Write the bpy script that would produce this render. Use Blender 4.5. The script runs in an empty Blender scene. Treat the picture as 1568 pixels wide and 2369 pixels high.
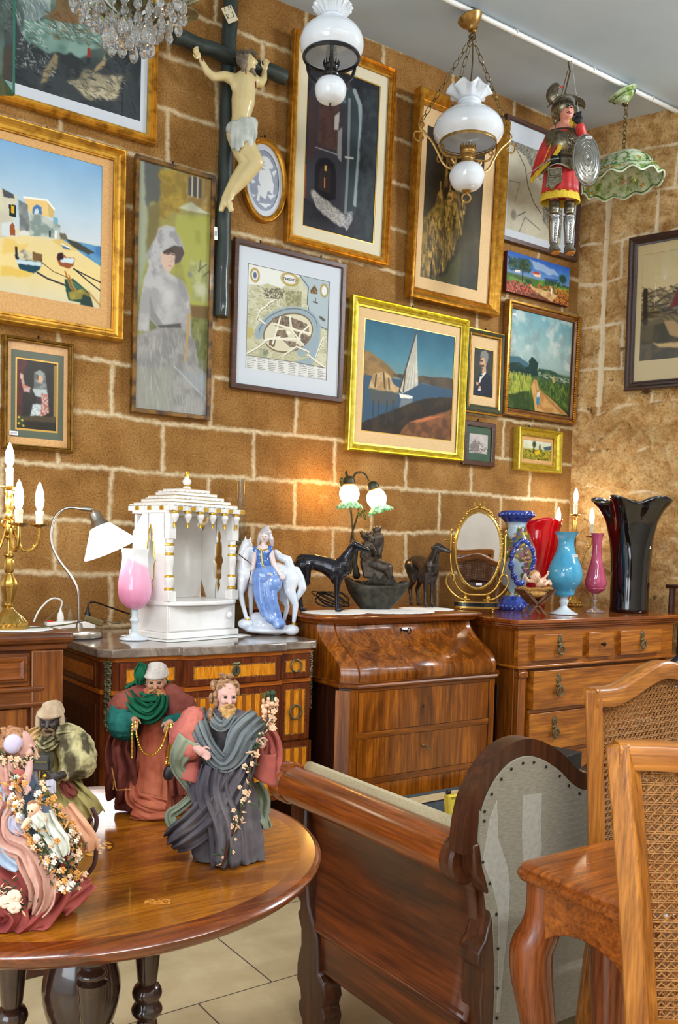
import bpy, bmesh, math, random
import numpy as np
from mathutils import Vector, Matrix, noise as mn
PI=math.pi; cos=math.cos; sin=math.sin
RD=random.Random(11)
COL=bpy.context.scene.collection
def lin(c):
    return tuple((v/255/12.92 if v/255<=.04045 else ((v/255+.055)/1.055)**2.4) for v in c[:3])+(1.0,)

# ---------- materials ----------
def newmat(n):
    m=bpy.data.materials.new(n); m.use_nodes=True; nt=m.node_tree
    b=nt.nodes['Principled BSDF']
    return m,nt,b
def nd(nt,t,**k):
    n=nt.nodes.new(t)
    for a,v in k.items():
        if a.startswith('_'): n.inputs[int(a[1:])].default_value=v
        else: setattr(n,a,v)
    return n
def coords(nt,sc=(1,1,1),rot=(0,0,0),loc=(0,0,0)):
    t=nd(nt,'ShaderNodeTexCoord'); m=nd(nt,'ShaderNodeMapping')
    m.inputs['Scale'].default_value=sc; m.inputs['Rotation'].default_value=rot; m.inputs['Location'].default_value=loc
    nt.links.new(t.outputs['Object'],m.inputs['Vector']); return m.outputs['Vector']
def noise(nt,vec,scale,detail=4,rough=.55,dist=0):
    n=nd(nt,'ShaderNodeTexNoise'); n.inputs['Scale'].default_value=scale; n.inputs['Detail'].default_value=detail
    n.inputs['Roughness'].default_value=rough; n.inputs['Distortion'].default_value=dist
    if vec is not None: nt.links.new(vec,n.inputs['Vector'])
    return n.outputs['Fac']
def ramp(nt,fac,stops):
    r=nd(nt,'ShaderNodeValToRGB'); e=r.color_ramp.elements
    while len(e)<len(stops): e.new(.5)
    for i,(p,c) in enumerate(stops):
        e[i].position=p; e[i].color=lin(c)
    nt.links.new(fac,r.inputs['Fac']); return r.outputs['Color']
def mixc(nt,fac,a,b,mode='MIX'):
    m=nd(nt,'ShaderNodeMix',data_type='RGBA',blend_type=mode)
    for s,v in ((0,fac),(6,a),(7,b)):
        if isinstance(v,(int,float)): m.inputs[s].default_value=v
        elif isinstance(v,tuple): m.inputs[s].default_value=v
        else: nt.links.new(v,m.inputs[s])
    return m.outputs[2]
def bump(nt,b,h,strength=.3,dist=.002):
    n=nd(nt,'ShaderNodeBump'); n.inputs['Strength'].default_value=strength; n.inputs['Distance'].default_value=dist
    nt.links.new(h,n.inputs['Height']); nt.links.new(n.outputs['Normal'],b.inputs['Normal'])
MC={}
def M(name,c=(200,200,200),c2=None,sc=30,rough=.5,metal=0,coat=0,bmp=0,bsc=None,bd=.002,trans=0,emit=None,es=0,ior=1.45,stretch=(1,1,1),lo=.35,hi=.65,sheen=0,sss=0,spec=None,det=4):
    if name in MC: return MC[name]
    m,nt,b=newmat(name); b.inputs['Base Color'].default_value=lin(c); b.inputs['Roughness'].default_value=rough
    b.inputs['Metallic'].default_value=metal; b.inputs['Coat Weight'].default_value=coat; b.inputs['Coat Roughness'].default_value=.05
    b.inputs['Transmission Weight'].default_value=trans; b.inputs['IOR'].default_value=ior
    if sheen: b.inputs['Sheen Weight'].default_value=sheen
    if spec is not None: b.inputs['Specular IOR Level'].default_value=spec
    if sss: b.inputs['Subsurface Weight'].default_value=sss; b.inputs['Subsurface Radius'].default_value=(.01,.006,.004); b.inputs['Subsurface Scale'].default_value=1
    if emit: b.inputs['Emission Color'].default_value=lin(emit); b.inputs['Emission Strength'].default_value=es
    if c2 or bmp:
        v=coords(nt,stretch)
    if c2:
        f=noise(nt,v,sc,det); nt.links.new(ramp(nt,f,[(lo,c),(hi,c2)]),b.inputs['Base Color'])
    if bmp: bump(nt,b,noise(nt,v,bsc or sc,4),bmp,bd)
    MC[name]=m; return m
def wood(name,dark,light,ax='x',sc=1.0,rough=.32,coat=.35,fig=2.2,mid=None):
    """figured polished wood; grain runs along ax"""
    if name in MC: return MC[name]
    m,nt,b=newmat(name)
    st={'x':(1.2,9,9),'y':(9,1.2,9),'z':(9,9,1.2)}[ax]
    v=coords(nt,tuple(s*sc for s in st))
    f1=noise(nt,v,fig,6,.6,1.6)
    st2={'x':(3,90,90),'y':(90,3,90),'z':(90,90,3)}[ax]
    v2=coords(nt,tuple(s*sc for s in st2))
    f2=noise(nt,v2,2.,3,.7,.3)
    mm=mid or tuple((a+c)//2 for a,c in zip(dark,light))
    c1=ramp(nt,f1,[(.3,dark),(.5,mm),(.7,light)])
    c2=ramp(nt,f2,[(.3,(150,140,130)),(.6,(255,255,255))])
    nt.links.new(mixc(nt,.8,c1,c2,'MULTIPLY'),b.inputs['Base Color'])
    b.inputs['Roughness'].default_value=rough; b.inputs['Coat Weight'].default_value=coat; b.inputs['Coat Roughness'].default_value=.12
    bump(nt,b,f2,.08,.001)
    MC[name]=m; return m
def glassthin(name,tint=(255,255,255),refl=.9):
    if name in MC: return MC[name]
    m,nt,b=newmat(name); nt.nodes.remove(b)
    lw=nd(nt,'ShaderNodeLayerWeight'); lw.inputs['Blend'].default_value=.5
    pw=nd(nt,'ShaderNodeMath',operation='POWER'); pw.inputs[1].default_value=4; nt.links.new(lw.outputs['Facing'],pw.inputs[0])
    fr=nd(nt,'ShaderNodeMath',operation='MULTIPLY_ADD'); fr.inputs[1].default_value=.7; fr.inputs[2].default_value=.04; nt.links.new(pw.outputs[0],fr.inputs[0])
    t=nd(nt,'ShaderNodeBsdfTransparent'); t.inputs['Color'].default_value=lin(tint)
    g=nd(nt,'ShaderNodeBsdfGlossy'); g.inputs['Roughness'].default_value=.01
    g.inputs['Color'].default_value=(refl,refl,refl,1)
    mx=nd(nt,'ShaderNodeMixShader'); L=nt.links.new
    L(fr.outputs[0],mx.inputs[0]); L(t.outputs[0],mx.inputs[1]); L(g.outputs[0],mx.inputs[2]); L(mx.outputs[0],nt.nodes['Material Output'].inputs['Surface'])
    MC[name]=m; return m
def paintmat(name,rough=.45,coat=0,bmp=.1):
    if name in MC: return MC[name]
    m,nt,b=newmat(name); a=nd(nt,'ShaderNodeAttribute',attribute_name='paint')
    nt.links.new(a.outputs['Color'],b.inputs['Base Color']); b.inputs['Roughness'].default_value=rough; b.inputs['Coat Weight'].default_value=coat; b.inputs['Specular IOR Level'].default_value=.12
    b.inputs['Coat Roughness'].default_value=.04
    if bmp: bump(nt,b,noise(nt,coords(nt),400,3),bmp,.0008)
    MC[name]=m; return m

# ---------- mesh builder ----------
class MB:
    def __init__(s): s.v=[]; s.f=[]; s.m=[]; s.mi=0; s.T=None
    def add(s,vs,fs):
        o=len(s.v)
        if s.T is not None: vs=[s.T@Vector(p) for p in vs]
        s.v.extend([tuple(p) for p in vs])
        for f in fs: s.f.append(tuple(i+o for i in f)); s.m.append(s.mi)
        return s
    def box(s,x0,x1,y0,y1,z0,z1):
        v=[(x,y,z) for x in (x0,x1) for y in (y0,y1) for z in (z0,z1)]
        return s.add(v,[(0,1,3,2),(4,6,7,5),(0,4,5,1),(2,3,7,6),(0,2,6,4),(1,5,7,3)])
    def cbox(s,c,d,R=None):
        v=[Vector((x*d[0]/2,y*d[1]/2,z*d[2]/2)) for x in (-1,1) for y in (-1,1) for z in (-1,1)]
        if R is not None: v=[R@p for p in v]
        return s.add([p+Vector(c) for p in v],[(0,1,3,2),(4,6,7,5),(0,4,5,1),(2,3,7,6),(0,2,6,4),(1,5,7,3)])
    def grid(s,nu,nv,f,wu=False,wv=False):
        v=[f(i/(nu if wu else nu-1),j/(nv if wv else nv-1)) for i in range(nu) for j in range(nv)]
        fs=[]
        for i in range(nu if wu else nu-1):
            for j in range(nv if wv else nv-1):
                a=i*nv+j; b=((i+1)%nu)*nv+j; c=((i+1)%nu)*nv+(j+1)%nv; d=i*nv+(j+1)%nv
                fs.append((a,b,c,d))
        return s.add(v,fs)
    def lathe(s,prof,n=28,c=(0,0,0),fn=None,T=None,cap=True):
        v=[]; k=len(prof)
        for j in range(n):
            a=2*PI*j/n
            for i,(r,z) in enumerate(prof):
                q=r*(fn(a,i/(k-1)) if fn else 1)
                p=Vector((q*cos(a),q*sin(a),z))
                if T is not None: p=T@p
                v.append(p+Vector(c))
        fs=[]
        for j in range(n):
            for i in range(k-1):
                a=j*k+i; b=((j+1)%n)*k+i
                fs.append((a,b,b+1,a+1))
        if cap:
            if prof[0][0]>1e-4: fs.append(tuple(((n-1-j)*k) for j in range(n)))
            if prof[-1][0]>1e-4: fs.append(tuple(j*k+k-1 for j in range(n)))
        return s.add(v,fs)
    def tube(s,pts,r=.01,n=8,closed=False,fl=None,caps=True):
        pts=[Vector(p) for p in pts]; k=len(pts)
        rs=r if isinstance(r,(list,tuple)) else [r]*k
        tg=[]
        for i in range(k):
            a=pts[(i-1)%k] if (closed or i>0) else pts[0]; b=pts[(i+1)%k] if (closed or i<k-1) else pts[-1]
            t=(b-a); tg.append(t.normalized() if t.length>1e-9 else Vector((0,0,1)))
        u=Vector((0,0,1)) if abs(tg[0].z)<.9 else Vector((1,0,0))
        u=(u-tg[0]*u.dot(tg[0])).normalized(); v=[]
        for i in range(k):
            u=(u-tg[i]*u.dot(tg[i])); u=u.normalized() if u.length>1e-6 else tg[i].orthogonal().normalized()
            w=tg[i].cross(u)
            e=fl or (1,1)
            for j in range(n):
                a=2*PI*j/n; v.append(pts[i]+(u*cos(a)*e[0]+w*sin(a)*e[1])*rs[i])
        fs=[]
        for i in range(k if closed else k-1):
            for j in range(n):
                a=i*n+j; b=i*n+(j+1)%n; c=((i+1)%k)*n+(j+1)%n; d=((i+1)%k)*n+j
                fs.append((a,b,c,d))
        if caps and not closed:
            fs.append(tuple(range(n-1,-1,-1))); fs.append(tuple((k-1)*n+j for j in range(n)))
        return s.add(v,fs)
    def ell(s,c,r,n=12,R=None):
        if not isinstance(r,(tuple,list)): r=(r,r,r)
        m=max(6,n//2+2); v=[Vector((0,0,-r[2]))]
        for i in range(1,m):
            t=-PI/2+PI*i/m
            for j in range(n):
                a=2*PI*j/n; v.append(Vector((r[0]*cos(t)*cos(a),r[1]*cos(t)*sin(a),r[2]*sin(t))))
        v.append(Vector((0,0,r[2])))
        fs=[(0,1+(j+1)%n,1+j) for j in range(n)]
        for i in range(m-2):
            for j in range(n):
                a=1+i*n+j; b=1+i*n+(j+1)%n; fs.append((a,b,b+n,a+n))
        o=1+(m-2)*n; fs+=[(o+j,o+(j+1)%n,len(v)-1) for j in range(n)]
        if R is not None: v=[R@p for p in v]
        return s.add([p+Vector(c) for p in v],fs)
    def cap(s,a,b,r0,r1=None,n=10):
        r1=r0 if r1 is None else r1
        s.ell(a,r0,n); s.ell(b,r1,n); return s.tube([a,b],[r0,r1],n)
    def chain(s,pts,rs,n=10):
        for i in range(len(pts)-1): s.cap(pts[i],pts[i+1],rs[i],rs[i+1],n)
        return s
    def prism(s,poly,a,b,pl='xz'):
        k=len(poly)
        g={'xz':lambda p,t:(p[0],t,p[1]),'xy':lambda p,t:(p[0],p[1],t),'yz':lambda p,t:(t,p[0],p[1])}[pl]
        v=[g(p,a) for p in poly]+[g(p,b) for p in poly]
        fs=[tuple(range(k)),tuple(range(2*k-1,k-1,-1))]+[(i,i+k,(i+1)%k+k,(i+1)%k) for i in range(k)]
        return s.add(v,fs)
    def hole_panel(s,outer,inner,a,b,pl='xz'):
        """plate between two outlines of equal count, thickness a..b"""
        k=len(outer)
        g={'xz':lambda p,t:(p[0],t,p[1]),'yz':lambda p,t:(t,p[0],p[1]),'xy':lambda p,t:(p[0],p[1],t)}[pl]
        v=[g(p,a) for p in outer]+[g(p,a) for p in inner]+[g(p,b) for p in outer]+[g(p,b) for p in inner]
        fs=[]
        for i in range(k):
            j=(i+1)%k
            fs+=[(i,j,k+j,k+i),(2*k+i,3*k+i,3*k+j,2*k+j),(i,2*k+i,2*k+j,j),(k+i,k+j,3*k+j,3*k+i)]
        return s.add(v,fs)
    def frame(s,x0,x1,z0,z1,prof,y=0):
        """mitred moulding; prof=(inset,protrusion towards -y)"""
        v=[]
        for o,p in prof:
            v+=[(x0+o,y-p,z0+o),(x1-o,y-p,z0+o),(x1-o,y-p,z1-o),(x0+o,y-p,z1-o)]
        fs=[]
        for i in range(len(prof)-1):
            for j in range(4):
                a=i*4+j; b=i*4+(j+1)%4; fs.append((a,b,b+4,a+4))
        return s.add(v,fs)
    def build(s,name,mats,parent=None,smooth=True,bev=0,sub=0,remesh=0,solid=0,sm=6,ang=40,disp=None,fix=True):
        me=bpy.data.meshes.new(name); me.from_pydata(s.v,[],s.f)
        if not isinstance(mats,(list,tuple)): mats=[mats]
        for m in mats: me.materials.append(m)
        if any(s.m): me.polygons.foreach_set('material_index',s.m)
        if fix:
            bm=bmesh.new(); bm.from_mesh(me); bmesh.ops.recalc_face_normals(bm,faces=bm.faces); bm.to_mesh(me); bm.free()
        if smooth:
            me.shade_smooth()
            if not remesh: me.set_sharp_from_angle(angle=math.radians(ang))
        me.update()
        o=bpy.data.objects.new(name,me); COL.objects.link(o)
        if parent is not None: o.parent=parent
        if remesh:
            q=o.modifiers.new('r','REMESH'); q.mode='VOXEL'; q.voxel_size=remesh; q.use_smooth_shade=True
            q=o.modifiers.new('s','SMOOTH'); q.factor=.5; q.iterations=sm
        if bev:
            q=o.modifiers.new('b','BEVEL'); q.width=bev; q.segments=2; q.limit_method='ANGLE'; q.angle_limit=math.radians(35)
        if disp:
            tx=bpy.data.textures.new('wrinkle','CLOUDS'); tx.noise_scale=disp[1]; tx.noise_depth=3
            q=o.modifiers.new('d','DISPLACE'); q.texture=tx; q.strength=disp[0]; q.mid_level=.5; q.texture_coords='LOCAL'
        if solid:
            q=o.modifiers.new('so','SOLIDIFY'); q.thickness=solid; q.offset=0
        if sub:
            q=o.modifiers.new('ss','SUBSURF'); q.levels=sub; q.render_levels=sub
        return o
def thing(name,label,cat,loc=(0,0,0),rz=0,group=None):
    o=bpy.data.objects.new(name,None); COL.objects.link(o); o.empty_display_size=.05
    o.location=loc; o.rotation_euler=(0,0,rz); o['label']=label; o['category']=cat
    if group: o['group']=group
    return o
def tag(o,label,cat,group=None,loc=None,rz=0):
    o['label']=label; o['category']=cat
    if group: o['group']=group
    if loc is not None: o.location=loc; o.rotation_euler=(0,0,rz)
    return o
def struct(o): o['kind']='structure'; return o
def lab(o,l): o['label']=l; return o
def copytree(o,parent=None):
    c=o.copy(); COL.objects.link(c)
    if parent is not None: c.parent=parent
    for ch in list(o.children): copytree(ch,c)
    return c
def arc(c,r,a0,a1,n=12,pl='xz',off=0):
    out=[]
    for i in range(n+1):
        a=math.radians(a0+(a1-a0)*i/n); u=r*cos(a); w=r*sin(a)
        out.append({'xz':(c[0]+u,c[1],c[2]+w),'xy':(c[0]+u,c[1]+w,c[2]),'yz':(c[0],c[1]+u,c[2]+w)}[pl])
    return out
def smoothpts(pts,n=6):
    """Catmull-Rom"""
    P=[Vector(p) for p in pts]; out=[]
    for i in range(len(P)-1):
        a=P[max(i-1,0)]; b=P[i]; c=P[i+1]; d=P[min(i+2,len(P)-1)]
        for k in range(n):
            t=k/n
            out.append(.5*((2*b)+(c-a)*t+(2*a-5*b+4*c-d)*t*t+(3*b-a-3*c+d)*t**3))
    out.append(P[-1]); return out
def interp(tab,t):
    for i in range(len(tab)-1):
        if t<=tab[i+1][0]:
            k=(t-tab[i][0])/max(1e-9,tab[i+1][0]-tab[i][0]); k=min(1,max(0,k))
            return [a+(b-a)*k for a,b in zip(tab[i][1:],tab[i+1][1:])]
    return list(tab[-1][1:])
def sprof(pts,n=5):
    return [(max(0,p.x),p.y) for p in smoothpts([(r,z,0) for r,z in pts],n)]

# ---------- camera ----------
F=2080.; AZ=math.radians(55.3); PT=math.radians(3); RO=.025
fw=Vector((cos(AZ)*cos(PT),sin(AZ)*cos(PT),-sin(PT))); rt=Vector((sin(AZ),-cos(AZ),0)); up=rt.cross(fw)
r2=rt*cos(RO)+up*sin(RO); u2=up*cos(RO)-rt*sin(RO)
cam=bpy.data.cameras.new('camera'); co=bpy.data.objects.new('camera',cam); COL.objects.link(co)
m3=Matrix((r2,u2,-fw)).transposed(); co.matrix_world=Matrix.Translation((0,-3.34,1.21))@m3.to_4x4()
cam.sensor_fit='HORIZONTAL'; cam.sensor_width=36; cam.lens=F/1568*36; cam.shift_x=0; cam.shift_y=(1378-1184.5)/1568
cam.clip_start=.05
bpy.context.scene.camera=co
sc=bpy.context.scene; vs=sc.view_settings
vs.view_transform='Standard'; vs.look='None'; vs.gamma=1; vs.use_curve_mapping=False; vs.exposure=0.0
# ---------- setting ----------
def wallmat():
    m,nt,b=newmat('tufa_block_wall'); L=nt.links.new
    t=nd(nt,'ShaderNodeTexCoord'); 
    sx=nd(nt,'ShaderNodeSeparateXYZ'); L(t.outputs['Object'],sx.inputs[0])
    cb=nd(nt,'ShaderNodeCombineXYZ')
    ax=nd(nt,'ShaderNodeMath',operation='ADD'); ax.inputs[1].default_value=-1.262+4.15+.2065; L(sx.outputs[0],ax.inputs[0])
    az=nd(nt,'ShaderNodeMath',operation='ADD'); az.inputs[1].default_value=-.898; L(sx.outputs[2],az.inputs[0])
    L(ax.outputs[0],cb.inputs[0]); L(az.outputs[0],cb.inputs[1])
    nz=nd(nt,'ShaderNodeTexNoise'); nz.inputs['Scale'].default_value=26; nz.inputs['Detail'].default_value=5; nz.inputs['Roughness'].default_value=.65; L(t.outputs['Object'],nz.inputs['Vector'])
    sb=nd(nt,'ShaderNodeVectorMath',operation='SUBTRACT'); sb.inputs[1].default_value=(.5,.5,.5); L(nz.outputs['Color'],sb.inputs[0])
    scv=nd(nt,'ShaderNodeVectorMath',operation='SCALE'); scv.inputs['Scale'].default_value=.03; L(sb.outputs[0],scv.inputs[0])
    nz2=nd(nt,'ShaderNodeTexNoise'); nz2.inputs['Scale'].default_value=2.2; nz2.inputs['Detail'].default_value=1; L(t.outputs['Object'],nz2.inputs['Vector'])
    sb2=nd(nt,'ShaderNodeVectorMath',operation='SUBTRACT'); sb2.inputs[1].default_value=(.5,.5,.5); L(nz2.outputs['Color'],sb2.inputs[0])
    sc2=nd(nt,'ShaderNodeVectorMath',operation='SCALE'); sc2.inputs['Scale'].default_value=.04; L(sb2.outputs[0],sc2.inputs[0])
    ad0=nd(nt,'ShaderNodeVectorMath',operation='ADD'); L(scv.outputs[0],ad0.inputs[0]); L(sc2.outputs[0],ad0.inputs[1])
    ad=nd(nt,'ShaderNodeVectorMath',operation='ADD'); L(cb.outputs[0],ad.inputs[0]); L(ad0.outputs[0],ad.inputs[1])
    br=nd(nt,'ShaderNodeTexBrick',offset=.5,offset_frequency=2); L(ad.outputs[0],br.inputs['Vector'])
    for k,v in (('Scale',1),("Mortar Size",.0155),("Mortar Smooth",1.0),('Bias',0),('Brick Width',.413),('Row Height',.1985)): br.inputs[k].default_value=v
    br.inputs['Color1'].default_value=(0,0,0,1); br.inputs['Color2'].default_value=(1,1,1,1); br.inputs['Mortar'].default_value=(.5,.5,.5,1)
    big=noise(nt,t.outputs['Object'],5,4,.6); fine=noise(nt,t.outputs['Object'],150,4,.75); pit=noise(nt,t.outputs['Object'],70,3,.8)
    bc=ramp(nt,big,[(.3,(150,107,54)),(.5,(178,132,72)),(.72,(202,158,98))])
    vv=ramp(nt,br.outputs['Color'],[(0,(222,216,208)),(1,(255,255,255))])
    bc=mixc(nt,.8,bc,vv,'MULTIPLY')
    fc=ramp(nt,fine,[(.34,(96,76,60)),(.5,(214,206,198)),(.75,(255,255,255))])
    bc=mixc(nt,.75,bc,fc,'MULTIPLY')
    mc=ramp(nt,noise(nt,t.outputs['Object'],60,4,.7),[(.3,(190,166,126)),(.7,(224,206,170))])
    # limewash smears reaching from the joints on to the blocks
    smn=noise(nt,t.outputs['Object'],11,6,.7)
    sm=nd(nt,'ShaderNodeMapRange'); sm.inputs[1].default_value=.62; sm.inputs[2].default_value=.74; L(smn,sm.inputs[0]); 
    smm=nd(nt,'ShaderNodeMath',operation='MULTIPLY'); smm.inputs[1].default_value=.45; L(sm.outputs[0],smm.inputs[0])
    bc=mixc(nt,smm.outputs[0],bc,lin((214,184,138)))
    wr=nd(nt,'ShaderNodeMapRange'); wr.inputs[1].default_value=.3; wr.inputs[2].default_value=.52; wr.inputs[3].default_value=.45; L(noise(nt,t.outputs['Object'],7,5,.7),wr.inputs[0])
    fm=nd(nt,'ShaderNodeMath',operation='MULTIPLY'); L(br.outputs['Fac'],fm.inputs[0]); L(wr.outputs[0],fm.inputs[1])
    L(mixc(nt,fm.outputs[0],bc,mc),b.inputs['Base Color']); b.inputs['Roughness'].default_value=.9; b.inputs['Specular IOR Level'].default_value=.2
    h=nd(nt,'ShaderNodeMath',operation='MULTIPLY_ADD'); h.inputs[1].default_value=.9; L(br.outputs['Fac'],h.inputs[0]); 
    h2=nd(nt,'ShaderNodeMath',operation='MULTIPLY'); h2.inputs[1].default_value=.8; L(fine,h2.inputs[0]); L(h2.outputs[0],h.inputs[2])
    h3=nd(nt,'ShaderNodeMath',operation='ADD'); L(h.outputs[0],h3.inputs[0]); L(pit,h3.inputs[1])
    bump(nt,b,h3.outputs[0],.55,.006)
    return m
def rubblemat():
    m,nt,b=newmat('rubble_wall'); L=nt.links.new
    v=coords(nt)
    big=noise(nt,v,3.5,5,.65,.6); md=noise(nt,v,13,7,.68,.8); fine=noise(nt,v,80,5,.75); pit=noise(nt,v,9,6,.72,1.2)
    c=ramp(nt,md,[(.28,(156,114,66)),(.42,(200,158,102)),(.56,(224,190,136)),(.75,(240,220,182))])
    c2=ramp(nt,big,[(.3,(206,190,170)),(.6,(255,250,240))])
    c=mixc(nt,.8,c,c2,'MULTIPLY'); fc=ramp(nt,fine,[(.33,(130,112,98)),(.52,(255,255,255))])
    c=mixc(nt,.6,c,fc,'MULTIPLY')
    at=nd(nt,'ShaderNodeAttribute',attribute_name='mortar')
    mk=nd(nt,'ShaderNodeMath',operation='MULTIPLY_ADD'); mk.inputs[1].default_value=.9; L(md,mk.inputs[0]); L(at.outputs['Fac'],mk.inputs[2])
    mr=nd(nt,'ShaderNodeMapRange'); mr.inputs[1].default_value=.72; mr.inputs[2].default_value=1.0; L(mk.outputs[0],mr.inputs[0])
    c=mixc(nt,mr.outputs[0],c,lin((234,214,180)))
    pk=nd(nt,'ShaderNodeMapRange'); pk.inputs[1].default_value=.37; pk.inputs[2].default_value=.31; L(pit,pk.inputs[0])
    c=mixc(nt,pk.outputs[0],c,lin((104,74,40)))
    L(c,b.inputs['Base Color']); b.inputs['Roughness'].default_value=.92; b.inputs['Specular IOR Level'].default_value=.2
    a=nd(nt,'ShaderNodeMath',operation='MULTIPLY_ADD'); a.inputs[1].default_value=.3; L(fine,a.inputs[0]); L(md,a.inputs[2])
    a2=nd(nt,'ShaderNodeMath',operation='SUBTRACT'); L(a.outputs[0],a2.inputs[0]); L(pk.outputs[0],a2.inputs[1])
    bump(nt,b,a2.outputs[0],.7,.014)
    return m
wm=wallmat()
b=MB(); b.box(-2.6,3.83,0,.3,0,3.47); struct(b.build('wall_left',wm,smooth=False))
# right wall: rough stone, real relief
RW0=Vector((3.83,0,0)); RWd=Vector((.347,-.938,0)).normalized(); RWn=Vector((-.938,-.347,0)).normalized()
b=MB(); NU,NV=220,480; mort=[]
hl=[.62,.86,1.1,1.3,1.55,1.76,1.98,2.2,2.42,2.66,2.86,3.08,3.3]
def rwf(u,v):
    s=u*1.5; z=v*3.47
    p=Vector((s*3,z*3,.3)); d=mn.fractal(p*1.6,1,2,5)*.022+mn.fractal(p*5,1,2,3)*.008
    wob=mn.noise(Vector((s*6,z*2.5,4)))*.02; mo=0
    for k,h in enumerate(hl):
        hh=h+mn.noise(Vector((s*5,h*9,1)))*(.02 if h>2 else .06)
        mo=max(mo,math.exp(-((z-hh)/.012)**2)*(.55+.45*mn.noise(Vector((s*9,h*3,7)))))
        if k<len(hl)-1 and z>h and z<hl[k+1]:
            off=(k%2)*.11+.04*mn.noise(Vector((h*7,1,2)))
            for j in range(6):
                mo=max(mo,math.exp(-((s-(.14+off+j*.27)+wob*(1 if z>2 else 4))/.011)**2)*(.7 if z>2 else .35))
    if 1.95<z<3.1: mo=max(mo,math.exp(-((s-.14+wob)/.016)**2)*.95)
    rough=1 if z<2.0 else .45
    mo=mo*(1 if z>2 else .62)
    mort.append(mo)
    mx=max(0,1-s/.03)
    q=RW0+RWd*s+RWn*(d*rough*(1-mx)+.004-.006*mo)
    return (q.x,q.y,z)
b.grid(NU,NV,rwf)
o=b.build('wall_right',rubblemat(),smooth=True,ang=180); at=o.data.attributes.new('mortar','FLOAT','POINT'); at.data.foreach_set('value',mort); struct(o)
# ceiling and floor
b=MB(); b.box(-2.6,5.2,-5.2,.3,3.47,3.6)
struct(b.build('ceiling',M('ceiling_plaster',(190,206,220),(208,220,232),1.4,.85,bmp=.15,bsc=60,spec=.2),smooth=False))
def floormat():
    m,nt,b=newmat('floor_tile'); L=nt.links.new
    v=coords(nt,loc=(.315,1.24,0))
    br=nd(nt,'ShaderNodeTexBrick',offset=.5,offset_frequency=2); L(v,br.inputs['Vector'])
    for k,x in (('Scale',1),('Mortar Size',.0022),('Mortar Smooth',.1),('Brick Width',.45),('Row Height',.45)): br.inputs[k].default_value=x
    br.inputs['Color1'].default_value=lin((206,186,146)); br.inputs['Color2'].default_value=lin((196,176,138)); br.inputs['Mortar'].default_value=lin((84,76,66))
    n=ramp(nt,noise(nt,v,9,6,.65),[(.3,(216,206,190)),(.7,(255,255,255))])
    L(mixc(nt,.7,br.outputs['Color'],n,'MULTIPLY'),b.inputs['Base Color']); b.inputs['Roughness'].default_value=.38
    return m
b=MB(); b.box(-2.6,5.2,-5.2,.3,-.1,0); struct(b.build('floor',floormat(),smooth=False))
# conduit along the ceiling with its clips
white_pl=M('white_plastic',(232,232,228),rough=.35)
b=MB(); b.tube([(x,-.445,3.452) for x in np.linspace(-.5,4.0,20)],.011,10)
con=b.build('ceiling_conduit',white_pl); tag(con,'white conduit pipe running along the ceiling above the hanging lamps','pipe')
for i,x in enumerate((1.5,2.15,2.86,3.36,3.8)):
    q=MB(); q.tube(arc((x,-.445,3.452),.0135,-20,200,10,'yz'),.003,6); q.box(x-.006,x+.006,-.432,-.42,3.452,3.47)
    q.build('clip',white_pl,con)

# the unseen rest of the shop
pl_=M('plaster_tan',(186,178,168),(200,192,182),3,.9)
for n,bxs in (('wall_back',(-2.6,5.2,-5.4,-5.2,0,3.47)),('wall_far',(5.2,5.4,-5.2,-1.3,0,3.47)),('wall_end',(4.3,5.2,-1.45,-1.3,0,3.47))):
    b=MB(); b.box(*bxs); struct(b.build(n,pl_,smooth=False))

# ---------- light ----------
w=bpy.data.worlds.new('world'); sc.world=w; w.use_nodes=True
w.node_tree.nodes['Background'].inputs[0].default_value=(.90,.95,1,1); w.node_tree.nodes['Background'].inputs[1].default_value=1.1
def light(n,t,loc,e,colr,size=None,look=None,sy=None,spot=None,r=None):
    l=bpy.data.lights.new(n,t); l.energy=e; l.color=colr; o=bpy.data.objects.new(n,l); COL.objects.link(o); o.location=loc
    if size: l.shape='RECTANGLE' if sy else 'SQUARE'; l.size=size; 
    if sy: l.size_y=sy
    if r is not None: l.shadow_soft_size=r
    if look: o.rotation_euler=(Vector(look)-Vector(loc)).to_track_quat('-Z','Y').to_euler()
    return o
light('ceiling_lamp','AREA',(4.85,-2.6,3.25),100,(.90,.96,1),.6,(1.8,0,1.6))
light('shop_window_light','AREA',(-2.4,-3.6,1.6),85,(.86,.93,1),2.4,(2.0,-1.5,2.6),2.0)
light('tube_light','AREA',(.5,-4.5,3.42),58,(.90,.96,1),1.4,(.5,-4.5,0),.12)
light('tube_light','AREA',(-1.0,-3.2,3.42),58,(.90,.96,1),1.4,(-1.0,-3.2,0),.12)
light('tube_light','AREA',(2.4,-4.7,3.42),58,(.90,.96,1),1.4,(2.4,-4.7,0),.12)
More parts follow.
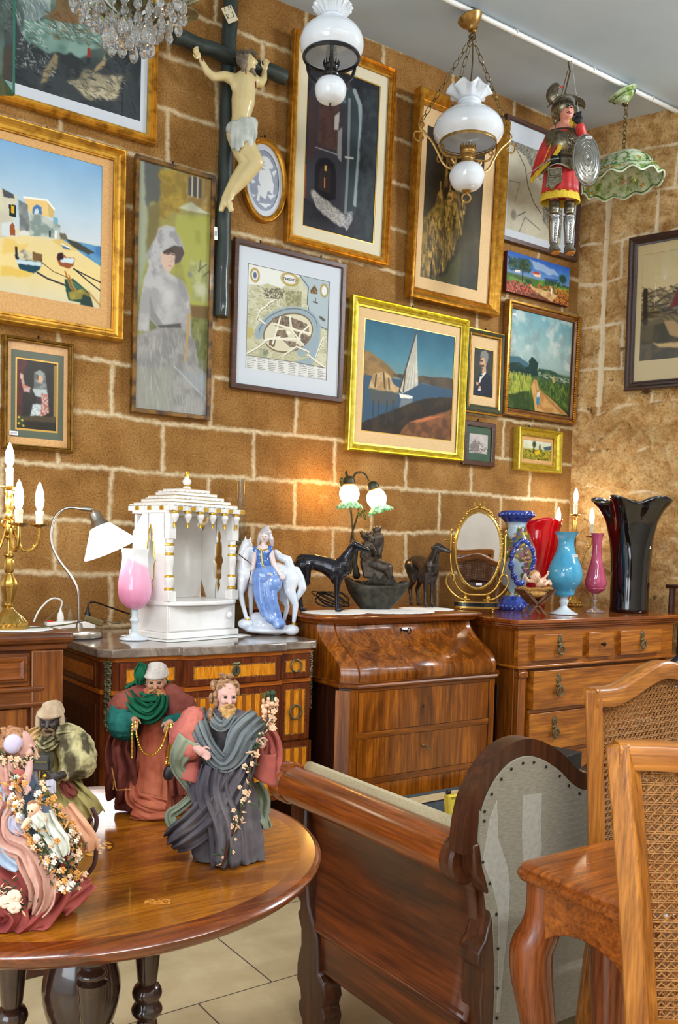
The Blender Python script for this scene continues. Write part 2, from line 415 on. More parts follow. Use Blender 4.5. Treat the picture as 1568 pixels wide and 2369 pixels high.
# ---------- pictures ----------
NPR=np.random.RandomState(5)
def vnoise(h,w,cy,cx,octv=4,seed=0):
    r=np.random.RandomState(seed); out=np.zeros((h,w)); amp=1; tot=0
    for o in range(octv):
        gy=int(cy*2**o)+2; gx=int(cx*2**o)+2; g=r.rand(gy,gx)
        y=np.linspace(0,gy-1.001,h); x=np.linspace(0,gx-1.001,w); yi=y.astype(int); xi=x.astype(int)
        fy=(y-yi)[:,None]; fx=(x-xi)[None,:]; fy=fy*fy*(3-2*fy); fx=fx*fx*(3-2*fx)
        a=g[yi][:,xi]; bb=g[yi][:,xi+1]; c=g[yi+1][:,xi]; d=g[yi+1][:,xi+1]
        out+=amp*((a*(1-fx)+bb*fx)*(1-fy)+(c*(1-fx)+d*fx)*fy); tot+=amp; amp*=.55
    return out/tot
class Art:
    """a small canvas painter; points are given in sketch coordinates mapped on to the canvas"""
    def __init__(s,rect,quad,cell=.0021,ext=0):
        s.rect=rect; s.q=quad; s.ext=ext
        x0,x1,z0,z1=rect; s.w=max(24,int((x1-x0)/cell)); s.h=max(24,int((z1-z0)/cell))
        s.a=np.zeros((s.h,s.w,3)); s.V,s.U=np.meshgrid((np.arange(s.h)+.5)/s.h,(np.arange(s.w)+.5)/s.w,indexing='ij')
        s.asp=(x1-x0)/(z1-z0); s.seed=3
    def uv(s,p):
        X0,X1,t0,t1,b0,b1=s.q; k=(p[0]-X0)/(X1-X0); t=t0+(t1-t0)*k; bt=b0+(b1-b0)*k
        return (s.ext+(1-s.ext)*k,(p[1]-t)/(bt-t))
    def put(s,mask,c,al=1):
        s.a+=(np.array(c,float)-s.a)*(mask*al)[...,None]
    def grad(s,st):
        p=[q[0] for q in st]
        for i in range(3): s.a[...,i]=np.interp(s.V,p,[q[1][i] for q in st])
    def N(s,cx,cy=None,o=4):
        s.seed+=1; return vnoise(s.h,s.w,cy or cx/s.asp,cx,o,s.seed)
    def tex(s,cx,amp,cy=None,o=4): s.a+=((s.N(cx,cy,o)-.5)*2*amp)[...,None]
    def pmask(s,pts,soft=0,wob=0):
        P=[s.uv(p) for p in pts]; U,V=s.U,s.V
        if wob: U=U+(s.N(14)-.5)*wob; V=V+(s.N(14)-.5)*wob*s.asp
        ins=np.zeros(U.shape,bool); n=len(P)
        for i in range(n):
            (x1,y1),(x2,y2)=P[i],P[(i+1)%n]
            if y1==y2: continue
            c=((y1>V)!=(y2>V))&(U<(x2-x1)*(V-y1)/(y2-y1)+x1); ins^=c
        m=ins.astype(float)
        for _ in range(int(soft)):
            q=np.pad(m,1,mode='edge'); m=(q[1:-1,1:-1]*2+q[:-2,1:-1]+q[2:,1:-1]+q[1:-1,:-2]+q[1:-1,2:])/6
        return m
    def poly(s,pts,c,soft=1,wob=0,al=1,c2=None,ns=12):
        m=s.pmask(pts,soft,wob); s.put(m,c,al)
        if c2 is not None:
            k=np.clip((s.N(ns,o=3)-.38)*4,0,1); s.put(m*k,c2,al)
        return m
    def ell(s,c,r,colr,soft=.25,al=1):
        u,v=s.uv(c); X0,X1,t0,t1,b0,b1=s.q; ru=r[0]/(X1-X0)*(1-s.ext); rv=r[1]/(b0-t0)
        d=np.sqrt(((s.U-u)/ru)**2+((s.V-v)/rv)**2); s.put(np.clip((1-d)/soft+.0,0,1),colr,al)
    def line(s,pts,c,w,al=1):
        P=[s.uv(p) for p in pts]; X0,X1=s.q[:2]; wu=w/(X1-X0)*(1-s.ext)
        best=np.full(s.U.shape,9.)
        for (x1,y1),(x2,y2) in zip(P[:-1],P[1:]):
            dx=x2-x1; dy=(y2-y1)/s.asp; px=s.U-x1; py=(s.V-y1)/s.asp; t=np.clip((px*dx+py*dy)/(dx*dx+dy*dy+1e-12),0,1)
            best=np.minimum(best,np.hypot(px-t*dx,py-t*dy))
        s.put(np.clip((wu-best)/(wu*.5)+.3,0,1),c,al)
    def dabs(s,pts,cols,n,ln,wd,ang=0,jit=.5,al=.8):
        """short brush strokes inside a polygon"""
        P=[s.uv(p) for p in pts]; us=[p[0] for p in P]; vv=[p[1] for p in P]; m=s.pmask(pts,0)
        r=np.random.RandomState(s.seed+77); s.seed+=1; X0,X1=s.q[:2]; k=(1-s.ext)/(X1-X0); got=0
        for _ in range(n*4):
            if got>=n: break
            u=r.uniform(min(us),max(us)); v=r.uniform(min(vv),max(vv)); i=int(v*s.h); j=int(u*s.w)
            if not(0<=i<s.h and 0<=j<s.w) or m[i,j]<.5: continue
            got+=1; a=ang+r.uniform(-jit,jit); L=ln*k*r.uniform(.5,1.3); W=max(wd*k*r.uniform(.6,1.3),.6/s.w)
            R_=int((L+W)*s.w)+2; i0,i1=max(0,i-int(R_*1)),min(s.h,i+R_+1); j0,j1=max(0,j-R_),min(s.w,j+R_+1)
            du=s.U[i0:i1,j0:j1]-u; dv=(s.V[i0:i1,j0:j1]-v)/s.asp
            t=np.clip(du*cos(a)+dv*sin(a),-L/2,L/2); d=np.hypot(du-t*cos(a),dv-t*sin(a))
            mk=np.clip((W-d)/(W*.6),0,1)*al
            c=np.array(cols[r.randint(len(cols))],float); s.a[i0:i1,j0:j1]+=(c-s.a[i0:i1,j0:j1])*mk[...,None]
    def build(s,name,parent,y,off,rough=.45,coat=0,mat='painted_canvas'):
        x0,x1,z0,z1=s.rect; ox,oz=off; w,h=s.w,s.h
        xs=np.linspace(x0-ox,x1-ox,w); zs=np.linspace(z1-oz,z0-oz,h)
        Z,X=np.meshgrid(zs,xs,indexing='ij'); co_=np.stack([X,np.full_like(X,y),Z],-1).reshape(-1,3)
        idx=np.arange(h*w).reshape(h,w); q=np.stack([idx[:-1,:-1],idx[1:,:-1],idx[1:,1:],idx[:-1,1:]],-1).reshape(-1,4)
        me=bpy.data.meshes.new(name); me.vertices.add(h*w); me.vertices.foreach_set('co',co_.astype(np.float32).ravel())
        me.loops.add(q.size); me.loops.foreach_set('vertex_index',q.ravel().astype(np.int32)); me.polygons.add(len(q))
        me.polygons.foreach_set('loop_start',(np.arange(len(q))*4).astype(np.int32)); me.update(calc_edges=True)
        c=np.clip(s.a,0,255)/255; l=np.where(c<=.04045,c/12.92,((c+.055)/1.055)**2.4)
        A=me.attributes.new('paint','FLOAT_COLOR','POINT'); A.data.foreach_set('color',np.concatenate([l,np.ones((h,w,1))],-1).astype(np.float32).ravel())
        me.materials.append(paintmat(mat,rough,coat)); o=bpy.data.objects.new(name,me); COL.objects.link(o); o.parent=parent; return o

gold=M('gilt_frame',(176,118,34),(214,160,62),40,.3,.75,bmp=.15,bsc=90)
gold_old=M('gilt_worn',(146,94,28),(222,170,66),22,.36,.7,bmp=.25,bsc=60,lo=.3,hi=.55)
gold_green=M('gilt_bright',(196,172,48),(224,206,92),40,.26,.75)
gold_dark=M('gilt_dark',(110,78,26),(160,118,44),40,.36,.6)
walnut_f=wood('frame_walnut',(58,30,18),(98,54,32),'x',2,.35,.3)
dark_f=wood('frame_dark_wood',(44,26,20),(76,46,32),'x',2,.35,.3)
burl=M('burl_frame',(58,34,10),(128,88,26),26,.3,coat=.4,lo=.38,hi=.6)
mount_w=M('mount_white',(206,212,220),rough=.8); mount_o=M('mount_buff',(206,156,98),(216,170,112),160,.85,lo=.4,hi=.6)
mount_c=M('mount_cream',(214,204,176),rough=.8); mount_t=M('mount_tan',(214,178,128),(222,190,144),160,.85); mount_g=M('mount_green',(82,92,76),rough=.8)
mount_dg=M('mount_dark_green',(58,88,68),rough=.8); slip=M('gold_slip',(204,160,70),rough=.3,metal=.6); paper_b=M('picture_backing',(120,96,70),rough=.9)
pane=glassthin('picture_glass'); iron=M('black_iron',(34,32,32),rough=.45,metal=.6)
def ring(mb,rects):
    v=[]
    for (x0,x1,z0,z1),p in rects: v+=[(x0,-p,z0),(x1,-p,z0),(x1,-p,z1),(x0,-p,z1)]
    fs=[]
    for i in range(len(rects)-1):
        for j in range(4): a=i*4+j; c=i*4+(j+1)%4; fs.append((a,c,c+4,a+4))
    mb.add(v,fs)
def lerp_r(a,b,t): return tuple(p+(q-p)*t for p,q in zip(a,b))
def picture(label,outer,sight,prof,fm,mounts,art,glass=True,tilt=0,hook=None,name='framed_picture',loc=None,rot=None,rough=.45):
    """outer/sight: frame rectangles; prof: [(fraction across the moulding, protrusion)]; mounts: [(rect_out,rect_in,material)]"""
    xc=(outer[0]+outer[1])/2; zb=outer[2]; off=(xc,zb)
    t=thing(name,label,'picture',loc or (xc,-.003,zb))
    t.rotation_euler=rot or (tilt,0,0)
    sh=lambda r:(r[0]-xc,r[1]-xc,r[2]-zb,r[3]-zb)
    O,S=sh(outer),sh(sight)
    b=MB(); ring(b,[(lerp_r(O,S,f),p) for f,p in prof]); b.build('frame',fm,t,ang=25)
    pm=prof[-1][1]
    b=MB(); b.box(O[0]+.004,O[1]-.004,-.003,-.001,O[2]+.004,O[3]-.004); b.build('backing_board',paper_b,t,smooth=False)
    y=max(.006,pm-.003)
    for i,(ro,ri,mm) in enumerate(mounts):
        b=MB(); ring(b,[(sh(ro),y),(sh(ri),y),(sh(ri),y-.002)]); b.build('mount' if mm is not slip else 'gilt_slip',mm,t,smooth=False); y-=.002
    art.build('painting',t,-(y-.0005),off,rough)
    if glass:
        b=MB(); y2=pm+.001; b.add([(S[0],-y2,S[2]),(S[1],-y2,S[2]),(S[1],-y2,S[3]),(S[0],-y2,S[3])],[(0,1,2,3)]); b.build('glass_pane',pane,t,smooth=False)
    for hx in (hook or []):
        b=MB(); b.tube([(hx-xc,0,O[3]-.004),(hx-xc,-.006,O[3]+.004),(hx-xc,-.008,O[3]+.011)],.0025,6); b.ell((hx-xc,-.009,O[3]+.011),.004,8); b.build('hook',iron,t)
    return t
def insetr(r,d): return (r[0]+d,r[1]-d,r[2]+d,r[3]-d)
PR_SIMPLE=[(0,0),(0,.018),(.12,.022),(.85,.022),(1,.018),(1,.014)]
PR_REED=[(0,0),(0,.03),(.1,.034),(.18,.03),(.28,.036),(.36,.03),(.5,.034),(.58,.026),(.72,.028),(.8,.02),(1,.018),(1,.014)]
PR_SCOOP=[(0,0),(0,.032),(.08,.042),(.16,.046),(.24,.045),(.3,.036),(.45,.026),(.6,.022),(.75,.022),(.8,.026),(.88,.026),(.92,.02),(1,.02),(1,.014)]
PR_ROUND=[(0,0),(0,.014),(.06,.024),(.2,.034),(.4,.038),(.6,.034),(.72,.026),(.78,.03),(.88,.03),(.94,.022),(1,.02),(1,.014)]

# 1 waterfall landscape (runs out of the photo to the left and top)
r=(.30,1.332,2.806,3.40); A=Art(r,(0,1005,-300,60,580,895),ext=.52)
A.grad([(0,(170,176,168)),(.35,(176,184,176)),(.5,(90,110,100)),(1,(30,34,40))]); A.tex(10,22)
A.poly([(-900,600),(-900,-300),(-80,-300),(60,50),(180,300),(0,580)],(70,84,80),4,.05,c2=(120,140,136))
A.poly([(420,330),(430,60),(480,-40),(560,-100),(600,200),(560,290)],(58,74,60),3,.05,c2=(92,104,84))
A.poly([(580,260),(700,220),(800,340),(700,380)],(128,150,84),3,.03); A.poly([(700,400),(780,330),(850,460),(790,520),(690,480)],(190,170,142),3,.03)
A.poly([(560,-90),(1005,-10),(1005,300),(740,300),(580,240)],(176,186,180),6,.04)
A.poly([(140,10),(160,-80),(400,-40),(410,50),(380,85),(160,90)],(116,74,56),1); A.poly([(160,-60),(225,-40),(225,90),(160,85)],(206,176,140),1); A.poly([(320,-30),(350,-30),(345,95),(310,90)],(206,180,148),1); A.poly([(350,-10),(410,30),(395,60),(350,50)],(44,58,76),1)
A.poly([(330,300),(350,200),(480,180),(680,330),(690,380),(400,330)],(86,66,44),3,.04,c2=(120,96,64))
A.poly([(270,320),(290,260),(400,280),(640,340),(420,380)],(126,92,58),3,.03); A.poly([(490,240),(560,260),(690,370),(560,340)],(176,136,90),4,.02)
A.poly([(130,190),(320,190),(300,270),(200,290),(130,290)],(172,186,182),3,.03,c2=(120,136,136)); A.dabs([(0,0),(130,20),(320,200),(260,340),(0,300)],[(206,216,212),(140,160,158),(90,110,108)],160,50,5,1.2,.4,.5)
A.poly([(130,300),(350,330),(700,380),(720,470),(560,520),(300,500),(130,420)],(92,126,116),5,.04,c2=(130,160,150)); A.dabs([(140,300),(700,380),(700,460),(150,350)],[(220,228,222),(160,186,178)],120,30,4,.3,.3,.6)
A.poly([(0,300),(60,280),(150,420),(300,490),(480,490),(560,560),(640,590),(900,500),(850,450),(900,380),(1005,320),(1005,900),(0,600)],(40,46,50),5,.04,c2=(56,62,66))
A.poly([(430,640),(600,600),(720,610),(880,660),(800,760),(620,740)],(136,128,104),9,.06,c2=(190,180,150)); A.poly([(240,620),(290,560),(350,480),(380,500),(370,560),(300,620)],(140,124,92),3,.03)
A.poly([(690,590),(620,600),(700,540),(720,510),(720,560)],(160,140,104),2,.02); A.poly([(585,480),(605,470),(615,525),(585,525)],(150,44,36),1); A.poly([(580,525),(615,525),(605,560),(585,560)],(40,44,56),1)
for x in (610,645,770,785): A.line([(x,290 if x<700 else 460),(x,340 if x<700 else 510)],(56,50,38),4)
A.ell((880,240),(50,60),(150,110,50),.8,.8); A.dabs([(130,300),(300,400),(350,600),(60,520)],[(200,206,196),(60,70,70),(120,130,120)],140,22,5,.5,1.2,.6)
A.dabs([(0,480),(560,560),(900,500),(1000,880),(0,600)],[(30,34,40),(64,70,72),(48,54,60),(86,84,72)],260,40,7,.3,.8,.5); A.dabs([(470,640),(880,660),(800,760),(600,730)],[(176,166,136),(120,112,92),(206,196,166)],120,34,5,.2,.5,.6); A.dabs([(270,250),(700,330),(690,480),(300,400)],[(60,50,38),(140,110,74),(96,80,56),(70,96,90)],160,34,6,.3,.6,.5)
O=(.27,1.392,2.731,3.462)
picture('large waterfall landscape with pale mount in reeded gold frame, cut by the photo corner',O,insetr(O,.034),PR_REED,gold_old,[(insetr(O,.034),r,mount_w)],A,tilt=.02)

# 2 beach with boats
r=(.56,1.186,2.083,2.60); A=Art(r,(0,690,230,425,1215,1340),ext=.43)
A.grad([(0,(126,170,208)),(.35,(176,200,216)),(.55,(200,208,212)),(.6,(226,206,150)),(.8,(230,206,140)),(1,(214,204,170))]); A.tex(6,7)
A.poly([(390,880),(440,885),(690,940),(690,1065),(560,985),(430,895)],(70,120,172),2,c2=(96,150,190)); A.poly([(430,885),(500,895),(640,975),(600,985),(480,930)],(70,70,62),1,.02)
A.poly([(-560,560),(-20,545),(20,560),(100,600),(60,860),(-560,900)],(214,208,180),1,c2=(196,190,170)); A.poly([(0,545),(75,585),(80,612),(10,600)],(78,82,88),1,.01); A.poly([(45,650),(92,655),(92,735),(48,725)],(30,44,46),0); A.poly([(60,655),(80,660),(80,710),(62,705)],(214,170,40),0)
A.poly([(0,770),(60,760),(110,860),(0,850)],(206,214,214),1); A.poly([(55,850),(52,790),(70,766),(86,790),(88,852)],(150,84,44),0)
A.poly([(145,610),(150,600),(300,625),(350,685),(345,740),(200,720),(175,690)],(230,196,128),1); A.poly([(300,622),(350,685),(348,745),(315,735)],(206,178,112),0); A.poly([(203,715),(205,670),(230,652),(262,672),(268,720)],(74,120,176),1); A.poly([(215,715),(218,685),(240,680),(245,715)],(210,216,214),0)
A.line([(145,606),(300,628),(350,688)],(240,240,236),7)
A.poly([(110,620),(170,655),(175,720),(200,820),(120,830)],(110,116,116),1,.01,c2=(150,154,150)); A.poly([(185,715),(260,720),(390,790),(395,885),(270,862),(180,855)],(190,196,186),1,.01,c2=(130,146,140),ns=18)
A.poly([(345,735),(375,745),(378,785),(345,770)],(120,170,190),0); A.poly([(390,840),(430,850),(440,890),(395,885)],(110,100,80),1,.02); A.poly([(318,825),(330,828),(330,868),(318,866)],(50,56,60),0); A.poly([(358,825),(368,828),(368,878),(358,876)],(240,240,236),0); A.poly([(110,830),(150,815),(190,850),(120,855)],(216,216,206),1)
A.poly([(0,880),(170,900),(130,940),(0,960)],(226,190,96),5,.05,.7); A.poly([(0,1050),(200,1080),(160,1130),(0,1110)],(222,184,80),6,.05,.8); A.poly([(330,890),(400,880),(520,960),(430,960)],(214,180,90),4,.03,.7)
A.line([(240,1095),(310,1135),(420,1175),(560,1230)],(60,56,54),7); A.line([(270,1030),(350,1090),(460,1135)],(60,60,60),3); A.line([(490,1075),(560,1110),(690,1170)],(44,46,54),5); A.line([(500,1080),(600,1160),(690,1225)],(40,44,54),5)
A.poly([(85,975),(130,1000),(275,1030),(255,1075),(215,1100),(120,1070)],(34,70,84),1); A.poly([(92,1005),(270,1030),(265,1055),(105,1035)],(196,214,220),1); A.poly([(110,960),(150,935),(205,975),(205,1020),(120,1010)],(214,206,176),1,.02,c2=(150,140,110),ns=40); A.poly([(207,960),(270,975),(272,1025),(205,1015)],(120,92,60),1,c2=(60,50,40)); A.line([(96,930),(100,1000)],(50,46,44),9)
A.poly([(370,1000),(385,970),(415,975),(440,1000),(500,1005),(490,1055),(455,1075),(390,1050)],(150,84,50),1); A.poly([(395,1000),(500,1008),(485,1042),(400,1030)],(206,220,226),1); A.poly([(375,975),(412,968),(418,1010),(380,1020)],(54,36,40),1); A.poly([(403,910),(440,928),(470,940),(460,952),(415,940)],(80,110,150),1); A.line([(404,912),(440,930),(468,942)],(230,232,230),5)
A.poly([(428,1140),(490,1140),(610,1235),(615,1310),(460,1280),(440,1220)],(40,74,62),1); A.poly([(445,1150),(490,1150),(560,1205),(470,1210)],(70,110,92),1); A.poly([(455,1228),(560,1205),(612,1255),(590,1270),(470,1275)],(176,160,76),1,c2=(130,120,60)); A.line([(432,1092),(475,1200),(495,1220)],(170,110,44),6); A.line([(458,1115),(490,1190),(510,1215)],(190,130,54),6); A.line([(600,1225),(690,1320)],(190,150,80),8)
A.poly([(560,1240),(620,1265),(640,1330),(540,1310)],(50,66,60),2)
O=(.45,1.269,1.970,2.671); S=insetr(O,.042)
picture('large painting of boats on a sandy beach, broad gold frame, left edge of photo',O,S,PR_SCOOP,gold_old,[(S,r,mount_o)],A,glass=False,hook=[.98],tilt=.015)

# 3 small lady at a window
r=(.886,1.027,1.613,1.857); A=Art(r,(113,380,1685,1730,2140,2190))
A.grad([(0,(30,26,28)),(.5,(34,30,30)),(.78,(26,22,22)),(1,(30,28,20))]); A.tex(8,8)
A.poly([(113,1690),(190,1700),(160,1790),(150,2050),(113,2060)],(84,30,38),2,.02,c2=(60,22,30)); A.poly([(360,1740),(380,1745),(380,2100),(362,2095)],(150,120,64),1)
A.poly([(230,1780),(270,1765),(300,1790),(320,1930),(260,1950),(225,1900)],(130,136,134),2,.02,c2=(90,96,98)); A.ell((268,1825),(24,32),(206,170,140),.3); A.poly([(244,1780),(265,1768),(292,1790),(288,1808),(248,1800)],(140,150,150),1); A.poly([(250,1830),(246,1800),(258,1798),(256,1835)],(70,48,36),1)
A.poly([(135,1780),(155,1790),(165,1860),(205,1880),(200,1915),(160,1905)],(196,120,106),1,.02,c2=(170,170,170)); A.ell((145,1805),(11,22),(210,170,140),.4)
A.poly([(215,1890),(310,1900),(320,1940),(270,1950),(240,1940)],(176,188,190),1); A.poly([(238,1945),(285,1950),(280,2000),(245,1990)],(54,34,46),1); A.poly([(222,1990),(310,2000),(300,2070),(205,2070)],(160,176,180),2,.01,c2=(210,216,212),ns=30); A.poly([(275,1920),(320,1935),(330,2060),(270,2080),(280,1990)],(170,84,76),1,.02,c2=(190,180,170),ns=30)
A.poly([(113,2060),(380,2090),(380,2130),(113,2090)],(70,58,36),2); A.ell((140,2100),(30,50),(48,66,34),.6); 
for x,y in ((130,2070),(128,2110),(152,2092),(160,2130)): A.ell((x,y),(10,10),(206,176,60),.5)
O=(.833,1.084,1.536,1.934); S=insetr(O,.018); g1=(.864,1.052,1.580,1.888); g0=(.88,1.033,1.606,1.863)
t=picture('small picture of a veiled lady parting a curtain, green mount and thin gold frame',O,S,PR_ROUND,gold_dark,[(S,g1,mount_o),(g1,g0,mount_g),(g0,r,slip)],A,hook=[.96])
stick=M('price_sticker',(236,236,232),rough=.6); inkm=M('sticker_ink',(110,112,140),rough=.7)
def sticker(parent,c,w,h,R=None,y=-.001):
    b=MB(); b.cbox(c,(w,.0008,h),R); b.mi=1
    for k in range(5): b.cbox((c[0]-w*.3+k*w*.15,c[1]-.0006,c[2]),(w*.07,.0004,h*.4),None)
    return b.build('price_sticker',[stick,inkm],parent,smooth=False)
sticker(t,(.873-.9585,-.017,1.592-1.536),.03,.014)

# 4 tall lady in white
r=(1.325,1.631,1.732,2.661); A=Art(r,(945,1425,312,465,2030,2080))
A.grad([(0,(150,150,120)),(.25,(150,140,70)),(.5,(150,150,76)),(.62,(120,124,84)),(1,(120,124,110))]); A.tex(7,16)
A.poly([(945,312),(1020,330),(1010,1000),(945,1300)],(158,166,150),14,.05,.8); A.poly([(985,330),(1110,360),(1130,480),(1080,600),(1000,640),(985,480)],(86,88,86),10,.08,.9); A.poly([(1080,370),(1260,420),(1250,640),(1140,720),(1060,700),(1090,520)],(166,140,58),9,.1,c2=(140,116,50)); A.poly([(1010,640),(1080,600),(1090,900),(1000,960)],(110,100,64),12,.05,.8)
A.poly([(1255,420),(1425,465),(1425,690),(1270,640)],(172,140,80),5,.02,c2=(150,124,72)); A.poly([(1265,440),(1285,445),(1285,570),(1265,565)],(84,82,86),2); A.poly([(1298,440),(1322,446),(1322,580),(1300,574)],(84,84,90),2); A.poly([(1335,455),(1355,462),(1355,590),(1337,586)],(92,90,92),2); A.line([(1292,440),(1292,575)],(206,200,180),5); A.line([(1329,450),(1329,585)],(206,200,180),5)
A.poly([(1200,650),(1290,610),(1340,650),(1425,700),(1300,680)],(196,200,176),4,.02,.9); A.poly([(1190,690),(1425,720),(1425,1330),(1300,1330),(1240,1050),(1180,900)],(164,164,80),9,.04); A.poly([(1280,1000),(1425,1040),(1425,1300),(1310,1280)],(150,154,96),8,.08,c2=(176,176,120)); A.ell((1370,1210),(66,66),(188,190,156),.6,.9); A.ell((1290,1105),(22,30),(120,126,120),.7,.8)
for a,b_ in (((1345,1080),(1400,1040)),((1350,1090),(1360,1010)),((1380,1120),(1420,1085))): A.line([a,b_],(96,104,70),5,.8)
A.poly([(1290,1310),(1425,1330),(1425,1420),(1310,1400)],(116,92,56),6,.03); A.poly([(1310,1400),(1425,1420),(1425,1720),(1330,1650)],(98,104,60),8,.06,c2=(130,130,76)); A.poly([(945,1450),(1000,1400),(1000,1550),(945,1600)],(140,140,70),6)
wh=(184,182,180); gy=(140,138,138)
A.poly([(1010,960),(1060,850),(1080,790),(1120,765),(1180,780),(1220,860),(1250,930),(1230,1010),(1190,1030),(1100,1060),(1110,1130),(1000,1140),(985,1150),(1020,1040)],(180,178,178),4,.02,c2=(150,148,150)); A.poly([(1120,940),(1180,905),(1235,915),(1250,960),(1225,1015),(1190,1035),(1170,960)],(86,74,68),2); A.poly([(1100,950),(1170,940),(1190,975),(1185,1040),(1155,1090),(1120,1070),(1095,1010)],(206,178,158),3); A.poly([(1110,945),(1165,920),(1190,960),(1160,955),(1115,965)],(74,60,54),2)
A.line([(1135,965),(1158,962)],(90,70,62),4); A.line([(1168,965),(1180,970)],(90,70,62),4); A.ell((1157,1045),(14,6),(176,104,90),.6); A.line([(1168,985),(1172,1012),(1162,1016)],(180,146,126),3)
A.poly([(990,1140),(1060,1110),(1110,1060),(1180,1110),(1250,1160),(1290,1260),(1300,1420),(1310,1700),(1260,1740),(1220,1460),(1100,1490),(1030,1400),(1030,1500),(960,1490),(965,1380)],wh,5,.015,c2=(160,158,158),ns=6); A.poly([(1030,1230),(1060,1350),(1130,1470),(1100,1490),(1035,1400)],gy,5); A.poly([(1200,1100),(1250,1160),(1290,1280),(1260,1300),(1220,1220)],gy,7,0,.7); A.ell((1150,1250),(70,110),(196,194,192),.9,.8)
A.poly([(1085,1455),(1235,1440),(1240,1480),(1120,1500)],(84,80,80),3); A.poly([(945,1600),(970,1520),(1090,1470),(1240,1470),(1330,1560),(1360,1740),(1425,1800),(1425,2080),(945,2030)],(158,156,152),7,.02,c2=(134,132,130),ns=7); A.poly([(945,1750),(1200,1740),(1200,2060),(945,2030)],(148,148,136),12,.04,.8)
A.line([(1290,1380),(1270,1700)],(190,150,80),8); A.poly([(1230,1760),(1425,1800),(1425,1960),(1300,1850)],(150,156,160),7,.04,.8); A.line([(1200,1740),(1425,1970)],(180,184,186),6,.7); A.dabs([(945,1500),(1360,1500),(1425,2080),(945,2030)],[(180,178,174),(130,128,126),(150,150,140)],240,90,5,1.5,.3,.35)
O=(1.310,1.643,1.713,2.675); S=insetr(O,.017)
picture('tall narrow pastel of a lady in a white bonnet and dress, thin burl frame',O,S,[(0,0),(0,.022),(.1,.024),(.9,.022),(1,.018),(1,.014)],burl,[],A,hook=[1.465],tilt=.012)

# 5 alley at night
r=(2.067,2.440,2.584,3.262); A=Art(r,(155,588,395,540,1365,1480))
A.grad([(0,(38,40,46)),(.5,(48,46,52)),(1,(44,44,50))]); A.tex(9,10)
A.poly([(165,590),(200,500),(300,470),(400,520),(470,620),(490,760),(475,1300),(400,1360),(160,1200)],(60,60,68),4,.01); A.poly([(200,520),(250,490),(330,500),(400,560),(410,640),(300,640),(210,600)],(110,146,150),6,.03,c2=(70,96,104)); A.poly([(165,620),(210,600),(215,960),(170,990)],(72,56,58),4,.02); A.poly([(225,640),(345,650),(345,920),(225,900)],(92,66,62),4,.02,c2=(76,56,56)); A.poly([(320,720),(350,690),(345,800),(320,800)],(190,186,180),3); A.poly([(342,810),(368,780),(370,990),(345,960)],(150,150,152),3)
A.poly([(365,560),(430,560),(480,680),(485,900),(470,1300),(410,1360),(395,1240),(400,700)],(56,66,72),3); A.line([(435,570),(470,650),(482,760),(478,960),(466,1240)],(150,166,168),14,.9); A.line([(405,620),(412,960),(408,1290)],(140,150,152),9,.8); A.line([(395,960),(440,965)],(186,190,190),6); A.line([(216,905),(345,945)],(150,146,142),3)
A.poly([(215,1160),(215,1010),(240,970),(285,965),(330,1000),(345,1080),(345,1210),(300,1220)],(34,32,38),2); A.poly([(240,1150),(245,1030),(275,1000),(310,1040),(310,1180)],(52,44,46),2); A.poly([(272,1010),(286,1012),(284,1045),(272,1042)],(226,186,90),2); A.line([(275,1085),(276,1140)],(206,120,70),4); A.line([(160,1010),(162,1200)],(150,84,50),4)
A.poly([(195,1165),(215,1160),(280,1210),(410,1310),(420,1375),(370,1370),(240,1270)],(150,146,144),7,.03,c2=(190,186,182),ns=70); A.poly([(420,1290),(450,1280),(455,1330),(420,1400),(405,1380)],(170,172,176),3,.03,c2=(120,120,124),ns=70); A.poly([(490,560),(588,560),(588,1480),(470,1450)],(42,46,52),6,.03,c2=(52,60,62))
O=(1.980,2.516,2.492,3.351); S=(2.014,2.486,2.532,3.312)
picture('tall dark painting of a night alley under an arch, cream mount, gold frame',O,S,PR_REED,gold,[(S,insetr(r,-.004),mount_c),(insetr(r,-.004),r,slip)],A,glass=False,tilt=.03)

# 6 old town map
r=(1.803,2.208,1.945,2.370); A=Art(r,(228,708,238,352,870,945),cell=.0014)
A.a[:]=(226,226,218); 
def M6(pts,*k,**q): return A.poly(pts,*k,**q)
M6([(230,365),(290,370),(345,360),(420,390),(520,320),(590,370),(575,480),(580,570),(640,620),(705,640),(705,870),(600,850),(235,790)],(206,204,176),2,.01,c2=(188,186,150),ns=16)
A.dabs([(230,370),(520,400),(700,640),(700,860),(235,790)],[(120,112,84),(150,142,104),(170,160,120)],900,12,1.6,.1,.4,.7)
M6([(525,310),(705,350),(705,640),(640,610),(590,550),(575,480),(580,410)],(172,186,192),2,.01); A.line([(525,312),(580,380),(575,470),(592,550),(640,610),(705,640)],(90,100,100),3)
ring_o=[(470+170*cos(a),660+135*sin(a)-20*cos(a)) for a in np.linspace(0,2*PI,40)]
A.line(ring_o[20:40]+ring_o[:8],(150,168,178),24); A.line([(x,y-14) for x,y in ring_o[20:40]],(96,96,90),2); A.line([(640,690),(630,760),(600,830),(520,850)],(150,168,178),22)
M6([(470+142*cos(a),655+115*sin(a)-18*cos(a)) for a in np.linspace(0,2*PI,40)],(214,208,180),1); A.line([(470+142*cos(a),655+115*sin(a)-18*cos(a)) for a in np.linspace(0,2*PI,40)],(120,100,76),4)
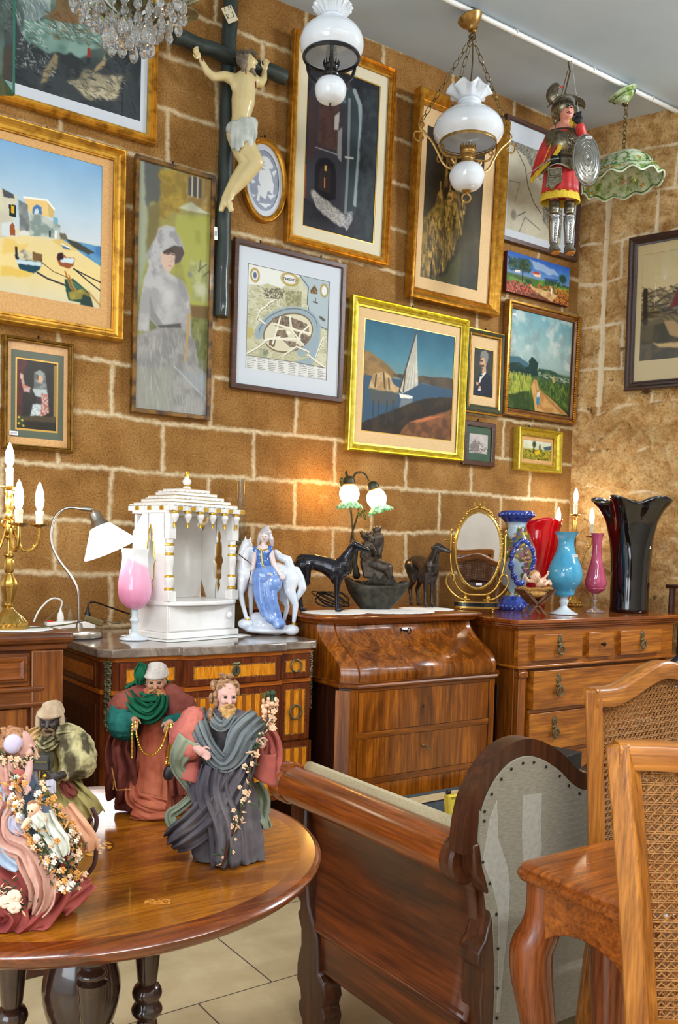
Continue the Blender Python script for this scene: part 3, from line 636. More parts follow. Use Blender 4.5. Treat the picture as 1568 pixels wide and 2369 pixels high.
for q in ([(370,570),(430,545),(470,560),(475,620),(420,625),(385,610)],[(480,560),(540,585),(590,610),(590,660),(530,640),(490,620)],[(395,640),(450,635),(470,680),(420,690),(395,680)],[(490,640),(560,660),(600,680),(570,720),(520,700)],[(360,690),(400,690),(390,740),(360,730)],[(440,700),(520,710),(540,740),(480,740)]):
    M6(q,(104,88,74),0,.01,c2=(150,132,108),ns=60)
for l in ([(475,555),(490,640),(560,730)],[(385,600),(470,625),(600,660)],[(590,610),(540,660),(520,720)],[(350,690),(440,690),(540,690)],[(420,560),(400,640),(380,720)],[(330,700),(420,680)]): A.line(l,(232,228,210),5)
A.ell((470,655),(16,14),(236,232,214),.3)
for l in ([(240,780),(300,745),(350,700)],[(590,790),(640,830),(700,870)],[(330,600),(290,570),(310,520),(370,470)],[(640,800),(660,740),(680,690)],[(350,480),(405,450),(405,490)],[(450,790),(520,740),(590,770)]): A.line(l,(232,230,214),7); A.line([(x,y+5) for x,y in l],(130,120,90),2)
A.dabs([(320,390),(440,390),(430,450),(330,450)],[(80,78,66),(110,104,84)],120,9,3,0,1.5,.8); M6([(445,400),(540,410),(540,500),(450,490)],(176,172,134),1,c2=(140,136,100),ns=50); M6([(235,620),(268,630),(260,690),(235,690)],(190,176,110),1); M6([(310,750),(360,760),(350,800),(305,790)],(170,176,150),1,c2=(130,130,100),ns=60)
for c,rr in (((270,310),(24,42)),((468,335),(52,40)),((676,405),(22,42))):
    A.ell(c,(rr[0]+6,rr[1]+6),(150,126,60),.25); A.ell(c,rr,(206,180,100),.3); A.ell(c,(rr[0]*.76,rr[1]*.74),(222,224,224),.12)
A.ell((270,310),(12,24),(84,100,130),.4)
LET={'T':[[(0,0),(2,0)],[(1,0),(1,3)]],'A':[[(0,3),(1,0),(2,3)],[(.4,2),(1.6,2)]],'R':[[(0,3),(0,0),(1.7,.2),(1.7,1.4),(0,1.5),(2,3)]],'E':[[(2,0),(0,0),(0,3),(2,3)],[(0,1.5),(1.5,1.5)]],'N':[[(0,3),(0,0),(2,3),(2,0)]],'O':[[(1,0),(2,1),(2,2),(1,3),(0,2),(0,1),(1,0)]]}
for i,ch in enumerate('TARENTO'):
    for l in LET[ch]: A.line([(430+i*11.4+p[0]*3.6,322+i*2.3+p[1]*4.4) for p in l],(70,60,50),1.6)
M6([(592,400),(615,370),(635,400),(635,425),(595,420)],(150,112,62),1,c2=(90,70,48),ns=60); A.line([(625,450),(625,475)],(90,90,90),3); A.line([(612,470),(636,478)],(90,80,70),4); M6([(648,555),(665,558),(690,580),(680,590),(655,572)],(90,90,84),1)
M6([(235,792),(500,830),(600,855),(708,870),(708,945),(235,872)],(222,222,218),0)
for k in range(8):
    x=240+k*59
    for j in range(7): 
        y=798+k*9.5+j*10.6; A.line([(x,y),(x+RD.uniform(25,48),y+5)],(120,118,116),1.7,.8)
for x in (232,705): A.line([(x,240 if x<300 else 352),(x,870 if x<300 else 943)],(110,110,104),2)
A.line([(232,240),(705,352)],(110,110,104),2); A.line([(232,871),(705,943)],(110,110,104),2); A.line([(232,790),(500,830),(705,868)],(110,110,104),2)
O=(1.735,2.289,1.856,2.459); S=insetr(O,.023)
picture('framed old town map with oval walls and moat, white mount, brown wood frame',O,S,PR_SIMPLE,walnut_f,[(S,r,mount_w)],A,hook=[1.86,2.16],tilt=.015)

# 7 golden castle painting
r=(2.716,3.080,2.490,3.172); A=Art(r,(865,1210,770,1010,1520,1790))
A.grad([(0,(46,34,20)),(.35,(50,38,18)),(.7,(64,56,26)),(1,(40,38,24))]); A.tex(6,16)
A.poly([(860,1240),(910,1210),(940,1190),(1000,1200),(1060,1240),(1110,1290),(1090,1420),(1000,1560),(890,1560),(860,1500)],(140,110,42),9,.06,c2=(92,76,32),ns=10)
for q,c in (([(895,1290),(915,1250),(950,1240),(965,1280),(955,1420),(935,1540),(910,1450)],(190,150,76)),([(940,1190),(945,1140),(968,1130),(975,1190),(960,1210)],(176,128,62)),([(1000,1200),(1010,1150),(1035,1170),(1030,1260),(1010,1240)],(196,150,80)),([(1030,1190),(1060,1160),(1075,1250),(1040,1260)],(150,112,54)),([(980,1060),(988,1000),(996,1060),(1000,1130),(975,1130)],(140,100,46)),([(1080,1260),(1105,1240),(1110,1320),(1085,1330)],(190,160,96)),([(1000,1290),(1060,1250),(1080,1310),(1050,1400),(1010,1450),(990,1560),(970,1560),(985,1400)],(156,124,52))):
    A.poly(q,c,3,.03,c2=(96,76,34),ns=24)
for x,y in ((988,990),(958,1090),(1015,1080)): A.line([(x,y),(x,y+80)],(176,136,66),4,.8)
A.dabs([(880,1240),(1100,1260),(1080,1440),(960,1580),(880,1560)],[(206,166,84),(70,56,26),(150,120,50),(40,34,20)],260,40,7,1.5,.3,.5)
A.line([(928,1480),(930,1580)],(36,30,18),4); A.line([(985,1530),(987,1620)],(40,36,20),4); A.poly([(860,1520),(1000,1600),(1100,1500),(1100,1700),(870,1640)],(96,94,34),12,.08,.5)
O=(2.635,3.201,2.380,3.310); S=(2.676,3.152,2.434,3.252)
picture('tall shadowy painting of golden castle towers, heavy gold frame leaning off the wall',O,S,[(0,0),(0,.05),(.08,.056),(.2,.058),(.4,.05),(.6,.036),(.72,.03),(.8,.034),(.9,.03),(1,.024),(1,.014)],gold,[(S,r,mount_t)],A,glass=False,tilt=.035)

# 8 sailing boat
r=(2.403,2.940,1.748,2.243); A=Art(r,(937,1460,575,690,1235,1308))
A.grad([(0,(30,84,108)),(.3,(74,124,140)),(.52,(120,144,140)),(.56,(60,84,104)),(.8,(54,74,94)),(1,(60,54,50))]); A.tex(7,9)
A.poly([(937,760),(970,770),(1060,840),(1110,890),(1150,925),(937,920)],(150,116,70),3,.01,c2=(122,98,60)); A.poly([(1100,900),(1240,915),(1460,935),(1460,1010),(1240,950),(1140,930)],(74,64,52),2,.02,c2=(92,80,66)); A.poly([(937,905),(1150,935),(1250,955),(1460,1005),(1460,1070),(1200,1060),(937,1200)],(60,84,106),3)
A.poly([(975,960),(1000,895),(1060,890),(1090,920),(1110,960),(1145,990),(1140,1015),(1040,1000),(975,990)],(196,166,118),2,.02,c2=(160,130,88),ns=20)
for l in ([(1010,905),(1005,975)],[(1050,895),(1060,985)],[(1080,930),(1085,990)]): A.line(l,(96,74,50),5)
A.poly([(975,990),(1140,1015),(1130,1090),(980,1070)],(84,84,78),7,.03,.8); A.poly([(1228,660),(1236,780),(1250,970),(1160,1020),(1145,1000),(1190,830)],(206,202,186),1,c2=(176,172,158),ns=14)
for k in (.2,.4,.6,.8): A.line([(1228,670),(1150+95*k,1005-40*k)],(168,162,148),4,.8)
A.line([(1228,655),(1142,1005)],(72,60,48),4); A.line([(1175,870),(1165,1010)],(90,70,50),4); A.poly([(1142,1018),(1222,1036),(1218,1052),(1150,1046)],(230,226,214),1); A.poly([(1150,1050),(1225,1055),(1210,1140),(1150,1120)],(150,150,146),8,.03,.6)
A.poly([(937,1190),(1060,1140),(1200,1080),(1330,1045),(1460,1055),(1460,1308),(937,1240)],(50,44,38),3,.02,c2=(64,54,42)); A.poly([(1200,1195),(1280,1170),(1460,1125),(1460,1308),(1150,1260)],(96,66,46),5,.04,c2=(130,86,56)); A.poly([(1205,1190),(1290,1165),(1420,1150),(1300,1190)],(186,110,70),4,.02)
for x in (1000,1030,1075,1110): A.line([(x,1060),(x,1190)],(50,58,66),5,.6)
O=(2.318,3.010,1.650,2.332); S=insetr(O,.04)
picture('large seascape with a white sailing boat and rock, bright yellow-gold frame',O,S,PR_REED,gold_green,[(S,insetr(r,-.004),mount_t),(insetr(r,-.004),r,slip)],A,glass=False,hook=[2.67],tilt=.02)

# 9 grey coastal map behind the marionette
r=(3.262,3.66,2.832,3.258); A=Art(r,(245,660,1110,1420,1740,1950))
A.a[:]=(196,188,166); A.tex(9,12); A.poly([(245,1110),(300,1200),(370,1280),(420,1400),(500,1500),(520,1760),(620,1900),(700,1900),(700,1400)],(150,146,132),2,.02,c2=(110,108,98),ns=30)
A.dabs([(245,1110),(420,1320),(500,1500),(520,1760),(690,1930),(690,1420)],[(84,82,76),(196,190,174),(110,106,98),(170,164,150)],900,26,2,.9,1.4,.7)
for k in range(16): A.line([(400+k*12,1400+k*20),(560+k*9,1330+k*36)],(206,202,188),3,.8)
A.line([(245,1110),(310,1230),(360,1340),(390,1480),(440,1610),(500,1700)],(90,86,78),3); A.ell((297,1655),(26,48),(120,116,104),.5,.8); A.line([(325,1670),(385,1655)],(100,96,90),3); A.line([(340,1800),(380,1690),(500,1810)],(120,116,104),3); A.line([(250,1400),(330,1440),(300,1560)],(150,144,126),3)
O=(3.218,3.79,2.769,3.372); S=insetr(O,.024)
picture('framed grey coastal map in dark wood frame hanging behind the marionette',O,S,PR_SIMPLE,walnut_f,[(S,r,mount_w)],A,tilt=.03)

# 10 unframed flower landscape
r=(3.268,3.728,2.522,2.722); A=Art(r,(380,797,125,245,410,508),cell=.0017)
A.grad([(0,(36,84,168)),(.3,(74,124,190)),(.5,(110,140,180)),(.55,(70,96,50)),(1,(120,60,36))]); A.tex(10,14)
A.poly([(520,190),(600,215),(700,265),(720,300),(640,290),(560,250)],(176,190,206),3,.05,.7); A.poly([(620,310),(720,325),(720,340),(640,335)],(50,80,140),1)
A.poly([(380,290),(470,330),(620,330),(797,390),(797,430),(600,400),(380,340)],(96,140,50),1,.02,c2=(70,110,44)); A.dabs([(380,330),(540,360),(600,440),(380,410)],[(170,50,40),(196,84,60),(110,40,40),(206,110,90),(60,90,40)],300,9,4,0,1.5,.9); A.dabs([(590,350),(680,370),(797,400),(797,508),(700,480),(560,390)],[(196,110,36),(214,140,50),(150,80,30),(120,50,30)],260,9,4,0,1.5,.9)
A.poly([(530,355),(560,380),(640,400),(720,430),(680,475),(600,430),(545,390)],(214,176,120),1,.02,c2=(180,130,80)); A.ell((490,230),(46,56),(34,54,34),.5); A.ell((420,215),(34,36),(36,60,38),.5); A.ell((750,320),(32,40),(34,66,50),.5); A.ell((520,340),(30,20),(40,70,36),.5); A.line([(482,260),(482,340)],(40,36,24),4); A.dabs([(385,170),(540,190),(540,280),(390,260)],[(30,50,30),(70,96,50),(44,70,40)],140,7,4,0,1.5,.8); A.dabs([(620,320),(720,345),(797,380),(640,360)],[(30,60,40),(60,90,50)],90,9,4,0,1.5,.8)
A.poly([(430,262),(465,262),(465,280),(432,278)],(230,214,206),0); A.poly([(545,280),(560,268),(600,285),(600,310),(560,305)],(226,196,170),0); A.poly([(545,280),(562,266),(602,284),(585,292)],(176,60,44),0); A.line([(676,380),(676,415)],(236,232,226),6); A.ell((678,380),(4,5),(110,70,44),.3)
t=thing('canvas_painting','small unframed bright canvas of flowers, trees and a red-roofed house','picture',(3.498,-.003,2.522))
b=MB(); b.box(-.230,.230,-.022,0,0,.2); b.build('stretcher',M('canvas_edge',(96,36,30),rough=.7),t,smooth=False); A.build('painting',t,-.0226,(3.498,2.522))
for hx in (-.15,.11):
    b=MB(); b.tube([(hx,0,.198),(hx,-.006,.207)],.0025,6); b.build('hook',iron,t)

# 11 country road
r=(3.312,3.768,1.952,2.444); A=Art(r,(397,805,523,620,1205,1262))
A.grad([(0,(108,160,172)),(.4,(160,186,182)),(.56,(150,170,166)),(.6,(70,96,60)),(.75,(96,110,44)),(1,(44,64,32))]); A.tex(7,10)
k=np.clip((A.N(5,o=5)-.47)*6,0,1)*(A.V<.52); A.put(k,(206,212,204),.7); k=np.clip((A.N(6,o=4)-.55)*6,0,1)*(A.V<.5); A.put(k,(132,150,152),.6)
A.poly([(397,855),(460,855),(520,900),(520,940),(397,940)],(70,104,118),3,.02); A.poly([(397,905),(460,890),(500,930),(540,920),(580,960),(580,990),(397,980)],(44,70,66),3,.03,c2=(34,56,50)); A.poly([(520,990),(522,880),(540,855),(560,870),(582,900),(585,985)],(34,60,54),2,.03); A.poly([(580,940),(640,940),(797,1000),(797,1060),(600,1000)],(78,104,84),3,.03,c2=(50,76,60)); A.dabs([(590,960),(797,1010),(797,1040),(600,985)],[(170,180,150),(40,66,50),(120,130,90)],120,12,4,.2,.4,.8)
A.poly([(397,975),(500,985),(550,1000),(540,1120),(560,1215),(397,1205)],(134,144,54),3,.02); A.dabs([(397,975),(540,990),(530,1110),(397,1120)],[(186,184,80),(150,160,60),(90,110,44)],300,26,4,1.5,.3,.7); A.poly([(397,1120),(530,1090),(575,1235),(397,1205)],(50,70,34),5,.05,c2=(74,92,44)); A.poly([(585,1010),(797,1050),(805,1230),(680,1120),(600,1060)],(64,90,44),3,.03,c2=(96,116,54)); A.dabs([(585,1010),(797,1060),(797,1200),(660,1100)],[(40,64,34),(120,134,60),(70,96,48)],240,18,4,1.4,.5,.7)
A.poly([(560,1010),(582,1015),(600,1080),(690,1150),(805,1255),(580,1235),(560,1120),(545,1060)],(206,160,96),2,.015,c2=(180,130,74)); A.line([(620,1100),(760,1240)],(150,100,54),7,.6); A.line([(575,1040),(600,1180)],(170,120,66),5,.6)
A.poly([(586,1130),(606,1130),(606,1185),(585,1182)],(70,130,150),1); A.poly([(588,1098),(604,1098),(606,1132),(587,1132)],(214,206,196),1); A.ell((594,1090),(7,8),(150,80,60),.4); A.line([(596,1185),(597,1205)],(150,80,60),4); A.poly([(680,1000),(695,985),(705,1030),(690,1035)],(190,160,90),1)
A.poly([(405,558),(430,560),(430,577),(405,574)],(220,222,226),0)
O=(3.272,3.814,1.908,2.481); S=insetr(O,.036)
t=picture('landscape of a woman on a country road, beaded gold and brown frame',O,S,[(0,0),(0,.02),(.1,.03),(.25,.032),(.32,.024),(.6,.022),(.75,.026),(.9,.022),(1,.018),(1,.014)],wood('frame_road',(112,64,26),(168,108,46),'x',2,.35,.3),[],A,glass=False,tilt=.02)
for x in (-.252,.252):
    b=MB(); pr=[]
    for k in range(44): pr+=[(.0025,.014+k*.0122),(.0062,.017+k*.0122),(.0062,.0225+k*.0122)]
    b.lathe(pr+[(.0025,.55)],8,(x,-.030,0)); b.build('beading',gold,t)
b=MB(); ring(b,[(insetr((-.271,.271,0,.573),.004),.033),(insetr((-.271,.271,0,.573),.012),.036),(insetr((-.271,.271,0,.573),.014),.03)]); b.build('gilt_edge',gold,t)

# 12 gentleman with folded arms (plain portrait)
r=(3.079,3.208,1.984,2.216); A=Art(r,(157,290,785,812,1110,1135),cell=.0016)
A.grad([(0,(46,48,46)),(.6,(60,62,52)),(1,(40,42,40))]); A.tex(5,8)
A.poly([(165,1120),(170,1040),(195,985),(220,965),(250,960),(280,990),(288,1130)],(30,34,44),2,c2=(38,42,54)); A.poly([(205,975),(240,945),(246,960),(215,1000),(205,1030),(197,1020)],(214,210,200),1); A.poly([(212,930),(240,910),(246,950),(220,965)],(186,146,116),1); A.ell((224,890),(26,44),(196,152,118),.25); A.poly([(200,860),(205,815),(235,805),(258,830),(256,880),(240,910),(236,860),(210,850)],(126,122,116),2,.03); A.line([(204,912),(226,912)],(74,56,44),6); A.ell((216,932),(9,12),(96,80,66),.5); A.line([(206,880),(216,878)],(60,44,36),4); A.line([(203,885),(199,900),(206,902)],(160,112,84),3)
A.line([(175,1050),(205,1070)],(44,48,60),8); A.ell((188,1032),(13,15),(190,140,108),.4); A.ell((205,1062),(11,18),(190,146,116),.4); A.poly([(192,1070),(210,1070),(212,1082),(195,1082)],(214,212,206),1); A.poly([(200,968),(222,972),(214,985),(200,980)],(30,32,40),1)
O=(3.016,3.268,1.896,2.304); S=(3.042,3.243,1.938,2.275)
t=picture('small portrait of a grey-haired man with folded arms, green and gold frame',O,S,[(0,0),(0,.016),(.12,.022),(.2,.03),(.4,.034),(.6,.03),(.75,.024),(.85,.026),(1,.018),(1,.014)],M('green_gilt',(74,78,58),rough=.4,metal=.2),[(S,insetr(r,-.003),mount_t),(insetr(r,-.003),r,slip)],A,glass=False,hook=[3.15])
Q=(-.126,.126,0,.408)
b=MB(); ring(b,[(insetr(Q,-.001),.018),(insetr(Q,-.001),.024),(insetr(Q,.006),.026),(insetr(Q,.007),.02)]); ring(b,[(insetr(Q,.021),.026),(insetr(Q,.023),.028),(insetr(Q,.028),.026),(insetr(Q,.028),.012)]); b.build('gilt_edge',gold,t)

# 13 engraving with green mount
r=(3.063,3.191,1.701,1.797); A=Art(r,(123,250,1370,1395,1510,1528),cell=.0014)
A.a[:]=(186,176,172); A.tex(6,22); A.dabs([(125,1440),(160,1420),(250,1480),(250,1525),(123,1515)],[(96,88,86),(140,130,126),(206,198,192)],160,12,3,.2,.6,.8); A.poly([(135,1450),(165,1430),(190,1460),(190,1500),(135,1500)],(120,110,108),2,.03,.8)
O=(3.018,3.233,1.639,1.856); S=insetr(O,.024)
picture('tiny grey engraving in dark green mount and brown wood frame',O,S,PR_SIMPLE,walnut_f,[(S,r,mount_dg)],A,hook=[3.12])

# 14 little gold landscape
r=(3.440,3.653,1.700,1.799); A=Art(r,(493,685,1415,1455,1545,1572),cell=.0014)
A.grad([(0,(214,214,196)),(.4,(206,206,170)),(.5,(150,150,60)),(.75,(170,150,40)),(1,(84,96,40))]); A.tex(8,12); A.dabs([(493,1480),(685,1500),(685,1570),(493,1545)],[(196,170,50),(110,120,44),(150,130,40),(60,70,36)],160,12,4,.2,.5,.8); A.ell((568,1455),(16,28),(60,74,50),.5); A.ell((606,1480),(9,30),(90,110,100),.5); A.poly([(630,1480),(685,1475),(685,1500),(640,1500)],(76,92,100),2); A.line([(566,1470),(566,1505)],(60,50,40),4); A.poly([(570,1505),(605,1495),(615,1520),(580,1525)],(214,176,40),2)
O=(3.376,3.706,1.636,1.861); S=insetr(O,.042)
picture('little yellow landscape in bright gold frame nearest the room corner',O,S,PR_SCOOP,gold_green,[(S,r,mount_o)],A,glass=False,hook=[3.48])

# 15 oval lace cherub
t=thing('oval_picture','oval gold frame with white lace cherub on grey-blue, beside the crucifix','picture',(1.876,-.003,2.552))
def ov(rx,rz,p,n=56,c=(0,.170)): return [(c[0]+rx*cos(2*PI*i/n),-p,c[1]+rz*sin(2*PI*i/n)) for i in range(n)]
def ovring(mb,lst):
    n=56; v=[]
    for rx,rz,p in lst: v+=ov(rx,rz,p)
    mb.add(v,[(i*n+j,i*n+(j+1)%n,(i+1)*n+(j+1)%n,(i+1)*n+j) for i in range(len(lst)-1) for j in range(n)])
b=MB(); ovring(b,[(.108,.170,0),(.109,.171,.012),(.105,.167,.022),(.1,.162,.024),(.097,.158,.02),(.094,.155,.022),(.09,.15,.018),(.087,.146,.016),(.087,.146,.008)]); b.build('frame',gold,t)
b=MB(); ovring(b,[(.088,.147,.009),(.072,.122,.009),(.072,.122,.006)]); b.build('mount',mount_w,t)
r=(1.806,1.946,2.600,2.844); A=Art(r,(665,885,1100,1100,1550,1550),cell=.0013)
A.a[:]=(140,150,170); 
for k in range(60): A.line([(660,1100+k*7.6),(890,1100+k*7.6)],(168,176,192),1.6,.7)
wl=(224,228,234)
A.ell((785,1190),(48,52),wl,.12); A.ell((830,1200),(14,26),wl,.3); A.poly([(745,1250),(820,1230),(840,1300),(835,1390),(760,1390),(735,1320)],wl,1); A.poly([(730,1260),(752,1170),(762,1180),(752,1290)],wl,1); A.poly([(730,1370),(810,1370),(800,1420),(790,1460),(750,1440),(745,1490),(725,1480),(735,1420)],wl,1); A.poly([(820,1260),(850,1330),(845,1410),(825,1400)],wl,1)
for q in ([(690,1240),(730,1265),(700,1290)],[(680,1330),(720,1350),(690,1370)],[(830,1240),(870,1220),(850,1280)],[(800,1420),(870,1400),(830,1450)],[(740,1500),(840,1480),(790,1525)],[(690,1440),(720,1450),(700,1470)]): A.poly(q,wl,0,.04)
A.line([(765,1185),(778,1187)],(140,150,170),2); A.line([(770,1210),(785,1213)],(140,150,170),2)
A.build('lace_panel',t,-.0055,(1.876,2.552),.8)
b=MB(); b.add(ov(.09,.148,.0125),[tuple(range(56))]); b.build('glass_pane',pane,t,smooth=False)
b=MB(); b.tube([(0,0,.336),(0,-.006,.345)],.0025,6); b.ell((0,-.008,.349),.005,8); b.build('hook',iron,t)

# 16 picture on the right wall
th_=math.atan2(RWd.y,RWd.x)
r=(.071,.62,.148,.682); A=Art(r,(1360,1700,185,170,893,890),cell=.003)
A.grad([(0,(190,176,134)),(.3,(206,188,144)),(.5,(190,170,126)),(.58,(110,100,64)),(1,(74,66,44))]); A.tex(6,10); A.dabs([(1365,430),(1568,440),(1700,450),(1700,640),(1365,640)],[(60,52,40),(96,84,60),(130,114,80)],260,50,4,.2,.8,.8); A.poly([(1365,660),(1700,620),(1700,893),(1365,893)],(92,80,52),5,.05,c2=(64,58,40)); A.poly([(1400,780),(1568,800),(1540,840),(1420,810)],(196,166,110),3,.02); A.poly([(1430,640),(1460,640),(1530,760),(1510,785),(1450,740)],(170,140,96),3,.02)
A.poly([(1470,450),(1540,445),(1568,560),(1550,560),(1450,550)],(126,52,40),2,.01,c2=(104,42,34)); A.poly([(1465,550),(1560,555),(1560,640),(1480,625)],(96,110,116),2); A.poly([(1480,440),(1490,400),(1520,370),(1545,380),(1545,440)],(206,190,160),2); A.ell((1515,360),(16,22),(196,150,110),.3); A.ell((1510,348),(20,17),(64,44,32),.4); A.dabs([(1470,190),(1568,160),(1700,150),(1700,320),(1550,230)],[(60,64,40),(90,90,60)],160,14,5,.3,1,.8); A.line([(1372,425),(1375,640)],(56,46,36),8)
O=(0,.71,0,.775); S=insetr(O,.045)
p=RW0+RWd*.287+RWn*.035
t=picture('picture of a woman leaning on a fence, cream mount, dark frame on stone wall',O,S,[(0,0),(0,.024),(.1,.03),(.3,.032),(.5,.024),(.7,.026),(.85,.02),(1,.018),(1,.014)],dark_f,[(S,r,M('mount_old',(198,180,136),rough=.85))],A,loc=(p.x+RWd.x*.355,p.y+RWd.y*.355,2.062),rot=(.02,0,th_))
# ---------- furniture ----------
w_cab=wood('walnut_cabinet',(88,42,8),(150,82,24),'x',.8,.38,.12)
w_cabz=wood('walnut_upright',(94,46,10),(156,90,30),'z',.8,.38,.12)
w_side=wood('dark_side_veneer',(72,26,6),(122,52,16),'z',.8,.4,.1)
w_desk=wood('figured_walnut',(86,40,4),(186,104,24),'z',.62,.24,.35,fig=2.6)
w_deskx=wood('figured_walnut_rail',(92,44,6),(170,94,22),'x',.7,.28,.3)
w_dark=wood('dark_carcass',(44,18,8),(78,36,16),'z',.8,.4,.1)
w_chest=wood('honey_walnut',(130,66,8),(204,124,34),'x',.75,.3,.25)
w_chestz=wood('honey_walnut_upright',(112,54,10),(176,100,28),'z',.75,.32,.2)
w_top=wood('chest_top_wood',(112,50,10),(178,94,28),'x',.6,.18,.5)
w_mah=wood('mahogany_dark',(56,20,6),(112,48,18),'y',.6,.3,.3)
w_tab=wood('table_top_wood',(120,58,16),(204,128,48),'x',.55,.13,.9,fig=1.8)
w_tabe=wood('table_edge_wood',(88,36,6),(150,76,18),'x',.9,.22,.4)
w_black=M('dark_turned_wood',(38,24,20),(64,40,30),30,.2,coat=.7)
w_rail=wood('settee_rail_wood',(108,48,10),(180,94,30),'y',.8,.24,.35)
w_set=wood('settee_panel_wood',(56,22,6),(128,62,18),'y',.55,.32,.25,fig=1.6)
w_setz=wood('settee_frame_wood',(48,22,10),(96,50,24),'z',.9,.34,.2)
w_st=wood('side_table_wood',(116,56,16),(184,102,36),'x',.8,.24,.35)
w_stz=wood('side_table_leg_wood',(104,48,16),(166,86,34),'z',.8,.26,.35)
w_ch=wood('chair_oak',(140,78,18),(198,128,48),'z',1.0,.4,.12)
w_chx=wood('chair_oak_rail',(140,78,18),(194,124,46),'x',1.0,.38,.15)
brass_old=M('bronze_mount',(84,78,58),(128,122,92),60,.42,.7)
brass=M('brass',(186,146,66),(206,170,92),50,.25,.9)
steel=M('brushed_steel',(176,168,156),rough=.28,metal=.95)
def satin(name,stripes):
    if name in MC: return MC[name]
    m,nt,b=newmat(name); L=nt.links.new
    v=coords(nt,(220,220,30),(0,.8,0)); f=noise(nt,v,1.,3,.6)
    c=ramp(nt,f,[(.3,(180,98,12)),(.55,(214,134,26)),(.8,(234,164,48))])
    if stripes:
        t=nd(nt,'ShaderNodeTexCoord'); s=nd(nt,'ShaderNodeSeparateXYZ'); L(t.outputs['Object'],s.inputs[0])
        q=nd(nt,'ShaderNodeMath',operation='MULTIPLY'); q.inputs[1].default_value=1/.034; L(s.outputs[0],q.inputs[0])
        q2=nd(nt,'ShaderNodeMath',operation='FRACT'); L(q.outputs[0],q2.inputs[0]); q3=nd(nt,'ShaderNodeMath',operation='GREATER_THAN'); q3.inputs[1].default_value=.52; L(q2.outputs[0],q3.inputs[0])
        c=mixc(nt,q3.outputs[0],c,mixc(nt,.85,c,lin((126,64,20))))
    L(c,b.inputs['Base Color']); b.inputs['Roughness'].default_value=.3; b.inputs['Coat Weight'].default_value=.4
    MC[name]=m; return m
sat=satin('satinwood_panel',0); sats=satin('striped_panel',1)
w_kb=wood('kingwood_band',(74,28,8),(132,62,18),'z',1.6,.34,.2); w_orl=wood('commode_rail',(156,74,10),(204,116,30),'x',1,.34,.2)
dotm=M('chequer_line',(40,22,14),(170,110,50),700,.4,lo=.48,hi=.52,det=0)
def marblemat():
    m,nt,b=newmat('brown_marble'); L=nt.links.new; v=coords(nt)
    n1=noise(nt,v,9,8,.65,1.2); c=ramp(nt,n1,[(.3,(84,74,70)),(.5,(126,110,98)),(.64,(156,140,124)),(.74,(196,180,140))])
    n2=noise(nt,v,22,6,.7,2.5); k=nd(nt,'ShaderNodeMapRange'); k.inputs[1].default_value=.64; k.inputs[2].default_value=.68; L(n2,k.inputs[0])
    L(mixc(nt,k.outputs[0],c,lin((214,210,204))),b.inputs['Base Color']); b.inputs['Roughness'].default_value=.1; b.inputs['Coat Weight'].default_value=.4; return m
marble=marblemat()
def ringhandle(parent,c,r,m,back=True):
    b=MB(); b.tube(arc((c[0],c[1]-.006,c[2]),r,0,352,28),.0035,8,closed=True); o=b.build('ring_handle',m,parent)
    return o
def cellrect(b,x0,x1,z0,z1,y,d): b.box(x0,x1,y-d,y,z0,z1)
def rebase(o,loc):
    o.location=loc

# A. walnut cabinet at the left edge
X0=-.30
t=thing('walnut_cabinet','walnut sideboard cabinet with panelled drawer at left edge, holding the brass candelabra','cabinet',(.25,-.45,0))
def L_(x,y,z): return (x-.25,y+.45,z)
def bx(b,x0,x1,y0,y1,z0,z1): return b.box(x0-.25,x1-.25,y0+.45,y1+.45,z0,z1)
b=MB(); bx(b,X0,.785,-.855,-.02,.06,.915); b.build('body',w_side,t,bev=.003)
b=MB(); bx(b,X0-.02,.815,-.885,-.01,.93,.96); b.build('top',w_cab,t,bev=.012)
b=MB(); bx(b,X0,.80,-.868,-.015,.912,.93); b.build('top_moulding',w_cab,t,bev=.004)
b=MB(); bx(b,X0,.70,-.862,-.855,.815,.905); b.build('frieze',w_cab,t,bev=.002)
for i,(a,c) in enumerate(((X0+.02,.18),(.21,.69))):
    d=MB(); bx(d,a,c,-.872,-.86,.828,.898); o=d.build('drawer',w_cab,t,bev=.003)
    d=MB(); s=(a-.25+.02,c-.25-.02,.842,.884); ring(d,[((a-.25+.008,c-.25-.008,.834,.892),.422),((a-.25+.012,c-.25-.012,.838,.888),.428),((a-.25+.02,c-.25-.02,.846,.880),.4215)]); d.build('drawer_moulding',w_cab,o,ang=20)
b=MB(); bx(b,X0,.735,-.875,-.855,.800,.814); b.build('rail_moulding',w_cab,t,bev=.005)
b=MB(); bx(b,X0,.735,-.866,-.855,.772,.80); b.build('rail',w_cab,t)
b=MB(); bx(b,X0,.735,-.878,-.855,.758,.772); b.build('lower_moulding',w_cab,t,bev=.004)
b=MB(); bx(b,.70,.787,-.872,-.853,.09,.912); b.build('stile',w_cabz,t,bev=.004)
for a,c in ((X0+.02,.19),(.21,.69)):
    d=MB(); bx(d,a,c,-.868,-.855,.12,.755); o=d.build('door',w_cabz,t,bev=.003)
    d=MB(); xc=(a+c)/2-.25; hw=(c-a)/2-.05
    P=[(xc-hw,.17),(xc+hw,.17),(xc+hw,.6)]+[(xc+hw*cos(a_),.6+.09*sin(a_)) for a_ in np.linspace(.2,PI-.2,12)]+[(xc-hw,.6)]
    d.tube([(p[0],-.42,p[1]) for p in P],.012,6,closed=True); d.build('door_moulding',w_cab,o)
b=MB(); bx(b,X0,.80,-.875,-.02,0,.09); b.build('plinth',w_dark,t,bev=.004)

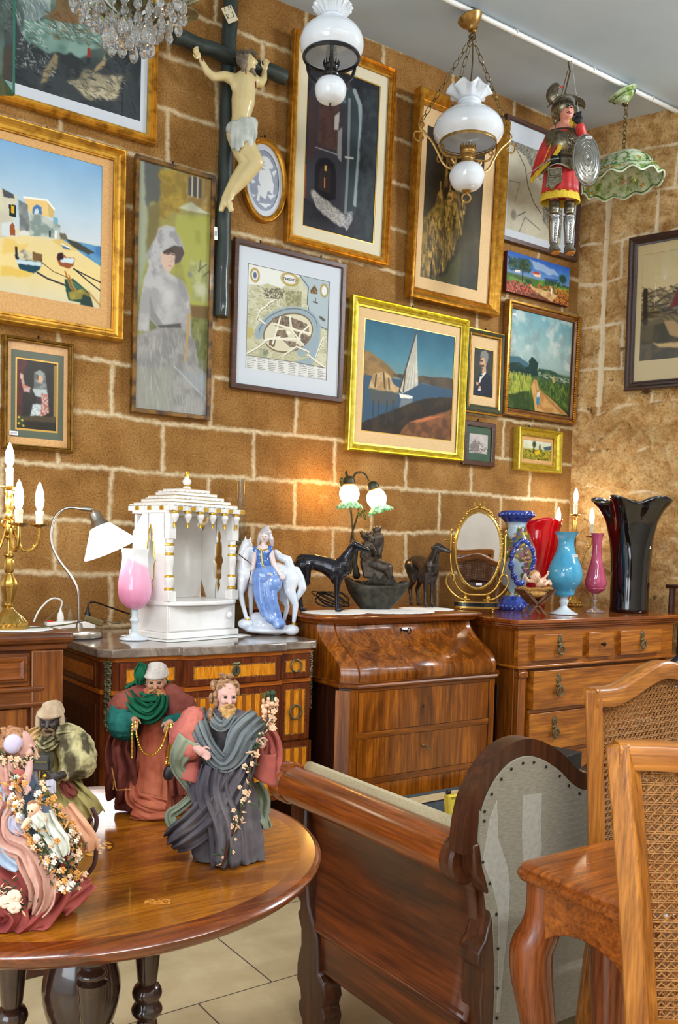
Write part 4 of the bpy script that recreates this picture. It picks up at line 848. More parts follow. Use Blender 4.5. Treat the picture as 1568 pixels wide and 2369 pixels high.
# B. marble-topped commode
CX,CY=1.395,-.35
t=thing('marble_commode','inlaid satinwood commode with grey-brown marble top and gilt corner mounts','commode',(CX,CY,0))
def P2(l): return [(x-CX,y-CY) for x,y in l]
foot=[(.985,-.03),(.985,-.615),(1.02,-.655),(1.238,-.665),(1.243,-.685),(1.60,-.685),(1.605,-.665),(1.735,-.66),(1.762,-.625),(1.762,-.03)]
def grow(l,d):
    cx=1.395; return [(x+(d if x>cx else -d),y-(d if y<-.3 else 0)) for x,y in l]
b=MB(); b.prism(P2(grow(foot,.016)),.852,.88,'xy'); b.build('marble_top',marble,t,bev=.004)
b=MB(); b.prism(P2(foot),.33,.852,'xy'); b.build('carcass',w_kb,t)
b=MB(); b.prism(P2([(x,y) for x,y in grow(foot,.003)]),.838,.852,'xy'); b.build('top_rail',w_orl,t)
b=MB(); b.prism(P2([(x,y) for x,y in grow(foot,.004)]),.735,.748,'xy'); b.build('drawer_rail',w_orl,t)
cols=[(1.03,1.232,-.662),(1.248,1.595,-.687),(1.61,1.732,-.664)]
def inlay(parent,x0,x1,z0,z1,y,mat_):
    """banded drawer front: kingwood border, chequered line, satinwood field"""
    d=MB(); x0-=CX; x1-=CX; y-=CY
    d.box(x0,x1,y-.006,y+.004,z0,z1); bd=.018
    d.mi=1; ring(d,[((x0+bd,x1-bd,z0+bd,z1-bd),-(y-.0066)),((x0+bd+.004,x1-bd-.004,z0+bd+.004,z1-bd-.004),-(y-.0066))])
    d.mi=2; a=bd+.004; d.add([(x0+a,y-.0067,z0+a),(x1-a,y-.0067,z0+a),(x1-a,y-.0067,z1-a),(x0+a,y-.0067,z1-a)],[(0,1,2,3)])
    return d.build('drawer' ,[w_kb,dotm,mat_],parent,smooth=False)
for i,(a,c,y) in enumerate(cols):
    o=inlay(t,a,c,.752,.834,y,sat)
    if i!=1: ringhandle(o,((a+c)/2-CX,y-CY-.006,.795),.021,brass_old)
    else:
        d=MB(); xc=(a+c)/2-CX; d.ell((xc,y-CY-.008,.795),(.014,.003,.021),16); d.ell((xc-.008,y-CY-.009,.818),(.009,.004,.006),10); d.ell((xc+.008,y-CY-.009,.818),(.009,.004,.006),10); d.tube(arc((xc,y-CY-.009,.795),.013,0,352,20),.0035,6,closed=True)
        q=d.build('escutcheon',brass_old,o); d=MB(); d.ell((xc,y-CY-.0115,.800),(.0035,.001,.0035),10); d.box(xc-.0016,xc+.0016,y-CY-.0122,y-CY-.011,.789,.8); d.build('keyhole',M('black',(8,8,8),rough=.8),q)
    o=inlay(t,a,c,.532,.731,y,sats)
    if i!=1: ringhandle(o,((a+c)/2-CX,y-CY-.006,.632),.024,brass_old)
    o=inlay(t,a-.006 if i else a,c+.006,.335,.525,y-.008,sats)
b=MB(); AP=[(1.03,.345),(1.735,.345),(1.735,.29),(1.70,.305),(1.60,.33),(1.5,.315),(1.4,.29),(1.3,.315),(1.2,.33),(1.1,.305),(1.03,.29)]
b.prism([(x-CX,z) for x,z in AP],-.672-CY,-.64-CY); b.build('apron',w_orl,t)
for sx,sy in ((1,1),(-1,1),(1,-1),(-1,-1)):
    b=MB(); xx=1.74-CX if sx>0 else 1.01-CX; yy=-.635-CY if sy<0 else -.06-CY
    b.tube(smoothpts([(xx,yy,.40),(xx+.012*sx,yy+.012*sy,.32),(xx-.005*sx,yy,.18),(xx-.01*sx,yy,.07),(xx+.012*sx,yy+.01*sy,.0)],5),[.034]*5+[.04]*4+[.026]*4+[.018]*4+[.016]*4,10); b.build('leg',w_orl,t)
for x,y,az in ((.998,-.640,-.8),(1.752,-.640,.8)):
    b=MB(); rr=random.Random(4)
    for k in range(34):
        z=.84-k*.0062; ww=.011*(1-.25*k/34)*(1.1+.3*sin(k*1.3))
        for q in (-1,1): b.ell((x-CX+q*ww*.6*cos(az)+rr.uniform(-.002,.002),y-CY-.003+q*ww*.6*sin(az),z+rr.uniform(-.002,.002)),(.0058,.0055,.0048),6)
        if k%3==0: b.ell((x-CX,y-CY-.007,z),(.006,.006,.005),6)
    b.tube([(x-CX,y-CY,.845),(x-CX,y-CY,.62)],[.007,.003],6); b.build('ormolu_mount',brass_old,t)
# side panels
for z0,z1 in ((.752,.836),(.36,.70)):
    d=MB(); xx=.985-CX; d.box(xx-.004,xx+.002,-.58-CY,-.1-CY,z0,z1); d.mi=1; ring_=[(z0+.02,z1-.02)]
    d.box(xx-.005,xx,-.555-CY,-.125-CY,z0+.02,z1-.02); d.build('side_panel',[w_kb,w_side if z0<.5 else w_orl],t,smooth=False)

# C. roll-front writing desk
DX,DY=2.175,-.35
t=thing('writing_desk','figured walnut writing desk with roll front, key in its lid','desk',(DX,DY,0))
def loop(yf,x0=1.822,x1=2.585,c=.045,e=0): return [(x0-e-DX,-.03-DY),(x0-e-DX,yf+c-DY-e),(x0+c-DX-e*.4,yf-DY-e),(x1-c-DX+e*.4,yf-DY-e),(x1+e-DX,yf+c-DY-e),(x1+e-DX,-.03-DY)]
def stack(b,lst):
    v=[]; n=len(lst[0][1])
    for z,l in lst: v+=[(p[0],p[1],z) for p in l]
    fs=[(i*n+j,i*n+(j+1)%n,(i+1)*n+(j+1)%n,(i+1)*n+j) for i in range(len(lst)-1) for j in range(n)]
    fs+=[tuple(range(n-1,-1,-1)),tuple((len(lst)-1)*n+j for j in range(n))]
    return b.add(v,fs)
b=MB(); stack(b,[(z,loop(-.62,c=.05,e=e)) for z,e in ((.925,.0),(.93,.012),(.936,.022),(.944,.026),(.952,.036),(.958,.036),(.96,.032))]); b.build('top',w_top,t,ang=30)
prof=[(.735,-.775),(.76,-.778),(.785,-.770),(.81,-.745),(.835,-.705),(.86,-.665),(.885,-.638),(.905,-.622),(.925,-.615)]
PR=smoothpts([(y,z,0) for z,y in prof],4)
b=MB(); stack(b,[(p.y,loop(p.x)) for p in PR]); b.build('roll_case',w_desk,t,ang=30)
b=MB(); b.grid(2,len(PR),lambda u,v:(1.872-DX+u*.643,PR[int(round(v*(len(PR)-1)))].x-.0035-DY,PR[int(round(v*(len(PR)-1)))].y)); lid=b.build('roll_lid',w_desk,t,solid=.004)
b=MB(); stack(b,[(z,loop(-.772,e=e)) for z,e in ((.712,.004),(.716,.012),(.722,.015),(.728,.010),(.733,.014),(.737,.004))]); b.build('waist_moulding',w_deskx,t,ang=30)
b=MB(); stack(b,[(z,loop(-.768)) for z in (.06,.712)]); b.build('carcass',w_dark,t)
# light corner stiles and rails
for x in (1.872,2.515):
    b=MB(); b.box(x-DX-(.03 if x<2 else -.002),x-DX+(.0 if x<2 else .028),-.7715-DY,-.766-DY,.08,.71); b.build('stile',w_desk,t,smooth=False)
for x,y,dx in ((1.83,-.745,1),): 
    b=MB(); R_=Matrix.Rotation(-PI/4,3,'Z'); b.cbox((x-DX,y-DY,.39),(.062,.005,.63),R_); b.build('canted_corner',w_desk,t,smooth=False)
for z0,z1 in ((.70,.712),(.53,.552),(.36,.382),(.17,.20)):
    b=MB(); b.box(1.872-DX,2.515-DX,-.771-DY,-.766-DY,z0,z1); b.build('rail',w_deskx,t,smooth=False)
kh=M('keyhole_black',(10,8,8),rough=.8)
def keyhole(parent,x,y,z):
    d=MB(); d.ell((x,y,z+.004),(.003,.0012,.003),8); d.box(x-.0014,x+.0014,y-.001,y,z-.006,z+.003); return d.build('keyhole',kh,parent)
for i,(z0,z1) in enumerate(((.554,.698),(.384,.528),(.202,.358))):
    d=MB(); d.box(1.876-DX,2.511-DX,-.7695-DY,-.762-DY,z0,z1); o=d.build('drawer',w_desk,t,smooth=False)
    if i!=1: keyhole(o,2.18-DX,-.770-DY,(z0+z1)/2)
    else:
        d=MB(); xk=2.18-DX; z=(z0+z1)/2+.02; d.tube([(xk,-.77-DY,z),(xk,-.80-DY,z)],.003,8); d.ell((xk,-.773-DY,z),(.006,.003,.006),10); d.tube(arc((xk,-.806-DY,z),.007,0,350,16),.0018,6,closed=True); d.build('key',brass_old,o)
d=MB(); xk=2.172-DX; yk=-.628-DY; z=.902; d.tube([(xk,yk,z),(xk+.003,yk-.04,z-.002)],.003,8); d.ell((xk,yk,z),(.007,.006,.007),10); d.tube([(xk+.003+.010*cos(a)*.8,yk-.048-.006*sin(a)*0,z+.011*sin(a)) for a in np.linspace(0,2*PI,20)[:-1]],.0022,6,closed=True); d.build('key',iron,lid)
b=MB(); stack(b,[(z,loop(-.772,e=e)) for z,e in ((0,.012),(.05,.012),(.06,.0))]); b.build('plinth',w_dark,t)

# D. chest of drawers in the corner
HX,HY=3.18,-.4
t=thing('chest_of_drawers','honey-coloured chest of drawers with wreath ring handles in the room corner','chest',(HX,HY,0))
def hb(b,x0,x1,y0,y1,z0,z1): return b.box(x0-HX,x1-HX,y0-HY,y1-HY,z0,z1)
b=MB(); hb(b,2.675,3.70,-.745,-.04,.05,.9); b.build('body',w_chestz,t,bev=.002)
b=MB()
for z0,z1,e in ((.924,.94,.036),(.914,.924,.026),(.904,.914,.018),(.895,.904,.008)): hb(b,2.675-e,3.70+e,-.762-e,-.03,z0,z1)
b.build('top',w_top,t,bev=.003)
b=MB(); hb(b,2.675,3.70,-.766,-.74,.745,.896); b.build('frieze_front',w_chest,t,bev=.002)
b=MB(); hb(b,2.663,3.712,-.782,-.05,.738,.75); b.build('waist_moulding',w_chest,t,bev=.004)
def wreath(parent,x,y,z,s=1):
    d=MB(); d.ell((x,y-.003,z+.030*s),(.011*s,.004,.024*s),12); d.ell((x,y-.004,z+.008*s),(.014*s,.005,.007*s),10)
    for k in range(5): a=PI*(.1+.2*k); d.ell((x+.010*s*cos(a),y-.005,z+.024*s+.014*s*sin(a)),(.003,.003,.005),6)
    d.ell((x,y-.010,z+.004*s),(.006*s,.008,.006*s),8); pl=d.build('handle_plate',brass_old,parent)
    d=MB(); pts=arc((x,y-.012,z-.016*s),.017*s,0,350,26); d.tube(pts,[.0042+.0012*(i%2) for i in range(len(pts))],8,closed=True); d.build('ring_handle',brass_old,pl)
tops=[(2.752,3.042),(3.085,3.246),(3.298,3.588)]
for i,(a,c) in enumerate(tops):
    d=MB(); hb(d,a,c,-.786,-.76,.768,.876); o=d.build('drawer',w_chest,t,bev=.002)
    if i!=1: wreath(o,(a+c)/2-HX,-.786-HY,.824,.95)
    else:
        d=MB(); d.T=Matrix.Translation(((a+c)/2-HX,-.786-HY,.824))@Matrix.Rotation(PI/2,4,'X'); d.lathe([(.004,0),(.004,.008),(.009,.012),(.010,.017),(.006,.022),(0,.023)],12); d.build('knob',iron,o)
for z0,z1,y in ((.566,.725,-.785),(.386,.545,-.770),(.21,.365,-.770),(.07,.19,-.770)):
    d=MB(); hb(d,2.752,3.618,y,-.74,z0,z1); o=d.build('drawer',w_chest,t,bev=.002)
    for x in (2.90,3.45): wreath(o,x-HX,y-HY,(z0+z1)/2+.008,1.05)
    b=MB(); hb(b,2.752,3.618,-.758,-.74,z0-.02,z0-.004); b.build('rail',w_chest,t,smooth=False)
for x in (2.70,3.67):
    b=MB(); hb(b,x-.02,x+.02,-.772,-.745,.06,.738); o=b.build('pilaster',w_chestz,t,bev=.004)
    b=MB(); hb(b,x-.026,x+.026,-.780,-.745,.70,.728); b.build('capital',w_chestz,o,bev=.006)
b=MB(); hb(b,2.669,2.676,-.66,-.14,.12,.66); b.build('side_panel',w_dark,t,bev=.002)
b=MB(); hb(b,2.672,3.70,-.755,-.04,0,.055); b.build('plinth',w_dark,t)

# E. round pedestal table
TX,TY=.46,-2.0
t=thing('round_table','round polished pedestal table with inlaid medallion in the foreground','table',(TX,TY,0))
b=MB(); b.lathe([(0,.712),(.345,.712),(.352,.716),(.360,.722),(.366,.730),(.367,.734),(.364,.738),(.358,.740)],96,cap=False); b.build('rim',w_tabe,t)
b=MB(); b.lathe([(.3585,.7398),(.335,.7404)],96,cap=False); b.build('cross_banding',w_tabe,t)
def medmat():
    m,nt,b=newmat('table_field'); L=nt.links.new
    src=w_tab.node_tree
    t_=nd(nt,'ShaderNodeTexCoord'); ln=nd(nt,'ShaderNodeVectorMath',operation='LENGTH'); mp=nd(nt,'ShaderNodeMapping'); mp.inputs['Scale'].default_value=(1,1,0); L(t_.outputs['Object'],mp.inputs[0]); L(mp.outputs[0],ln.inputs[0])
    v=coords(nt,(2.2,9,9),(0,0,.5)); f1=noise(nt,v,1.5,6,.6,1.4); c=ramp(nt,f1,[(.3,(98,48,4)),(.5,(144,82,14)),(.72,(190,120,32))])
    v2=coords(nt,(6,120,90),(0,0,.5)); f2=ramp(nt,noise(nt,v2,1.5,3,.7),[(.3,(176,160,146)),(.6,(255,255,255))]); c=mixc(nt,.8,c,f2,'MULTIPLY')
    kn=noise(nt,coords(nt),16,2,.5); k=nd(nt,'ShaderNodeMapRange'); k.inputs[1].default_value=.72; k.inputs[2].default_value=.78; L(kn,k.inputs[0]); c=mixc(nt,k.outputs[0],c,lin((84,40,14)))
    md=nd(nt,'ShaderNodeMath',operation='LESS_THAN'); md.inputs[1].default_value=.045; L(ln.outputs['Value'],md.inputs[0])
    mc=ramp(nt,noise(nt,coords(nt),60,1,.3,2.),[(.48,(206,140,50)),(.53,(104,56,18))])
    c=mixc(nt,md.outputs[0],c,mc)
    a=nd(nt,'ShaderNodeMath',operation='SUBTRACT'); a.inputs[1].default_value=.045; L(ln.outputs['Value'],a.inputs[0]); a2=nd(nt,'ShaderNodeMath',operation='ABSOLUTE'); L(a.outputs[0],a2.inputs[0]); a3=nd(nt,'ShaderNodeMath',operation='LESS_THAN'); a3.inputs[1].default_value=.0018; L(a2.outputs[0],a3.inputs[0])
    c=mixc(nt,a3.outputs[0],c,lin((88,44,14)))
    L(c,b.inputs['Base Color']); b.inputs['Roughness'].default_value=.2; b.inputs['Coat Weight'].default_value=.5; b.inputs['Coat Roughness'].default_value=.06
    bump(nt,b,noise(nt,coords(nt),9,3,.6),.05,.01); return m
b=MB(); b.lathe([(.335,.7404),(.22,.7405),(.1,.7405),(.0001,.7405)],96,cap=False); b.build('table_top',medmat(),t)
# small inlaid tablet
b=MB(); b.T=Matrix.Translation((.012,-.258,.7409))@Matrix.Rotation(-.6,4,'Z'); b.box(-.017,.017,-.008,.008,0,.0003); o=b.build('inlaid_tablet',M('inlay_wood',(190,124,44),(120,66,22),300,.3,lo=.48,hi=.56),t,smooth=False)
b=MB(); b.lathe(sprof([(.05,.21),(.075,.25),(.08,.30),(.06,.35),(.04,.38),(.055,.40),(.05,.42),(.035,.44),(.05,.47),(.06,.52),(.05,.57)],3)+[(.036,.60)]+[(.040+.012*sin(PI*k/6),.602+.022*k/6) for k in range(7)]+[(.038,.626)]+[(.040+.010*sin(PI*k/6),.628+.018*k/6) for k in range(7)]+[(.036,.648),(.042,.662),(.036,.668)]+[(.040+.012*sin(PI*k/6),.67+.02*k/6) for k in range(7)]+[(.046,.694),(.06,.712)],40); b.build('centre_column',w_black,t)
cp=sprof([(.018,.21),(.026,.24),(.018,.27),(.024,.30),(.025,.36),(.020,.42),(.016,.45)],3)
def bead(z0,z1,r,n=6): return [(r-.005+.005*sin(PI*k/n),z0+(z1-z0)*k/n) for k in range(n+1)]
cp+=bead(.455,.475,.025)+bead(.48,.505,.024)+[(.014,.508),(.016,.515),(.022,.575),(.015,.578)]+bead(.58,.594,.022)+[(.014,.597)]+bead(.60,.624,.021)+[(.0135,.627)]+bead(.630,.650,.0205)+[(.0150,.652),(.0200,.656),(.0150,.684),(.0135,.690)]+bead(.692,.702,.019)+[(.019,.712)]
for k in range(4):
    a=math.radians(-34.7+24+90*k); b=MB(); b.lathe(cp,20,(.102*cos(a),.102*sin(a),0)); b.build('column',w_black,t)
b=MB(); b.lathe([(0,.16),(.11,.16),(.135,.175),(.14,.19),(.125,.205),(.1,.212),(0,.212)],40,fn=lambda a,u:1+.10*cos(4*(a-math.radians(-10.7)))); b.build('platform',w_black,t)
for k in range(4):
    a=math.radians(-10.7+90*k); b=MB(); d=Vector((cos(a),sin(a),0)); u=Vector((0,0,1))
    b.tube([tuple(d*r+u*z) for r,z in [(p.x,p.y) for p in smoothpts([(.08,.19,0),(.15,.20,0),(.21,.16,0),(.235,.10,0),(.25,.05,0),(.285,.03,0),(.31,.045,0)],5)]],[.032]*8+[.03]*8+[.022]*8+[.019]*7,10); b.build('foot',w_black,t)

# F. settee seen from behind
SX,SY=1.7,-1.75
t=thing('settee','antique settee with rolled wooden arm and torn grey linen back, seen from behind','settee',(SX,SY,0))
def S_(p): return (p[0]-SX,p[1]-SY,p[2])
linen=M('grey_linen',(116,108,90),(142,134,114),60,.9,bmp=.25,bsc=900,bd=.0006,lo=.3,hi=.7,stretch=(1,1,6),sheen=.2)
beige=M('beige_upholstery',(176,160,126),(190,176,142),200,.9)
lite=M('linen_scrap',(150,146,134),(162,158,146),90,.9)
fabd=M('seat_fabric',(92,98,104),(108,112,116),200,.9)
for sx in (0,1):
    X=lambda x: x if sx==0 else 3.76-x
    g=MB(); g.tube([S_((X(1.195),y,.612)) for y in np.linspace(-1.435,-2.045,10)],.046,24); rail=g.build('arm_rail',w_rail,t)
    g=MB(); g.T=Matrix.Translation(S_((X(1.195),-1.435,.612)))@Matrix.Rotation(-PI/2,4,'X'); g.lathe([(.048,-.002),(.052,.004),(.052,.03),(.05,.044),(.044,.052),(.0,.056)],32); g.build('arm_cap',w_rail,rail)
    g=MB(); g.T=Matrix.Translation(S_((X(1.195),-2.045,.612)))@Matrix.Rotation(PI/2,4,'X'); g.lathe([(.046,0),(.05,.003),(.05,.03),(.044,.036),(0,.036)],24); g.build('arm_end',w_setz,rail)
    g=MB(); g.grid(6,14,lambda u,v:S_((X(1.235-.035*cos(PI*u*.5)+.012),-1.46-.60*v,.640+.028*sin(PI*u)))); g.build('arm_padding',beige,t,solid=.012)
    # concave side panel
    sec=smoothpts([(1.202,.585,0),(1.222,.53,0),(1.232,.46,0),(1.228,.38,0),(1.214,.31,0),(1.206,.285,0)],5)
    g=MB(); g.grid(len(sec),12,lambda u,v:S_((X(sec[int(round(u*(len(sec)-1)))].x),-1.475-.605*v,sec[int(round(u*(len(sec)-1)))].y))); g.build('side_panel',w_set,t,solid=.016)
    g=MB(); g.tube([S_((X(1.203),-1.49-.58*k/10,.280)) for k in range(11)],.011,10); g.tube([S_((X(1.208),-1.49-.58*k/10,.297)) for k in range(11)],.007,8); g.build('side_moulding',w_set,t)
    g=MB(); g.box(*sorted((X(1.204)-SX,X(1.235)-SX)),-2.08-SY,-1.485-SY,.175,.275); g.build('side_rail',w_set,t,bev=.004)
    # scrolled front post and leg, cut from a flat board
    pf=[(-1.43,.575),(-1.428,.53),(-1.452,.50),(-1.46,.44),(-1.452,.38),(-1.462,.335),(-1.482,.325),(-1.482,.31),(-1.47,.295),(-1.488,.26),(-1.490,.22),(-1.478,.185),(-1.474,.165),(-1.474,.125),(-1.490,.105),(-1.494,.085),(-1.482,.07),(-1.486,.05),(-1.502,.03),(-1.512,.0),(-1.572,0),(-1.592,.03),(-1.604,.075),(-1.592,.10),(-1.602,.125),(-1.594,.16),(-1.57,.175),(-1.56,.26),(-1.52,.33),(-1.5,.45),(-1.5,.575)]
    g=MB(); g.prism([(y-SY,z) for y,z in pf],*sorted((X(1.19)-SX,X(1.244)-SX)),'yz'); g.build('front_leg',w_setz,t,bev=.006)
    # scrolled back post
    pb=[(1.172,.655),(1.178,.60),(1.205,.566),(1.222,.545),(1.226,.50),(1.214,.46),(1.196,.44),(1.196,.415),(1.21,.40),(1.206,.34),(1.212,.27),(1.214,.20),(1.205,.12),(1.2,0),(1.245,0),(1.255,.12),(1.262,.3),(1.258,.5),(1.235,.62),(1.205,.66)]
    g=MB(); g.prism([(X(x)-SX,z) for x,z in pb],-2.115-SY,-2.055-SY); g.build('back_leg',w_setz,t,bev=.005)
# serpentine back frame
def crest(x):
    q=[(1.148,.64),(1.153,.70),(1.170,.755),(1.205,.803),(1.25,.834),(1.305,.845),(1.36,.833),(1.42,.80),(1.46,.768),(1.495,.752),(1.53,.757),(1.58,.79),(1.64,.822),(1.70,.832)]
    return q
q=crest(0); full=[(a,b_,0) for a,b_ in q]+[(3.76-a,b_,0) for a,b_ in q[::-1]]
C1=smoothpts(full,4)
inn=[]
for i,p in enumerate(C1):
    a=C1[max(0,i-1)]; c=C1[min(len(C1)-1,i+1)]; d=(c-a).normalized(); nrm=Vector((d.y,-d.x,0)); inn.append(p+nrm*.033)
v=[]; fs=[]; n=len(C1)
for y in (-2.112,-2.072):
    for p in C1: v.append(S_((p.x,y,p.y)))
    for p in inn: v.append(S_((p.x,y,p.y)))
for i in range(n-1):
    fs+=[(i,i+1,n+i+1,n+i),(2*n+i,3*n+i,3*n+i+1,2*n+i+1),(i,2*n+i,2*n+i+1,i+1),(n+i,n+i+1,3*n+i+1,3*n+i)]
fs+=[(0,n,3*n,2*n),(n-1,3*n-1,4*n-1,2*n-1)]
g=MB(); g.add(v,fs); g.build('back_crest',w_setz,t,ang=30)
# linen covering
lo_=[(1.24,.24),(1.24,.34),(1.236,.42),(1.228,.5),(1.215,.56),(1.196,.61),(1.186,.66),(1.186,.72)]
out=[(x,z) for x,z in lo_]+[(p.x,p.y-.001) for p in inn if p.x>1.19 and p.x<2.57 and p.y>.70]+[(3.76-x,z) for x,z in lo_[::-1]]
g=MB(); g.prism([(x-SX,z) for x,z in out],-2.1165-SY,-2.10-SY); lin_o=g.build('linen_back',linen,t,smooth=False)
for pts in ([(1.298,.735),(1.352,.732),(1.353,.66),(1.358,.62),(1.350,.585),(1.338,.555),(1.326,.575),(1.306,.60),(1.300,.65)],[(1.195,.62),(1.21,.70),(1.228,.735),(1.235,.66),(1.262,.60),(1.272,.56),(1.27,.48),(1.262,.40),(1.256,.31),(1.247,.31),(1.248,.40),(1.24,.52),(1.222,.57)]):
    g=MB(); g.prism([(x-SX,z) for x,z in pts],-2.1172-SY,-2.116-SY); g.build('linen_patch',lite if pts[0][0]!=1.345 else M('linen_dull',(150,150,148),rough=.9),lin_o,smooth=False)
tk=[(p.x,p.y-.012) for i,p in enumerate(inn) if i%3==1 and 1.19<p.x<1.75 and p.y>.7]+[(1.195,.70),(1.195,.62),(1.215,.575),(1.236,.51),(1.243,.44),(1.246,.36),(1.246,.30)]
for x,z in tk:
    g=MB(); g.ell(S_((x,-2.118,z)),(.0032,.002,.0032),8); g.build('tack',iron,lin_o)
g=MB(); g.box(1.24-SX,2.52-SX,-2.06-SY,-1.5-SY,.26,.37); g.build('seat',fabd,t,bev=.015)
g=MB(); g.box(1.245-SX,2.515-SX,-2.098-SY,-2.06-SY,.24,.70); g.build('back_padding',fabd,t,bev=.01)
g=MB(); g.box(1.24-SX,2.52-SX,-1.505-SY,-1.475-SY,.175,.275); g.build('seat_rail',w_set,t,bev=.005)

# G. side table with cabriole legs
GX,GY=1.25,-2.41
t=thing('side_table','small brown cabriole-leg table with polished top behind the front cane chair','table',(GX,GY,0))
def rr_(x0,x1,y0,y1,r,n=6):
    o=[]
    for cx,cy,a0 in ((x1-r,y1-r,0),(x0+r,y1-r,90),(x0+r,y0+r,180),(x1-r,y0+r,270)):
        for k in range(n+1): a=math.radians(a0+90*k/n); o.append((cx+r*cos(a)-GX,cy+r*sin(a)-GY))
    return o
g=MB(); stack(g,[(z,rr_(1.115-e,1.385+e,-2.555-e,-2.262+e,.035+e)) for z,e in ((.650,-.014),(.655,-.004),(.662,.0),(.668,-.001),(.670,-.007),(.676,-.006),(.680,-.012),(.681,-.02))]); g.build('top',w_st,t,ang=50)
def apr(l,axis,c,th):
    pts=[(-.5*l,.65),(.5*l,.65)]+[(.5*l-.02-(l-.04)*k/16,.548+.042*sin(PI*k/16)**.6) for k in range(17)]
    g=MB(); g.prism([(u+(0),z) for u,z in pts],c-th/2,c+th/2,'xz' if axis=='x' else 'yz'); return g.build('apron',w_st,t,bev=.003)
apr(.20,'x',-2.295-GY,.02); apr(.20,'x',-2.522-GY,.02); apr(.22,'y',1.147-GX,.02); apr(.22,'y',1.352-GX,.02)
for sx,sy in ((-1,1),(1,1),(-1,-1),(1,-1)):
    cx=(1.158 if sx<0 else 1.342)-GX; cy=(-2.305 if sy>0 else -2.512)-GY
    P=[(0,.652),(0,.60),(.004,.565),(.016,.53),(.014,.48),(.004,.42),(-.006,.34),(-.014,.24),(-.016,.14),(-.010,.07),(.006,.03),(.018,.012),(.022,0)]
    rad=[.030,.030,.034,.037,.036,.032,.027,.022,.018,.015,.017,.024,.024]
    pts=smoothpts([(cx+sx*d*.75,cy+sy*d*.75,z) for d,z in P],4); k=len(pts); rs=[interp([(i/12,r) for i,r in enumerate(rad)],j/(k-1))[0] for j in range(k)]
    g=MB(); g.tube(pts,rs,14); g.build('leg',w_stz,t)

